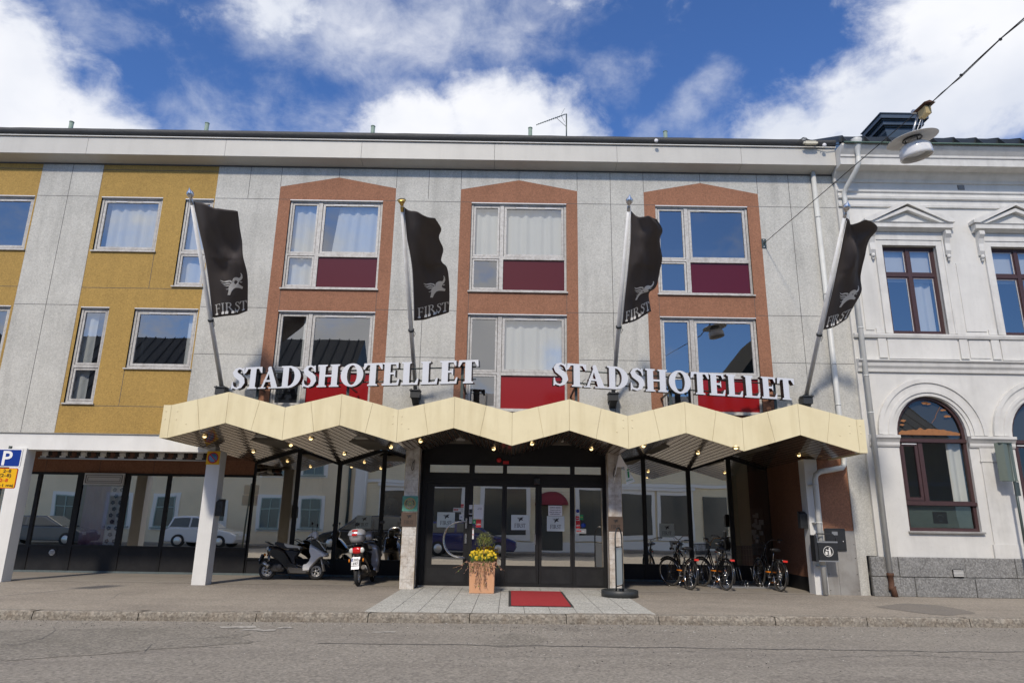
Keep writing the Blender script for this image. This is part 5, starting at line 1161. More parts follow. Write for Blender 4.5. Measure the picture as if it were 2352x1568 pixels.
vs, fs, w = sans('P', .36); h = max(b for a, b in vs); k = .26 / h; m.add([(-9.53 + a * k * 1.05, Y - .018, z0 + .04 + b * k) for a, b in vs], fs, 0); m.build('parking_panel', [M['white'], M['sign_blue'], M['alu']], ps)
m = MB(); x0, x1, z0, z1 = -9.76, -9.20, 1.935, 2.305
m.prism(rrect(x0, x1, z0, z1, .03), Y - .012, Y, 0); m.prism(rrect(x0, x1, z0, z1, .03), Y + .001, Y + .006, 4); m.prism(rrect(x0 + .010, x1 - .010, z0 + .010, z1 - .010, .02), Y - .015, Y - .0121, 1)
fn = lambda a, b, d: (a, Y - .018, b)
put_sans(m, '2–8', .085, fn, 2, -9.39, 2.225, .15, True); put_sans(m, '(2–8)', .085, fn, 2, -9.41, 2.145, .22, True); put_sans(m, '2–8', .085, fn, 0, -9.42, 2.055, .15, True); put_sans(m, '1 nov–1 maj', .07, fn, 2, -9.47, 1.970, .48, True)
m.prism(rrect(-9.62, -9.53, 2.20, 2.285, .005), Y - .0165, Y - .0155, 0); m.lathe([(.001, -.0185), (.032, -.0185)], (-9.575, Y, 2.243), 16, 'Y', 3)
m.build('time_panel', [M['sign_red'], M['sign_yellow'], M['black'], M['sign_blue'], M['alu']], ps)
np_ = tag(empty('no_parking_sign'), 'small yellow square no parking sign with blue disc on the white column', 'traffic sign')
m = MB(); c = (at(490, 1051, F).x, at(490, 1051, F).z + .0); s = .155
m.box(c[0] - s, c[0] + s, F - .012, F - .003, c[1] - s, c[1] + s, 0); m.lathe([(.001, -.015), (.125, -.015), (.125, -.012)], (c[0], F, c[1]), 28, 'Y', 1)
fn = lambda a, b, d: (c[0] + a, F - .0175, c[1] + b); m.flat(strip(ell(0, 0, .127, .127, 0, 360, 28), ell(0, 0, .102, .102, 0, 360, 28)) + [[(-.10, .085), (-.085, .10), (.10, -.085), (.085, -.10)]], fn, None, 2)
m.build('panel', [M['sign_yellow'], mat('blue_light', (.10, .25, .48), .4), M['sign_red']], np_)
for (x, z, yy, lab, w) in ((-6.76, 1.70, F + .12, 'small dark metal letter box on the white column by the scooters', 1), (6.86, 1.63, F + .15, 'small dark metal letter box on the column by the bicycles', -1)):
    o = tag(empty('letter_box'), lab, 'letter box'); m = MB()
    m.add([(x - .09, yy - .07, z - .19), (x + .09, yy - .07, z - .19), (x + .09, yy + .09, z - .19), (x - .09, yy + .09, z - .19), (x - .09, yy - .07, z + .13), (x + .09, yy - .07, z + .13), (x + .09, yy + .09, z + .20), (x - .09, yy + .09, z + .20)], [(0, 3, 2, 1), (4, 5, 6, 7), (0, 1, 5, 4), (1, 2, 6, 5), (2, 3, 7, 6), (3, 0, 4, 7)])
    m.build('box', M['plastic_dark'], o, bevel=.006); m = MB(); m.box(x - .05, x - .03, yy - .074, yy - .071, z + .0, z + .07); m.box(x + .02, x + .04, yy - .074, yy - .071, z + .0, z + .07); m.box(x - .08, x + .08, yy - .076, yy - .071, z - .12, z - .115); m.build('slot', M['black'], o)
mc = tag(empty('meter_cabinet'), 'flat dark metal cabinet door on the grey plating behind the waste bin', 'cabinet')
m = MB(); m.box(7.26, 7.73, F - .03, F - .001, .96, 1.45); m.build('casing', M['plastic_dark'], mc, bevel=.004); m = MB(); m.box(7.29, 7.70, F - .036, F - .0305, .99, 1.42); m.box(7.42, 7.55, F - .038, F - .0365, 1.30, 1.38, 1); m.ball((7.66, F - .038, 1.16), .014, .008, .02, 8, 5, 2); m.build('door', [M['plastic_dark'], M['alu'], M['steel']], mc)
wb = tag(empty('waste_bin'), 'dark waste bin with round litter emblem on the pipe beside the metal plating', 'waste bin')
Yb = 15.93; x0, x1, z0, z1 = 6.93, 7.36, .73, 1.17
m = MB(); m.box(x0 - .08, x0 - .02, Yb - .02, Yb + .22, z0, z1 + .13); m.prism(rrect(x0, x1, z0 + .03, z1, .02), Yb, Yb + .20); m.build('body', M['plastic_dark'], wb, bevel=.008)
m = MB(); m.box(x0 - .02, x1 + .012, Yb - .008, Yb + .21, z0, z0 + .028); m.box(x0 - .015, x1 + .010, Yb - .006, Yb + .205, z1 - .035, z1 - .002); m.build('trim', M['alu'], wb)
m = MB(); m.tube([(x0 - .05, Yb + .05, z1 - .1), (x0 - .05, Yb + .05, z1 + .12), (x0, Yb + .05, z1 + .16), (x1 - .06, Yb + .05, z1 + .15), (x1, Yb + .05, z1 + .10), (x1, Yb + .05, z1 - .02)], .014, 8); m.build('hoop', M['plastic_dark'], wb)
m = MB(); c = ((x0 + x1) / 2 + .0, (z0 + z1) / 2 - .0); fn = lambda a, b, d: (c[0] + a, Yb - .003, c[1] + b)
m.flat(strip(ell(0, 0, .112, .112, 0, 360, 28), ell(0, 0, .102, .102, 0, 360, 28)), fn)
m.flat([rect(-.07, -.02, -.07, .0), ell(.03, .065, .016, .018, 0, 360, 10)[:-1], [(.01, .045), (.05, .045), (.055, -.01), (.06, -.085), (.035, -.085), (.03, -.02), (.02, -.085), (.0, -.085), (.01, -.01)], [(.01, .04), (-.045, .03), (-.045, .015), (.01, .02)], rect(-.05, -.035, .02, .055)], fn)
put_sans(m, 'VARBERG' if 0 else 'RENHÅLL', .03, lambda a, b, d: (c[0] + a, Yb - .003, c[1] + b), 0, 0, .145, .09, True) if 0 else None
m.build('litter_emblem', M['flag_print'], wb)
ts = tag(empty('traffic_sign'), 'grey back of a folded traffic sign on a dark post before the white townhouse', 'traffic sign')
Y = 15.9; q0 = at(2287, 1016, Y); q1 = at(2325, 1018, Y); zt = q0.z; zb = at(2318, 1104, Y).z; xa, xb = q0.x, q1.x
m = MB(); m.tube([(xb - .10, Y, 0), (xb - .10, Y, zt - .03)], .03, 12); m.build('post', M['sign_back'], ts)
m = MB()
for a, b, ya, yb_ in ((xa, xa + .13, Y + .06, Y - .04), (xa + .13, xb, Y - .04, Y + .02)):
    m.add([(a, ya, zb), (b, yb_, zb), (b, yb_, zt), (a, ya, zt), (a, ya + .01, zb), (b, yb_ + .01, zb), (b, yb_ + .01, zt), (a, ya + .01, zt)], [(0, 1, 2, 3), (7, 6, 5, 4), (0, 4, 5, 1), (3, 2, 6, 7), (0, 3, 7, 4), (1, 5, 6, 2)])
m.box(xa + .05, xb - .03, Y - .05, Y + .07, zt - .012, zt + .006); m.box(xa + .05, xb - .03, Y - .05, Y + .07, zb - .008, zb + .006); m.build('panel', mat('sign_olive', (.16, .19, .16), .4, metal=.4, streak=.4), ts)
m = MB(); z2 = zb - .33; m.add([(xb - .14, Y - .045, z2), (xb + .02, Y + .03, z2), (xb + .02, Y + .03, zb - .02), (xb - .14, Y - .045, zb - .02), (xb - .14, Y - .035, z2), (xb + .02, Y + .04, z2), (xb + .02, Y + .04, zb - .02), (xb - .14, Y - .035, zb - .02)], [(0, 1, 2, 3), (7, 6, 5, 4), (0, 4, 5, 1), (3, 2, 6, 7), (0, 3, 7, 4), (1, 5, 6, 2)]); m.build('lower_panel', M['sign_back'], ts)
# rolled awning under the beam
aw = tag(empty('rolled_awning'), 'rolled brown and white striped awning under the white beam over the shop', 'awning')
M['awn_w'] = mat('awn_w', (.72, .70, .66), .8); M['awn_b'] = mat('awn_b', (.14, .06, .035), .8); M['awn_k'] = mat('awn_k', (.035, .028, .025), .8)
m = MB(); x = -11.36; k = 0
while x < -7.2:
    w = .075; mi = [0, 2, 1, 2][k % 4]; w = [.15, .10, .12, .10][k % 4]; b = min(x + w, -7.18)
    m.tube([(x, F + .52, 2.93), (b, F + .52, 2.93)], .075 if k % 4 % 2 == 0 else .073, 14, mi); m.box(x, b, F + .40, F + .41, 2.80, 2.862 + .0, mi); x = b; k += 1
m.build('fabric', [M['awn_w'], M['awn_b'], M['awn_k']], aw)
m = MB(); m.tube([(-11.38, F + .38, 2.80), (-7.17, F + .38, 2.80)], .018, 8); m.tube([(-7.5, F + .40, 2.81), (-7.9, F + .75, 2.84), (-7.3, F + 1.2, 2.9)], .018, 8); m.tube([(-11.1, F + .40, 2.81), (-10.7, F + .75, 2.84), (-11.2, F + 1.2, 2.9)], .018, 8); m.build('front_rail', M['alu'], aw)
# ================================================================ ENTRANCE THINGS
def mat_z(o): return o
dm = tag(empty('doormat'), 'red doormat with black rubber edge on the light slabs before the double door', 'doormat')
a, b, c_, d_ = P2(1173, 1356), P2(1311, 1358), P2(1317, 1397), P2(1171, 1395)
x0, x1, y0, y1 = .0, 1.17, 13.1, 15.95
x0, x1 = .01, 1.19
m = MB(); m.box(x0, x1, y0, y1, .0065, .016); m.build('rubber_edge', M['rubber'], dm); m = MB(); m.box(x0 + .05, x1 - .05, y0 + .05, y1 - .05, .0162, .024); m.build('carpet', M['red_mat'], dm)
gp = lambda u, v: at(u, v, 15.55)
pl = tag(empty('planter_pot'), 'square terracotta planter pot in front of the fixed glass beside the left door', 'planter')
m = MB(); px0, px1, py0, py1, ph = -.84, -.29, 15.35, 15.90, .62; e = .012
vs = [(px0 + e, py0 + e, .006), (px1 - e, py0 + e, .006), (px1 - e, py1 - e, .006), (px0 + e, py1 - e, .006), (px0, py0, ph), (px1, py0, ph), (px1, py1, ph), (px0, py1, ph), (px0 + .035, py0 + .035, ph), (px1 - .035, py0 + .035, ph), (px1 - .035, py1 - .035, ph), (px0 + .035, py1 - .035, ph), (px0 + .035, py0 + .035, ph - .06), (px1 - .035, py0 + .035, ph - .06), (px1 - .035, py1 - .035, ph - .06), (px0 + .035, py1 - .035, ph - .06)]
fs = [(3, 2, 1, 0)] + [(i, (i + 1) % 4, (i + 1) % 4 + 4, i + 4) for i in range(4)] + [(i + 4, (i + 1) % 4 + 4, (i + 1) % 4 + 8, i + 8) for i in range(4)] + [(i + 8, (i + 1) % 4 + 8, (i + 1) % 4 + 12, i + 12) for i in range(4)]
m.add(vs, fs); m.build('pot', M['terra'], pl, bevel=.012); m = MB(); m.box(px0 + .036, px1 - .036, py0 + .036, py1 - .036, ph - .12, ph - .06); m.build('soil', M['rust'], pl)
rnd = random.Random(11)
def leafc(m, c, l, w, d, up=.6, mi=0):
    c = Vector(c); d = Vector(d).normalized(); s = d.cross(Vector((0, 0, 1))); s = s.normalized() if s.length > .01 else Vector((1, 0, 0))
    m.add([c, c + d * l * .5 + s * w, c + d * l, c + d * l * .5 - s * w], [(0, 1, 2, 3)], mi)
pc = Vector(((px0 + px1) / 2, (py0 + py1) / 2, ph))
df = tag(empty('daffodils'), 'clump of yellow dwarf daffodils filling the terracotta planter', 'flowers')
m = MB(); mf = MB()
for i in range(190):
    r = .27 * math.sqrt(rnd.random()); a = rnd.random() * 6.28; b_ = pc + Vector((r * math.cos(a), r * math.sin(a), -.06)); l = rnd.uniform(.14, .30); d = Vector((math.cos(a) * rnd.uniform(0, .6), math.sin(a) * rnd.uniform(0, .6), 1))
    leafc(m, b_, l, .007, d)
for i in range(85):
    r = .30 * math.sqrt(rnd.random()); a = rnd.random() * 6.28; q = pc + Vector((r * math.cos(a), r * math.sin(a) - .02, rnd.uniform(.08, .27) - r * .12))
    m.tube([pc + Vector((r * .7 * math.cos(a), r * .7 * math.sin(a), -.05)), q], .003, 4); f_ = Vector((rnd.uniform(-.6, .6), -1, rnd.uniform(-.2, .4))).normalized(); s_ = f_.cross(Vector((0, 0, 1))).normalized(); t_ = s_.cross(f_)
    for k in range(6):
        an_ = k * 1.047 + i; e_ = s_ * math.cos(an_) + t_ * math.sin(an_); g_ = s_ * -math.sin(an_) + t_ * math.cos(an_)
        mf.add([q, q + e_ * .017 + g_ * .009, q + e_ * .032, q + e_ * .017 - g_ * .009], [(0, 1, 2, 3)], 0)
    mf.tube([q, q + f_ * .022], [.007, .012], 6, 1)
m.build('foliage', M['leaf'], df); mf.build('blossoms', [M['petal'], mat('trumpet', (.72, .42, .01), .6)], df)
sh = tag(empty('potted_shrub'), 'small round pale green standard shrub rising from the daffodils', 'shrub')
m = MB(); sc = pc + Vector((.02, .03, 0)); m.tube([sc - Vector((0, 0, .06)), sc + Vector((.0, 0, .25)), sc + Vector((-.01, 0, .45))], [.012, .011, .009], 6); m.build('trunk', M['dry'], sh)
M['leaf_pale'] = mat('leaf_pale', (.30, .34, .07), .7, var=.5, vscale=30, dark=(.12, .17, .03)); m = MB()
for i in range(900):
    v = Vector((rnd.gauss(0, 1), rnd.gauss(0, 1), rnd.gauss(0, 1))).normalized() * (rnd.random() ** .4) * .17; v.z *= .95; q = sc + Vector((0, 0, .47)) + v
    if rnd.random() < .25: q.z -= rnd.random() * .17; q.x += (.08 if v.x > 0 else -.03)
    leafc(m, q, rnd.uniform(.015, .03), .007, (rnd.uniform(-1, 1), rnd.uniform(-1, 1), rnd.uniform(-1, .6)))
m.build('crown', M['leaf_pale'], sh)
iv = tag(empty('trailing_ivy'), 'dry reddish ivy tendrils trailing down the front of the terracotta planter', 'ivy')
m = MB()
for i in range(30):
    t_ = i / 29; a = px0 + (px1 - px0) * t_ + rnd.uniform(-.03, .03); ln = rnd.uniform(.08, .2) + (.30 if abs(t_ - .48) < .15 else 0); out = rnd.uniform(.03, .09); sd_ = rnd.uniform(-.12, .12) + (-.22 if t_ < .08 else .14 if t_ > .92 else 0)
    p0 = Vector((a, py0 + .08, ph - .02)); pts = [p0, p0 + Vector((sd_ * .1, -.09, .06)), p0 + Vector((sd_ * .3, -.10 - out, .03)), p0 + Vector((sd_ * .6, -.10 - out, -ln * .5)), p0 + Vector((sd_ + rnd.uniform(-.03, .03), -.09 - out * .6, -ln))]
    m.tube(pts, .0035, 4)
    for j in range(12):
        k = rnd.randrange(4); q = pts[k].lerp(pts[k + 1], rnd.random()); leafc(m, q, rnd.uniform(.02, .045), .013, (rnd.uniform(-1, 1), -.5, rnd.uniform(-1, .3)), mi=1 if rnd.random() < .75 else 2)
m.build('tendrils', [M['dry'], mat('dry_pale', (.50, .30, .22), .8, var=.4, vscale=20), M['leaf']], iv)
cs = tag(empty('pavement_sign_stand'), 'narrow black hoop frame sign standing in a round black tray by the right marble column', 'sign stand')
cx, cy = 2.34, 15.17
m = MB(); m.lathe([(.001, .012), (.35, .012), (.365, .02), (.365, .135), (.375, .14), (.385, .135), (.385, .008), (.36, .006)], (cx, cy, 0), 40); m.build('tray', M['iron'], cs)
m = MB(); m.box(cx - .30, cx + .30, cy - .03, cy + .03, .02, .035); dxy = Vector((.44, .90, 0)).normalized(); w = .235; zt = 1.37
P = lambda s, z: (cx + dxy.x * s, cy + dxy.y * s, z)
m.tube([P(-w, .02), P(-w, zt - w)] + [P(-w * math.cos(R(a)), zt - w + w * math.sin(R(a)) * 1.1) for a in range(15, 180, 15)] + [P(w, zt - w), P(w, .02)], .016, 10)
m.tube([P(-w, 1.0), P(w, 1.0)], .012, 6); m.tube([P(-w, .22), P(w, .22)], .012, 6); m.build('hoop_frame', M['iron'], cs)
m = MB(); m.add([P(-w + .02, .24), P(w - .02, .24), P(w - .02, .98), P(-w + .02, .98)], [(0, 1, 2, 3)]); m.build('board', M['frost'], cs)
ifl = tag(empty('info_pennant'), 'small white pennant with green letter i on a slanted stick at the right marble column', 'pennant')
m = MB(); m.tube([at(1421, 1045, 15.95), at(1409, 1110, 16.1)], .012, 6); m.build('stick', M['white'], ifl)
A = [at(1422, 1040, 15.93), at(1459, 1104, 15.85), at(1438, 1112, 15.88), at(1434, 1078, 15.93), at(1428, 1068, 15.95), at(1416, 1075, 16.0)]
A = [at(1422, 1039, 15.93), at(1459, 1105, 15.85), at(1439, 1112, 15.88), at(1434, 1072, 15.93), at(1417, 1072, 16.0)]
m = MB(); m.add(A + [p + Vector((0, .004, 0)) for p in A], [(0, 1, 2, 3, 4), (9, 8, 7, 6, 5)] + [(i, (i + 1) % 5, (i + 1) % 5 + 5, i + 5) for i in range(5)]); m.build('cloth', M['cloth_white'], ifl)
m = MB(); o_ = at(1441, 1100, 15.86); r_ = (at(1455, 1096, 15.84) - o_).normalized(); u_ = (at(1437, 1068, 15.90) - o_).normalized(); fn = lambda a, b, d: o_ + r_ * a + u_ * b - Vector((0, .006, 0))
vs, fs, w = sans('i', .30); m.add([fn(a + .015, b + .03, 0) for a, b in vs], fs); put_sans(m, 'InfoPoint', .045, fn, 0, -.03, -.045, .15); m.build('lettering', M['green'], ifl)
# ================================================================ SCOOTERS  (x forward, z up, origin under the rear wheel)
M['sc_silver'] = mat('sc_silver', (.85, .85, .85), .3, coat=.5, metal=.1, fine=.2, fscale=90); M['sc_black'] = mat('sc_black', (.012, .012, .014), .12, coat=1.0); M['seat_black'] = mat('seat_black', (.018, .018, .02), .45)
M['seat_cream'] = mat('seat_cream', (.62, .60, .52), .5); M['amber'] = mat('amber', (.75, .22, .01), .25); M['tail_red'] = mat('tail_red', (.60, .01, .012), .15, coat=.8); M['lens'] = mat('lens', (.62, .64, .60), .1, coat=.8); M['rim'] = mat('rim', (.66, .65, .62), .3, metal=.6)
M['grease'] = mat('grease', (.09, .085, .08), .5, metal=.5, var=.5, vscale=30); M['case_grey'] = mat('case_grey', (.46, .46, .49), .3, metal=.4, coat=.4)
def sprof(pts): return [((x - 330) / 584, (1455 - y) / 584) for x, y in pts]
def loftp(m, prof, w, mi=0, y0=0, inset=.72, sm=False):      # side outline with rounded flanks
    c = (sum(p[0] for p in prof) / len(prof), sum(p[1] for p in prof) / len(prof)); n = len(prof); vs = []
    for y, k in ((-w, inset), (-w * .72, .95), (0, 1.0), (w * .72, .95), (w, inset)): vs += [(c[0] + (x - c[0]) * k, y0 + y, c[1] + (z - c[1]) * k) for x, z in prof]
    m.add(vs, [tuple(range(n)), tuple(range(5 * n - 1, 4 * n - 1, -1))], mi)
    m.add(vs, [(r * n + i, (r + 1) * n + i, (r + 1) * n + (i + 1) % n, r * n + (i + 1) % n) for r in range(4) for i in range(n)], mi, True)
def wheel(parent, x, r, w, yaw=0, spokes=5):
    T = Matrix.Translation((x, 0, r)) @ Matrix.Rotation(yaw, 4, 'Z')
    m = MB(); m.ring((0, 0, 0), r - w * .52, w * .52, 36, 10, 'Y', sq=.95); m.xf(T); o = m.build('tyre', M['rubber'], parent)
    m = MB(); ri = r - w * 1.0; m.ring((0, 0, 0), ri, .014, 30, 6, 'Y', sq=2.2); m.lathe([(.001, -.05), (.035, -.05), (.04, -.03), (.04, .03), (.035, .05), (.001, .05)], (0, 0, 0), 14, 'Y')
    for k in range(spokes):
        a = 2 * math.pi * k / spokes + .4; m.tube([(.03 * math.cos(a), -.02, .03 * math.sin(a)), (ri * math.cos(a + .25), -.02, ri * math.sin(a + .25))], [.02, .012], 6)
    m.lathe([(.085, -.030), (.105, -.030), (.105, -.026), (.085, -.026), (.085, -.030)], (0, 0, 0), 22, 'Y'); m.xf(T); m.build('rim', M['rim'], o)
def scooter(label, skin, case=False):
    t = tag(empty('motor_scooter'), label, 'scooter', 'motor scooters parked at the glass front')
    wheel(t, 0, .212, .085); wheel(t, 1.205, .208, .085, R(6))
    m = MB()
    loftp(m, sprof([(288, 1000), (330, 975), (420, 985), (560, 1040), (640, 1150), (700, 1230), (800, 1270), (838, 1275), (838, 1345), (700, 1350), (600, 1310), (540, 1250), (470, 1190), (400, 1150), (300, 1085)]), .155)
    m.build('tail_body', M['sc_black'], t)
    m = MB(); loftp(m, sprof([(600, 1270), (960, 1300), (960, 1375), (640, 1370)]), .17); m.build('floorboard', M['grease'], t)
    m = MB(); loftp(m, sprof([(550, 1040), (790, 1045), (720, 1150), (745, 1260), (690, 1240), (640, 1150)]), .13); m.build('under_seat', M['seat_black'], t)
    m = MB(); loftp(m, sprof([(395, 935), (430, 925), (540, 945), (640, 968), (755, 982), (785, 1000), (790, 1045), (740, 1040), (560, 1030), (470, 1005), (400, 965)]), .135, inset=.86); st = m.build('seat', M['seat_black'], t)
    m = MB(); loftp(m, sprof([(540, 945), (640, 966), (755, 981), (784, 1000), (785, 1042), (752, 1012), (600, 1010), (560, 985)]), .141, inset=.97); m.build('seat_panel', M['seat_cream'], st)
    m = MB()      # front shield and fairing
    loftp(m, sprof([(920, 950), (985, 975), (1110, 1040), (1195, 1090), (1190, 1120), (1120, 1118), (1060, 1165), (1000, 1240), (950, 1310), (940, 1352), (842, 1350), (842, 1262), (890, 1250), (930, 1200), (955, 1120), (918, 1040)]), .20, inset=.80); fr = m.build('front_fairing', skin, t)
    m = MB(); loftp(m, sprof([(905, 905), (985, 885), (1045, 920), (1150, 1040), (1170, 1072), (1085, 1035), (925, 950)]), .165, inset=.8); m.build('front_cowl', M['sc_black'], fr)
    m = MB(); loftp(m, sprof([(1015, 1028), (1040, 1030), (1100, 1080), (1060, 1075)]), .004, y0=-.172); loftp(m, sprof([(1015, 1028), (1040, 1030), (1100, 1080), (1060, 1075)]), .004, y0=.172); m.build('indicator', M['amber'], fr)
    m = MB(); m.ball(((1175 - 330) / 584, 0, (1455 - 1085) / 584), .035, .09, .035, 12, 8); m.build('headlight', M['lens'], fr)
    m = MB(); loftp(m, sprof([(868, 850), (900, 800), (960, 770), (1000, 775), (1020, 830), (1000, 880), (910, 905)]), .085); m.build('handlebar_cover', skin, t)
    m = MB(); m.tube([(.98, -.30, .98), (1.02, -.20, 1.03), (1.08, -.08, 1.02), (1.08, .08, 1.02), (1.02, .20, 1.03), (.98, .30, .98)], .014, 8); hb = m.build('handlebar', M['sc_black'], t)
    for s in (-1, 1):
        m = MB(); m.tube([(1.0, s * .22, 1.02), (.96, s * .34, .965)], .020, 8); m.build('grip', M['rubber'], hb)
        m = MB(); m.tube([(1.04, s * .18, 1.03), (1.07, s * .24, 1.16), (1.06, s * .30, 1.30)], .007, 6); m.ball((1.06, s * .31, 1.345), .022, .06, .042, 12, 8); m.build('mirror', M['plastic_dark'], hb)
        m = MB(); m.tube([(1.05, s * .20, 1.0), (1.07, s * .30, .97), (1.06, s * .36, .955)], .006, 5); m.build('brake_lever', M['steel'], hb)
    m = MB(); loftp(m, sprof([(1040, 1225), (1095, 1150), (1145, 1160), (1200, 1200), (1240, 1270), (1228, 1282), (1170, 1235), (1120, 1225)]), .065); m.build('front_mudguard', M['sc_black'], t)
    m = MB()
    for s in (-1, 1): m.tube([((1095 - 330) / 584, s * .075, .52), ((1150 - 330) / 584, s * .075, .21)], .022, 8)
    m.build('fork', M['rim'], t)
    m = MB(); loftp(m, sprof([(365, 1300), (420, 1245), (520, 1232), (560, 1270), (600, 1300), (560, 1345), (430, 1350), (380, 1330)]), .085, y0=-.06); m.lathe([(.001, -.165), (.05, -.165), (.075, -.155), (.08, -.13)], ((513 - 330) / 584, 0, (1455 - 1282) / 584), 18, 'Y'); m.tube([(.18, .02, .14), (.45, .0, .13)], .02, 8); m.build('engine', M['grease'], t)
    m = MB(); m.tube([(-.10, -.15, .40), (.02, -.16, .34), (.09, -.16, .28)], [.05, .058, .045], 14, 0); m.tube([(-.07, -.165, .40), (.07, -.172, .305)], [.045, .050], 12, 1); m.build('exhaust', [M['grease'], M['rim']], t)
    m = MB(); m.tube([(-.05, .07, .66), (.0, .07, .22)], .018, 8); m.tube([(-.02, .07, .60), (.0, .07, .36)], .03, 10); m.build('shock_absorber', M['steel'], t)
    m = MB(); m.ball(((320 - 330) / 584, 0, .735), .045, .11, .055, 12, 8); tl_ = m.build('tail_light', M['tail_red'], t)
    m = MB(); m.ball((-.02, -.10, .735), .035, .045, .045, 10, 6); m.ball((-.02, .10, .735), .035, .045, .045, 10, 6); m.build('rear_indicator', M['lens'], tl_)
    m = MB(); m.ball((-.07, -.13, .585), .028, .016, .03, 10, 6); m.ball((-.07, .13, .585), .028, .016, .03, 10, 6); m.build('reflector', M['amber'], tl_)
    m = MB(); m.tube([(.05, -.11, .83), (-.10, -.12, .90), (-.14, 0, .90), (-.10, .12, .90), (.05, .11, .83)], .012, 8); m.build('grab_rail', M['sc_black'], t)
    m = MB(); m.add([(-.10, -.09, .62), (-.10, .09, .62), (-.215, .085, .37), (-.215, -.085, .37), (-.11, -.09, .62), (-.11, .09, .62), (-.225, .085, .37), (-.225, -.085, .37)], [(0, 1, 2, 3), (7, 6, 5, 4), (0, 4, 5, 1), (2, 6, 7, 3), (1, 5, 6, 2), (0, 3, 7, 4)]); m.build('rear_mudguard', M['case_grey'] if case else M['sc_black'], t)
    m = MB()
    def pf(a, b, d): return Vector((-.145 - (b) * -.0 - (.60 - (.40 + b)) * .0 - .035, .085 - a, .44 + b)) - Vector((.0 + (.17 - b) * .20, 0, 0)) - Vector((d, 0, 0))
    m.add([pf(0, 0, 0), pf(.17, 0, 0), pf(.17, .165, 0), pf(0, .165, 0), pf(0, 0, -.006), pf(.17, 0, -.006), pf(.17, .165, -.006), pf(0, .165, -.006)], [(0, 1, 2, 3), (7, 6, 5, 4), (0, 4, 5, 1), (2, 6, 7, 3), (1, 5, 6, 2), (0, 3, 7, 4)], 0)
    if case:
        put_sans(m, 'XWD', .075, lambda a, b, d: pf(a, b, .003), 1, .045, .095, .115); put_sans(m, '697', .075, lambda a, b, d: pf(a, b, .003), 1, .035, .02, .115)
        m.add([pf(.004, .09, .002), pf(.03, .09, .002), pf(.03, .16, .002), pf(.004, .16, .002)], [(0, 1, 2, 3)], 2)
    m.build('number_plate', [M['white'], M['black'], M['sign_blue']], t)
    m = MB(); m.tube([(.55, .10, .12), (.50, .26, .01)], .012, 6); m.build('side_stand', M['iron'], t)
    if case:
        m = MB(); m.lathe([(.001, -.13), (.13, -.13), (.165, -.06), (.185, .02), (.19, .03)], (-.02, 0, 1.06), 26); tc_ = m.build('top_case', M['case_grey'], t); m.data if 0 else None
        m = MB(); m.lathe([(.20, .03), (.20, .06), (.17, .12), (.10, .16), (.001, .17)], (-.02, 0, 1.06), 26); m.build('lid', mat('case_light', (.55, .55, .57), .3, metal=.4), tc_)
        m = MB(); m.box(-.235, -.19, -.055, .055, 1.075, 1.12); m.box(-.20, -.165, -.06, .06, 1.165, 1.20); m.build('case_reflector', M['tail_red'], tc_)
        m = MB(); m.box(-.12, .12, -.09, .09, .905, .93); m.build('case_bracket', M['sc_black'], tc_)
        tl_.scale = (1.0, 1.2, 1.4); tl_.location = (-.04, 0, -.27)
    return t
s1 = scooter('silver and black scooter with cream seat panel, parked sideways at the glass', M['sc_silver']); r0 = ground(610, 1331); s1.location = (r0.x, r0.y + .05, .006); s1.rotation_euler = (R(-4), 0, R(3))
s2 = scooter('black scooter with grey top case and plate XWD 697, seen from behind', M['case_grey'], True); r0 = ground(820, 1347); s2.location = (r0.x, r0.y + .1, .006); s2.rotation_euler = (R(-5), 0, R(86))
s2.scale = (1.04, 1.04, 1.04)
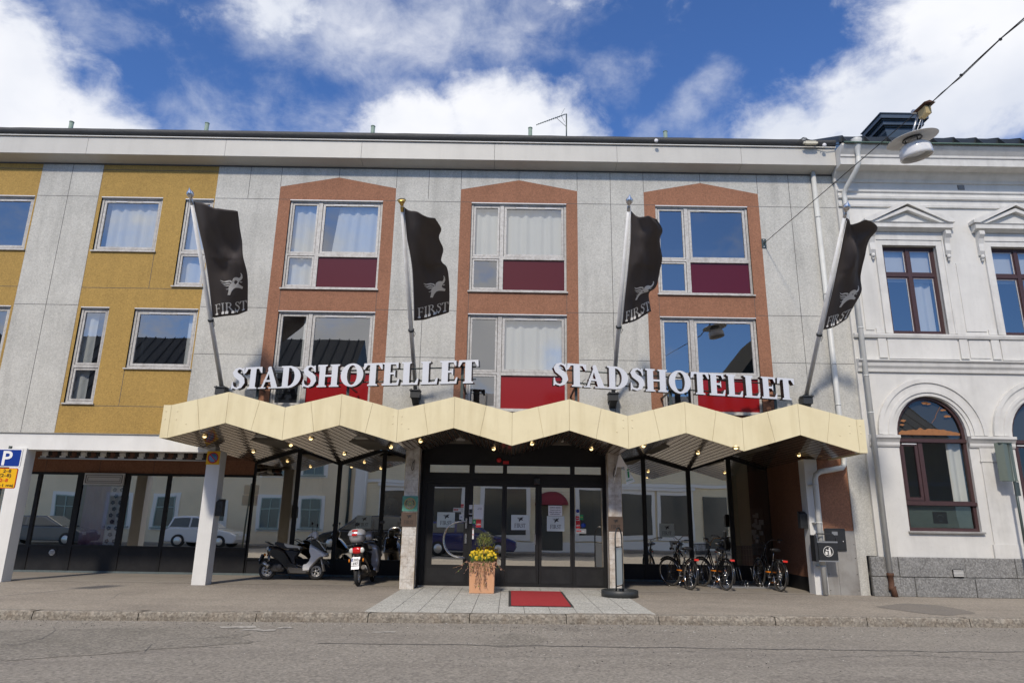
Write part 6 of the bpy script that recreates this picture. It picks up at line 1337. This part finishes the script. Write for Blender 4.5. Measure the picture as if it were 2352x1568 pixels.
# ================================================================ BICYCLES
M['chrome'] = mat('chrome', (.62, .62, .62), .18, metal=1); M['bike_black'] = mat('bike_black', (.010, .010, .011), .2, coat=.8); M['refl_red'] = mat('refl_red', (.75, .03, .02), .2, coat=.8); M['tyre_grey'] = mat('tyre_grey', (.06, .058, .055), .8); M['gold'] = mat('gold', (.45, .28, .12), .25, metal=1)
def bicycle(label, step, basket, steer, bars, refl='refl_red', bag=False):
    t = tag(empty('bicycle'), label, 'bicycle', 'bicycles parked in front of the right glass bay')
    rr = .34; wb_ = 1.08; hd = Vector((wb_ - .27, 0, .80)); ht = Vector((wb_ - .36, 0, .98)); bb_ = Vector((.46, 0, .29)); st_ = Vector((.33, 0, .70)); S0 = Matrix.Translation(hd) @ Matrix.Rotation(R(steer), 4, (ht - hd).normalized()) @ Matrix.Translation(-hd)
    def wh(x, mtx):
        m = MB(); m.ring((x, 0, rr), rr - .018, .019, 48, 8, 'Y', sq=1.0); m.xf(mtx); ty = m.build('tyre', M['tyre_grey'], t)
        m = MB(); m.ring((x, 0, rr), rr - .045, .010, 48, 6, 'Y', sq=1.3); m.xf(mtx); m.build('rim', M['chrome'], ty)
        m = MB(); m.tube([(x, -.045, rr), (x, .045, rr)], .018, 8)
        for k in range(36):
            a = 2 * math.pi * k / 36; b = a + (.5 if k % 2 else -.5); s = .028 if k % 4 < 2 else -.028
            m.tube([(x + .018 * math.cos(b), s, rr + .018 * math.sin(b)), (x + (rr - .045) * math.cos(a), 0, rr + (rr - .045) * math.sin(a))], .0016, 3, cap=False)
        m.xf(mtx); m.build('spokes', M['chrome'], ty)
        m = MB(); m.ring((x, 0, rr), rr + .022, .020, 30, 6, 'Y', a0=(-5 if x == 0 else 25), a1=(165 if x == 0 else 175)) if x == 0 else m.ring((x, 0, rr), rr + .022, .020, 24, 6, 'Y', a0=50, a1=190)
        if x == 0: m = MB(); m.ring((x, 0, rr), rr + .022, .022, 30, 6, 'Y', a0=40, a1=205)
        m.xf(mtx); m.build('mudguard', M['bike_black'], t)
    I4 = Matrix.Identity(4); wh(0, I4); wh(wb_, S0)
    m = MB()
    if step: m.tube([ht, hd]+[], .019, 8); m.tube([hd + Vector((-.0, 0, .02)), hd.lerp(bb_, .45) + Vector((-.03, 0, -.06)), bb_], .019, 8); m.tube([ht.lerp(hd, .5), hd.lerp(bb_, .5) + Vector((-.05, 0, .04)), bb_.lerp(st_, .30)], .015, 8)
    else: m.tube([ht, hd], .019, 8); m.tube([hd, bb_], .020, 8); m.tube([ht.lerp(hd, .3), st_ + Vector((0, 0, -.02))], .017, 8)
    m.tube([bb_, st_], .017, 8)
    for s in (-1, 1): m.tube([bb_ + Vector((0, s * .02, 0)), Vector((0, s * .06, rr))], .010, 6); m.tube([st_ + Vector((0, s * .015, -.03)), Vector((0, s * .06, rr))], .008, 6)
    m.build('frame', M['bike_black'], t)
    m = MB(); 
    for s in (-1, 1): m.tube([hd + Vector((.005, s * .045, -.02)), Vector((wb_ - .05, s * .055, .50)), Vector((wb_, s * .055, rr))], .011, 6)
    m.box(hd.x - .03, hd.x + .03, -.05, .05, hd.z - .04, hd.z - .02); m.xf(S0); m.build('fork', M['bike_black'], t)
    m = MB(); tp = ht + Vector((-.02, 0, .06)); m.tube([ht, tp], .014, 8)
    if bars == 'up': m.tube([tp + Vector((-.22, -.29, .12)), tp + Vector((-.08, -.27, .13)), tp + Vector((.02, -.14, .12)), tp + Vector((.02, -.03, .02)), tp + Vector((.02, .03, .02)), tp + Vector((.02, .14, .12)), tp + Vector((-.08, .27, .13)), tp + Vector((-.22, .29, .12))], .011, 8)
    else: m.tube([tp + Vector((-.12, -.30, .02)), tp + Vector((0, -.20, .03)), tp + Vector((.04, -.05, .01)), tp + Vector((.04, .05, .01)), tp + Vector((0, .20, .03)), tp + Vector((-.12, .30, .02))], .012, 8)
    m.xf(S0); hb = m.build('handlebar', M['gold'] if (bars == 'up' and basket and not bag) else M['chrome'] if not bag else M['bike_black'], t)
    for s in (-1, 1):
        e = tp + (Vector((-.22, s * .29, .12)) if bars == 'up' else Vector((-.12, s * .30, .02))); f = tp + (Vector((-.10, s * .275, .13)) if bars == 'up' else Vector((-.03, s * .225, .03)))
        m = MB(); m.tube([e + (e - f) * .15, f], .017, 8); m.xf(S0); m.build('grip', M['rubber'], hb)
        m = MB(); m.tube([f + Vector((.02, 0, 0)), f + Vector((.03, 0, -.05)), e + Vector((.05, 0, -.05))], .006, 5); m.xf(S0); m.build('brake_lever', M['chrome'], hb)
    m = MB(); m.tube([f + Vector((.02, 0, 0)), f + Vector((.16, -.1, .03)), hd + Vector((.08, 0, .1)), hd + Vector((.04, 0, -.1))], .004, 5); m.tube([f + Vector((.02, -.4, 0)), f + Vector((.14, -.35, -.06)), hd + Vector((.06, 0, .0))], .004, 5); m.xf(S0); m.build('brake_cable', M['black'], hb)
    m = MB(); sp = st_ + Vector((-.04, 0, .18)); m.tube([st_, sp], .013, 8); m.build('seat_post', M['chrome'], t)
    m = MB()
    def sad(s, a):
        x = -.13 + .27 * s; w = .105 * (1 - s) ** .7 + .022; an_ = math.pi * 2 * a; return (sp.x + x + .02, w * math.cos(an_), sp.z + .035 + .035 * math.sin(an_) + .01 * (1 - s))
    m.grid(sad, 10, 14); m.ball((sp.x - .10, 0, sp.z + .045), .04, .125, .045, 12, 8)
    for s in (-1, 1): m.tube([(sp.x - .10, s * .05, sp.z), (sp.x - .02, s * .03, sp.z - .03), (sp.x + .10, s * .01, sp.z + .01)], .006, 5)
    m.build('saddle', M['seat_black'], t)
    m = MB(); zc = .72
    for s in (-1, 1): m.tube([(.27, s * .05, zc), (-.22, s * .065, zc)], .006, 6); m.tube([(0, s * .06, rr), (-.10, s * .065, zc)], .005, 6)
    for x in (.22, .10, -.02, -.14, -.22): m.tube([(x, -.065, zc), (x, .065, zc)], .005, 5)
    m.tube([(-.22, -.065, zc), (-.26, -.06, zc - .05), (-.26, .06, zc - .05), (-.22, .065, zc)], .006, 5); rk = m.build('luggage_rack', M['bike_black'], t)
    m = MB(); m.box(-.275, -.255, -.055, .055, zc - .055, zc - .012); m.build('reflector', M[refl], rk, bevel=.003)
    m = MB(); m.ring(bb_ + Vector((0, -.05, 0)), .085, .006, 24, 6, 'Y'); m.tube([bb_ + Vector((.0, -.06, 0)), bb_ + Vector((.12, -.08, -.12))], .009, 6); m.tube([bb_ + Vector((.0, .06, 0)), bb_ + Vector((-.12, .08, .12))], .009, 6); m.tube([bb_ + Vector((0, -.07, 0)), bb_ + Vector((0, .07, 0))], .02, 8)
    m.tube([bb_ + Vector((0, -.05, .085)), Vector((0, -.05, rr + .035))], .005, 4); m.tube([bb_ + Vector((0, -.05, -.085)), Vector((0, -.05, rr - .035))], .005, 4); ck = m.build('crankset', M['chrome'], t)
    m = MB(); m.box(bb_.x + .08, bb_.x + .17, -.17, -.08, bb_.z - .135, bb_.z - .11); m.box(bb_.x - .17, bb_.x - .08, .08, .17, bb_.z + .11, bb_.z + .135); m.build('pedal', M['amber'], ck)
    m = MB(); m.tube([bb_ + Vector((-.10, .03, .0)), bb_ + Vector((-.16, .17, -.283))], .008, 6); m.tube([bb_ + Vector((-.10, .02, 0)), bb_ + Vector((-.12, -.10, -.283))], .008, 6) if step else None; m.build('kickstand', M['chrome'], t)
    m = MB(); m.ball((.10, -.045, .44), .022, .006, .03, 8, 5); m.build('spoke_reflector', M['amber'], t)
    m = MB(); m.box(.02, .36, -.075, -.07, .30, .60) if 0 else m.ring((0, 0, rr), rr - .06, .002, 2, 4, 'Y'); 
    if step:
        g = MB(); g.add([(.10, s * .07, .67) for s in (1,)] + [(.27, .06, .42), (.18, .06, .33), (.02, .07, .36), (-.04, .07, .66)], [(0, 1, 2, 3, 4)]); g.build('coat_guard', M['bike_black'], t)
    if basket:
        m = MB(); c = hd + Vector((.22, 0, .12)); W, D_, H = .18, .14, .24
        def bk(a, z): k = 1 - .25 * (1 - z); return c + Vector((D_ * k * math.copysign(abs(math.cos(a)) ** .6, math.cos(a)), W * k * math.copysign(abs(math.sin(a)) ** .6, math.sin(a)), (z - .6) * H))
        for z in [i / 8 for i in range(9)]: m.tube([bk(2 * math.pi * i / 24, z) for i in range(25)], .0035 if 0 < z < 1 else .007, 4, cap=False)
        for i in range(28): m.tube([bk(2 * math.pi * i / 28, 0), bk(2 * math.pi * i / 28, .5), bk(2 * math.pi * i / 28, 1)], .003, 4, cap=False)
        m.add([bk(2 * math.pi * i / 24, 0) for i in range(24)], [tuple(range(24))]); m.xf(S0); m.build('basket', M['iron'], t)
    else:
        m = MB(); c = hd + Vector((.10, 0, .10)); m.lathe([(.001, .05), (.035, .05), (.04, 0), (.02, -.05)], c, 12, 'X'); m.xf(S0); m.build('head_lamp', M['chrome'], t)
    return t
def place(o, u, v, az, lean=0):
    p = ground(u, v); o.location = (p.x, p.y + .33, .006); o.rotation_euler = (R(lean), 0, R(90 - az))
b1 = bicycle('black bicycle with flat silver handlebar and no basket, leftmost of the three', False, False, 29, 'flat'); place(b1, 1594, 1358, -13, 5)
b2 = bicycle('black step through bicycle with wire basket and copper coloured handlebar, in the middle', True, True, 14, 'up'); place(b2, 1677, 1359, -15, 5)
b3 = bicycle('black step through bicycle with basket and black bars, by the brown flank wall', True, True, 0, 'up', bag=True); place(b3, 1805, 1362, -6, 4)
br = tag(empty('bicycle_rack'), 'low galvanised bicycle rack on the paving between the bicycles', 'bicycle rack')
m = MB(); m.box(4.95, 6.75, 17.62, 17.68, .008, .045); m.box(4.95, 6.75, 18.02, 18.06, .008, .04); m.box(4.95, 5.1, 17.60, 18.1, .006, .02); m.build('base_rail', M['alu'], br)
for x in (5.05, 5.42, 5.80, 6.17, 6.55):
    m = MB(); h = .42 if x in (5.80, 6.55) else .42
    m.tube([(x, 17.65, .04), (x, 17.70, .18), (x - .0, 17.95, .16), (x, 18.04, .04)], .008, 6); m.tube([(x + .07, 17.65, .04), (x + .07, 17.70, .18), (x + .07, 17.95, .16), (x + .07, 18.04, .04)], .008, 6)
    m.tube([(x + .0, 18.04, .04), (x - .07, 18.06, .46), (x + .0, 18.06, .47), (x + .07, 18.04, .04)], .008, 6); m.build('wheel_holder', M['chrome'], br)
# ================================================================ INSIDE, BEHIND THE GLASS
nb = tag(empty('notice_board'), 'white framed notice board with pinned papers inside the right bay', 'notice board')
m = MB(); m.box(6.86, 7.26, 20.1, 20.14, .9, 1.95, 0)
rnd = random.Random(5)
for i in range(16): x = rnd.uniform(6.88, 7.12); z = rnd.uniform(.93, 1.78); m.box(x, x + rnd.uniform(.07, .14), 20.09 - i * .0005, 20.0995, z, z + rnd.uniform(.08, .15), rnd.choice((1, 1, 2)))
m.build('board', [M['in_wall'], M['paper'], M['plastic_dark']], nb)
pf_ = tag(empty('framed_picture'), 'small dark framed picture hanging inside the right glass bay', 'picture')
m = MB(); m.box(2.72, 3.0, 20.5, 20.53, 1.75, 2.15, 0); m.box(2.75, 2.97, 20.49, 20.4995, 1.79, 2.11, 1); m.build('frame', [M['black'], M['ochre']], pf_)
ck_ = tag(empty('wall_clock'), 'round dark wall clock inside behind the second glass bay beside the marble column', 'clock')
m = MB(); q = at(897, 1159, 21.0); m.lathe([(.001, -.03), (.20, -.03), (.22, -.01), (.22, 0)], q, 26, 'Y'); m.build('dial', M['black'], ck_); m = MB(); m.tube([q + Vector((0, -.035, 0)), q + Vector((-.12, -.035, 0))], .008, 5); m.tube([q + Vector((0, -.035, 0)), q + Vector((-.04, -.035, -.13))], .008, 5); m.build('hands', M['alu'], ck_)
pm = tag(empty('indoor_palm'), 'potted palm inside the glass behind the silver scooter', 'plant')
m = MB(); m.lathe([(.001, 0), (.16, 0), (.20, .35), (.18, .35)], (-6.25, 20.0, 0), 18); m.build('pot', M['terra'], pm); m = MB(); rnd = random.Random(9)
for i in range(18):
    a = rnd.random() * 6.28; l = rnd.uniform(.6, 1.0); b0 = Vector((-6.25, 20.0, .5 + rnd.random() * .8)); pts = [b0 + Vector((math.cos(a) * l * t, math.sin(a) * l * t * .5, l * (.9 * t - 1.1 * t * t) + .25)) for t in (0, .25, .5, .75, 1)]; m.tube(pts, .006, 4)
    for k in range(16):
        t_ = .2 + k * .05; q = b0 + Vector((math.cos(a) * l * t_, math.sin(a) * l * t_ * .5, l * (.9 * t_ - 1.1 * t_ * t_) + .25))
        for s in (-1, 1): leafc(m, q, .18, .007, (math.cos(a) * .6 - s * math.sin(a), math.sin(a) * .5 + s * math.cos(a), -.6))
m.build('fronds', M['leaf'], pm)
# a seated guest seen dimly through the glass
M['skin'] = mat('skin', (.42, .26, .19), .6); M['hair'] = mat('hair', (.08, .05, .03), .7); M['shirt'] = mat('shirt', (.60, .57, .50), .8, var=.2, vscale=20); M['trouser'] = mat('trouser', (.02, .02, .025), .8)
def skin_figure(name, joints, edges, parent, material, lev=2):
    me = bpy.data.meshes.new(name); me.from_pydata([j[0] for j in joints], edges, []); me.materials.append(material)
    o = bpy.data.objects.new(name, me); C.objects.link(o); o.parent = parent
    o.modifiers.new('skin', 'SKIN'); me.skin_vertices.new() if not me.skin_vertices else None
    for sv, j in zip(me.skin_vertices[0].data, joints): sv.radius = (j[1], j[1] * (j[2] if len(j) > 2 else 1))
    me.skin_vertices[0].data[0].use_root = True
    for p in me.polygons: p.use_smooth = True
    sb = o.modifiers.new('sub', 'SUBSURF'); sb.levels = lev; sb.render_levels = lev; o.modifiers['skin'].use_smooth_shade = True
    return o
def seated(label, loc, rz, shirt):
    t = tag(empty('person'), label, 'person', None)
    body = [((0, 0, .50), .15), ((0, -.01, .66), .14), ((0, -.02, .82), .155), ((0, -.03, .98), .15), ((0, -.03, 1.06), .07), ((0, -.05, 1.13), .052), ((0, -.07, 1.20), .075), ((0, -.08, 1.30), .085), ((0, -.07, 1.37), .06),
            ((-.17, -.03, 1.00), .062), ((-.23, -.06, .80), .048), ((-.16, -.28, .74), .036), ((-.08, -.34, .75), .026), ((.17, -.03, 1.0), .062), ((.23, -.06, .80), .048), ((.16, -.28, .74), .036), ((.08, -.34, .76), .026),
            ((-.10, -.12, .52), .09), ((-.12, -.46, .50), .062), ((-.12, -.47, .12), .042), ((-.12, -.60, .05), .035), ((.10, -.12, .52), .09), ((.12, -.46, .50), .062), ((.12, -.44, .12), .042), ((.12, -.57, .05), .035)]
    ed = [(0, 1), (1, 2), (2, 3), (3, 4), (4, 5), (5, 6), (6, 7), (7, 8), (3, 9), (9, 10), (10, 11), (11, 12), (3, 13), (13, 14), (14, 15), (15, 16), (0, 17), (17, 18), (18, 19), (19, 20), (0, 21), (21, 22), (22, 23), (23, 24)]
    b = skin_figure('body', body, ed, t, M['skin'])
    skin_figure('shirt', [(p, r + .012) for p, r in body[:4]] + [((-.17, -.03, 1.0), .075), ((-.23, -.06, .80), .062), ((-.19, -.20, .76), .055), ((.17, -.03, 1.0), .075), ((.23, -.06, .8), .062), ((.19, -.20, .76), .055)], [(0, 1), (1, 2), (2, 3), (3, 4), (4, 5), (5, 6), (3, 7), (7, 8), (8, 9)], t, shirt)
    skin_figure('trousers', [((0, 0, .50), .165), ((-.10, -.12, .52), .105), ((-.12, -.46, .50), .078), ((-.12, -.47, .14), .060), ((.10, -.12, .52), .105), ((.12, -.46, .50), .078), ((.12, -.44, .14), .060)], [(0, 1), (1, 2), (2, 3), (0, 4), (4, 5), (5, 6)], t, M['trouser'])
    m = MB(); m.ball((0, -.055, 1.345), .088, .098, .088, 16, 10); m.build('hair', M['hair'], t)
    m = MB(); m.ball((0, -.165, 1.27), .012, .016, .018, 8, 5); m.ball((-.03, -.150, 1.295), .010, .008, .007, 8, 5, 1); m.ball((.03, -.150, 1.295), .010, .008, .007, 8, 5, 1); m.ball((0, -.150, 1.225), .022, .008, .006, 8, 5, 2); m.ball((-.085, -.08, 1.285), .010, .018, .028, 8, 5); m.ball((.085, -.08, 1.285), .010, .018, .028, 8, 5); m.build('face', [M['skin'], M['black'], M['terra']], t)
    for s in (-1, 1):
        m = MB()
        for k, l in enumerate((.07, .08, .075, .06)): y = -.345; x = s * (.075 - .018 * k + .0); m.tube([(x, y, .765), (x - s * .01, y - l * .55, .762), (x - s * .016, y - l * .9, .742)], [.009, .008, .007], 6)
        m.tube([(s * .035, -.33, .77), (s * .02, -.37, .785), (s * .012, -.40, .78)], [.010, .009, .008], 6); m.build('fingers', M['skin'], b)
    t.location = loc; t.rotation_euler.z = rz; return t
seated('person with light shirt seated inside the glass left of the marble column', (-3.28, 20.15, .0), R(18), M['shirt'])
ch = tag(empty('chair'), 'dark chair under the seated guest behind the glass', 'chair'); m = MB(); m.box(-3.52, -3.05, 20.0, 20.45, .36, .40); m.build('seat', M['trouser'], ch); m = MB(); m.box(-3.52, -3.05, 20.42, 20.46, .40, .95); m.build('backrest', M['trouser'], ch)
for x in (-3.5, -3.08):
    for y in (20.03, 20.42): m = MB(); m.tube([(x, y, 0), (x, y, .36)], .02, 8); m.build('leg', M['steel'], ch)
# ================================================================ ACROSS THE STREET (seen in the glass)
M['cream_house'] = mat('cream_house', (.86, .72, .50), .9, var=.15, vscale=1); M['siding'] = mat('siding', (.86, .76, .54), .8, var=.15, vscale=2); M['trim'] = mat('trim', (.84, .82, .77), .7); M['pane_far'] = mat('pane_far', (.06, .07, .07), .15, spec=.8); M['win_green'] = mat('win_green', (.30, .38, .34), .6); M['roof_far'] = mat('roof_far', (.06, .065, .07), .5, metal=.2, var=.3, vscale=1); M['roof_light'] = mat('roof_light', (.34, .35, .36), .5); M['burg'] = mat('burg', (.22, .02, .03), .7)
YO = -5.0
ho = tag(empty('cream_house'), 'cream stucco house with green window frames reflected in the left shop glass', 'house')
m = MB(); m.box(-34, -9.7, YO - 9, YO, 0, 7.6); m.box(-34, -9.7, YO + .0, YO + .06, 0, .5); m.build('wall', M['cream_house'], ho)
m = MB(); m.add([(-34.3, YO + .4, 7.5), (-9.4, YO + .4, 7.5), (-9.4, YO - 4.5, 12.6), (-34.3, YO - 4.5, 12.6), (-34.3, YO - 9.4, 7.5), (-9.4, YO - 9.4, 7.5)], [(0, 1, 2, 3), (3, 2, 5, 4), (1, 5, 2), (0, 3, 4)]); rfh = m.build('roof', M['roof_far'], ho)
m = MB(); x = -34
while x < -9.5: m.prism([(YO + .41, 7.51), (YO + .41, 7.58), (YO - 4.5, 12.68), (YO - 4.5, 12.6)], x, x + .05, 0, 'YZ'); x += .62
m.build('roof_seam', M['joint'], rfh)
for px_ in (-27.5, -24.2, -21.3, -18, -14.8, -12.3):
    for z0, z1 in ((.95, 2.75), (4.2, 6.0)):
        if px_ == -18 and z0 < 2: continue
        m = MB(); m.box(px_ - .85, px_ + .85, YO, YO + .05, z0 - .2, z1 + .2, 1); m.box(px_ - .6, px_ + .6, YO + .051, YO + .06, z0, z1, 2)
        for a in (-.6, -.03, .54): m.box(px_ + a, px_ + a + .06, YO + .061, YO + .09, z0, z1, 0)
        for z in (z0, z1 - .06, z0 + (z1 - z0) * .62): m.box(px_ - .6, px_ + .6, YO + .062, YO + .085, z, z + .06, 0)
        m.box(px_ - .75, px_ + .75, YO + .05, YO + .15, z0 - .1, z0 - .04, 0); m.build('window', [M['win_green'], M['trim'], M['pane_far']], ho)
m = MB(); m.box(-18.6, -17.4, YO, YO + .06, .1, 2.6, 0); m.box(-18.4, -17.6, YO + .061, YO + .08, 1.3, 2.3, 1); m.build('door', [M['trim'], M['pane_far']], ho)
m = MB(); m.tube([(-22.9, YO + .12, 0), (-22.9, YO + .12, 7.5)], .08, 10); m.tube([(-10.0, YO + .12, 0), (-10.0, YO + .12, 7.5)], .08, 10); m.build('downpipe', M['sign_back'], ho)
h2 = tag(empty('wooden_house'), 'pale yellow clapboard house with white trim reflected in the entrance glass', 'house')
m = MB(); m.box(-9.69, 24, YO - 8, YO, 0, 6.4); z = .5
while z < 6.4: m.add([(-9.69, YO + .035, z), (24, YO + .035, z), (24, YO + .008, z + .125), (-9.69, YO + .008, z + .125), (-9.69, YO + .001, z), (24, YO + .001, z)], [(0, 1, 2, 3), (0, 4, 5, 1)]); z += .14
m.build('wall', M['siding'], h2); m = MB(); m.box(-9.69, -8.9, YO + .03, YO + .1, 0, 6.4); m.box(-8.899, 24, YO + .0, YO + .08, 0, .49); m.box(-8.899, 24, YO + .03, YO + .12, 3.75, 3.95); m.build('trim', M['trim'], h2)
m = MB(); m.add([(-9.7, YO + .4, 6.3), (24, YO + .4, 6.3), (24, YO - 4, 9.2), (-9.7, YO - 4, 9.2), (-9.7, YO - 8.4, 6.3), (24, YO - 8.4, 6.3)], [(0, 1, 2, 3), (3, 2, 5, 4), (1, 5, 2), (0, 3, 4)]); rfh = m.build('roof', M['roof_light'], h2)
m = MB(); x = -9.6
while x < 24: m.prism([(YO + .41, 6.31), (YO + .41, 6.36), (YO - 4, 9.26), (YO - 4, 9.2)], x, x + .04, 0, 'YZ'); x += .62
m.build('roof_seam', M['roof_far'], rfh)
for a, b in ((-7.9, -6.3), (-4.5, -2.6), (-1.4, .9), (3.8, 5.6), (6.9, 8.8), (9.4, 11.2), (14.5, 16.5), (18, 20)):
    m = MB(); m.box(a - .22, b + .22, YO + .03, YO + .12, .55, 3.55, 1); m.box(a - .30, b + .30, YO + .03, YO + .22, 3.551, 3.72, 1); m.box(a, b, YO + .121, YO + .13, .85, 3.3, 2); m.build('shop_window', [M['win_green'], M['trim'], M['pane_far']], h2)
m = MB(); m.box(1.7, 2.9, YO + .03, YO + .1, .1, 2.7, 1); m.box(12, 13.5, YO + .03, YO + .1, .1, 3.2, 1); m.build('door', [M['trim'], M['pane_far']], h2)
m = MB()
def awn(s, t): a = math.pi * s; e = t * math.pi / 2; return (2.3 - .95 * math.cos(a) * math.cos(e * .98), YO + .1 + .8 * math.sin(a) * math.cos(e * .98), 2.45 + .75 * math.sin(e))
m.grid(awn, 18, 8); m.build('round_awning', M['burg'], h2)
m = MB(); m.tube([(-9.0, YO + .2, 0), (-9.0, YO + .2, 6.3)], .07, 10); m.tube([(2.0 - 6.6, YO + .2, 0), (2.0 - 6.6, YO + .2, 6.3)], .06, 10); m.build('downpipe', M['trim'], h2)
g3 = tag(empty('gabled_house'), 'tall dark gabled house reflected in the window behind the third flag', 'house')
m = MB(); m.prism([(16, 0), (24, 0), (24, 11.5), (20, 16.5), (16, 11.5)], YO - 20, YO - 10); m.build('wall', mat('dark_tile', (.03, .034, .034), .9, var=.3, vscale=2, spec=.1), g3)
def car(label, x, y, kind, paint, facing=1):
    t = tag(empty('parked_car'), label, 'car', 'cars parked across the street'); L_, H, hb = {'hatch': (4.15, 1.44, .62), 'suv': (4.5, 1.7, .62), 'small': (3.6, 1.5, .5), 'saloon': (4.6, 1.42, .8)}[kind]
    h = L_ / 2; lo = [(-h, .35), (-h + .05, .25), (h - .1, .22), (h, .40), (h - .02, .62), (h - .35, .76), (h - 1.15, .90), (-h + .25, .95), (-h + .02, .85), (-h - .0, .55)]
    m = MB(); m.prism(lo, -.84, .84); b = m.build('body', paint, t, bevel=.06)
    up = [(-h + .10, .93), (-h + hb * .55, H - .04), (-h + hb + .3, H), (h - 2.0, H - .02), (h - 1.1, .90)]; n = len(up)
    m = MB(); vs = [(a, -.80 + (z - .9) * .28, z) for a, z in up] + [(a, .80 - (z - .9) * .28, z) for a, z in up]; m.add(vs, [tuple(range(n)), tuple(range(2 * n - 1, n - 1, -1))] + [(i, (i + 1) % n, (i + 1) % n + n, i + n) for i in range(n)]); m.build('roof', paint, t, bevel=.05)
    m = MB(); c = (sum(a for a, z in up) / n, 1.16); sc_ = [(c[0] + (a - c[0]) * .86, .96 + (z - .9) * .74) for a, z in up]
    for s in (-1, 1):
        for a0, a1 in ((0, .46), (.5, 1)):
            xa, xb = min(p[0] for p in sc_), max(p[0] for p in sc_); l_, r_ = xa + (xb - xa) * a0, xa + (xb - xa) * a1
            pp = union2d([sc_, ], [rect(xa - 1, l_, 0, 3), rect(r_, xb + 1, 0, 3)]); m.add([(a, s * (.815 - (z - .9) * .28), z) for a, z in pp[0]], pp[1])
    m.add([(-h + .10, -.62, 1.0), (-h + .10, .62, 1.0), (-h + hb * .5, .58, H - .14), (-h + hb * .5, -.58, H - .14)], [(0, 1, 2, 3)]); m.xf(Matrix.Translation((-.012, 0, 0))); m.build('window', M['pane_far'], t)
    for wx in (-h + .75, h - .80):
        for s in (-1, 1):
            m = MB(); m.lathe([(.001, s * .70), (.20, s * .70), (.31, s * .72), (.31, s * .88), (.20, s * .885), (.001, s * .87)], (wx, 0, .31), 24, 'Y', 0); w_ = m.build('wheel', M['rubber'], t)
            m = MB(); m.lathe([(.001, s * .885), (.19, s * .892), (.20, s * .87)], (wx, 0, .31), 18, 'Y'); m.build('hubcap', M['rim'], w_)
    m = MB(); m.box(-h - .01, -h + .12, -.80, -.62, .68, .88); m.box(-h - .01, -h + .12, .62, .80, .68, .88); m.build('tail_light', M['tail_red'], t)
    m = MB(); m.box(h - .14, h + .005, -.78, -.52, .52, .68); m.box(h - .14, h + .005, .52, .78, .52, .68); m.build('headlight', M['lens'], t)
    t.scale = (1.1, 1.1, 1.12); t.location = (x, y, -.10); t.rotation_euler.z = 0 if facing > 0 else math.pi; return t
M['blue_paint'] = mat('blue_paint', (.012, .022, .13), .2, coat=1); M['white_paint2'] = mat('white_paint2', (.62, .64, .68), .25, coat=1); M['black_paint'] = mat('black_paint', (.015, .016, .02), .2, coat=1); M['grey_paint'] = mat('grey_paint', (.10, .11, .12), .25, coat=1)
car('blue hatchback parked across the street, reflected in the entrance doors', -1.9, -1.35, 'hatch', M['blue_paint'], 1)
car('black estate car across the street, reflected behind the scooters', -8.2, -1.4, 'suv', M['black_paint'], -1)
car('small white car across the street, reflected beside the white column', -17.0, -1.4, 'small', M['white_paint2'], 1)
car('dark saloon across the street, reflected at the far left shop glass', -26.0, -1.4, 'saloon', M['grey_paint'], 1)
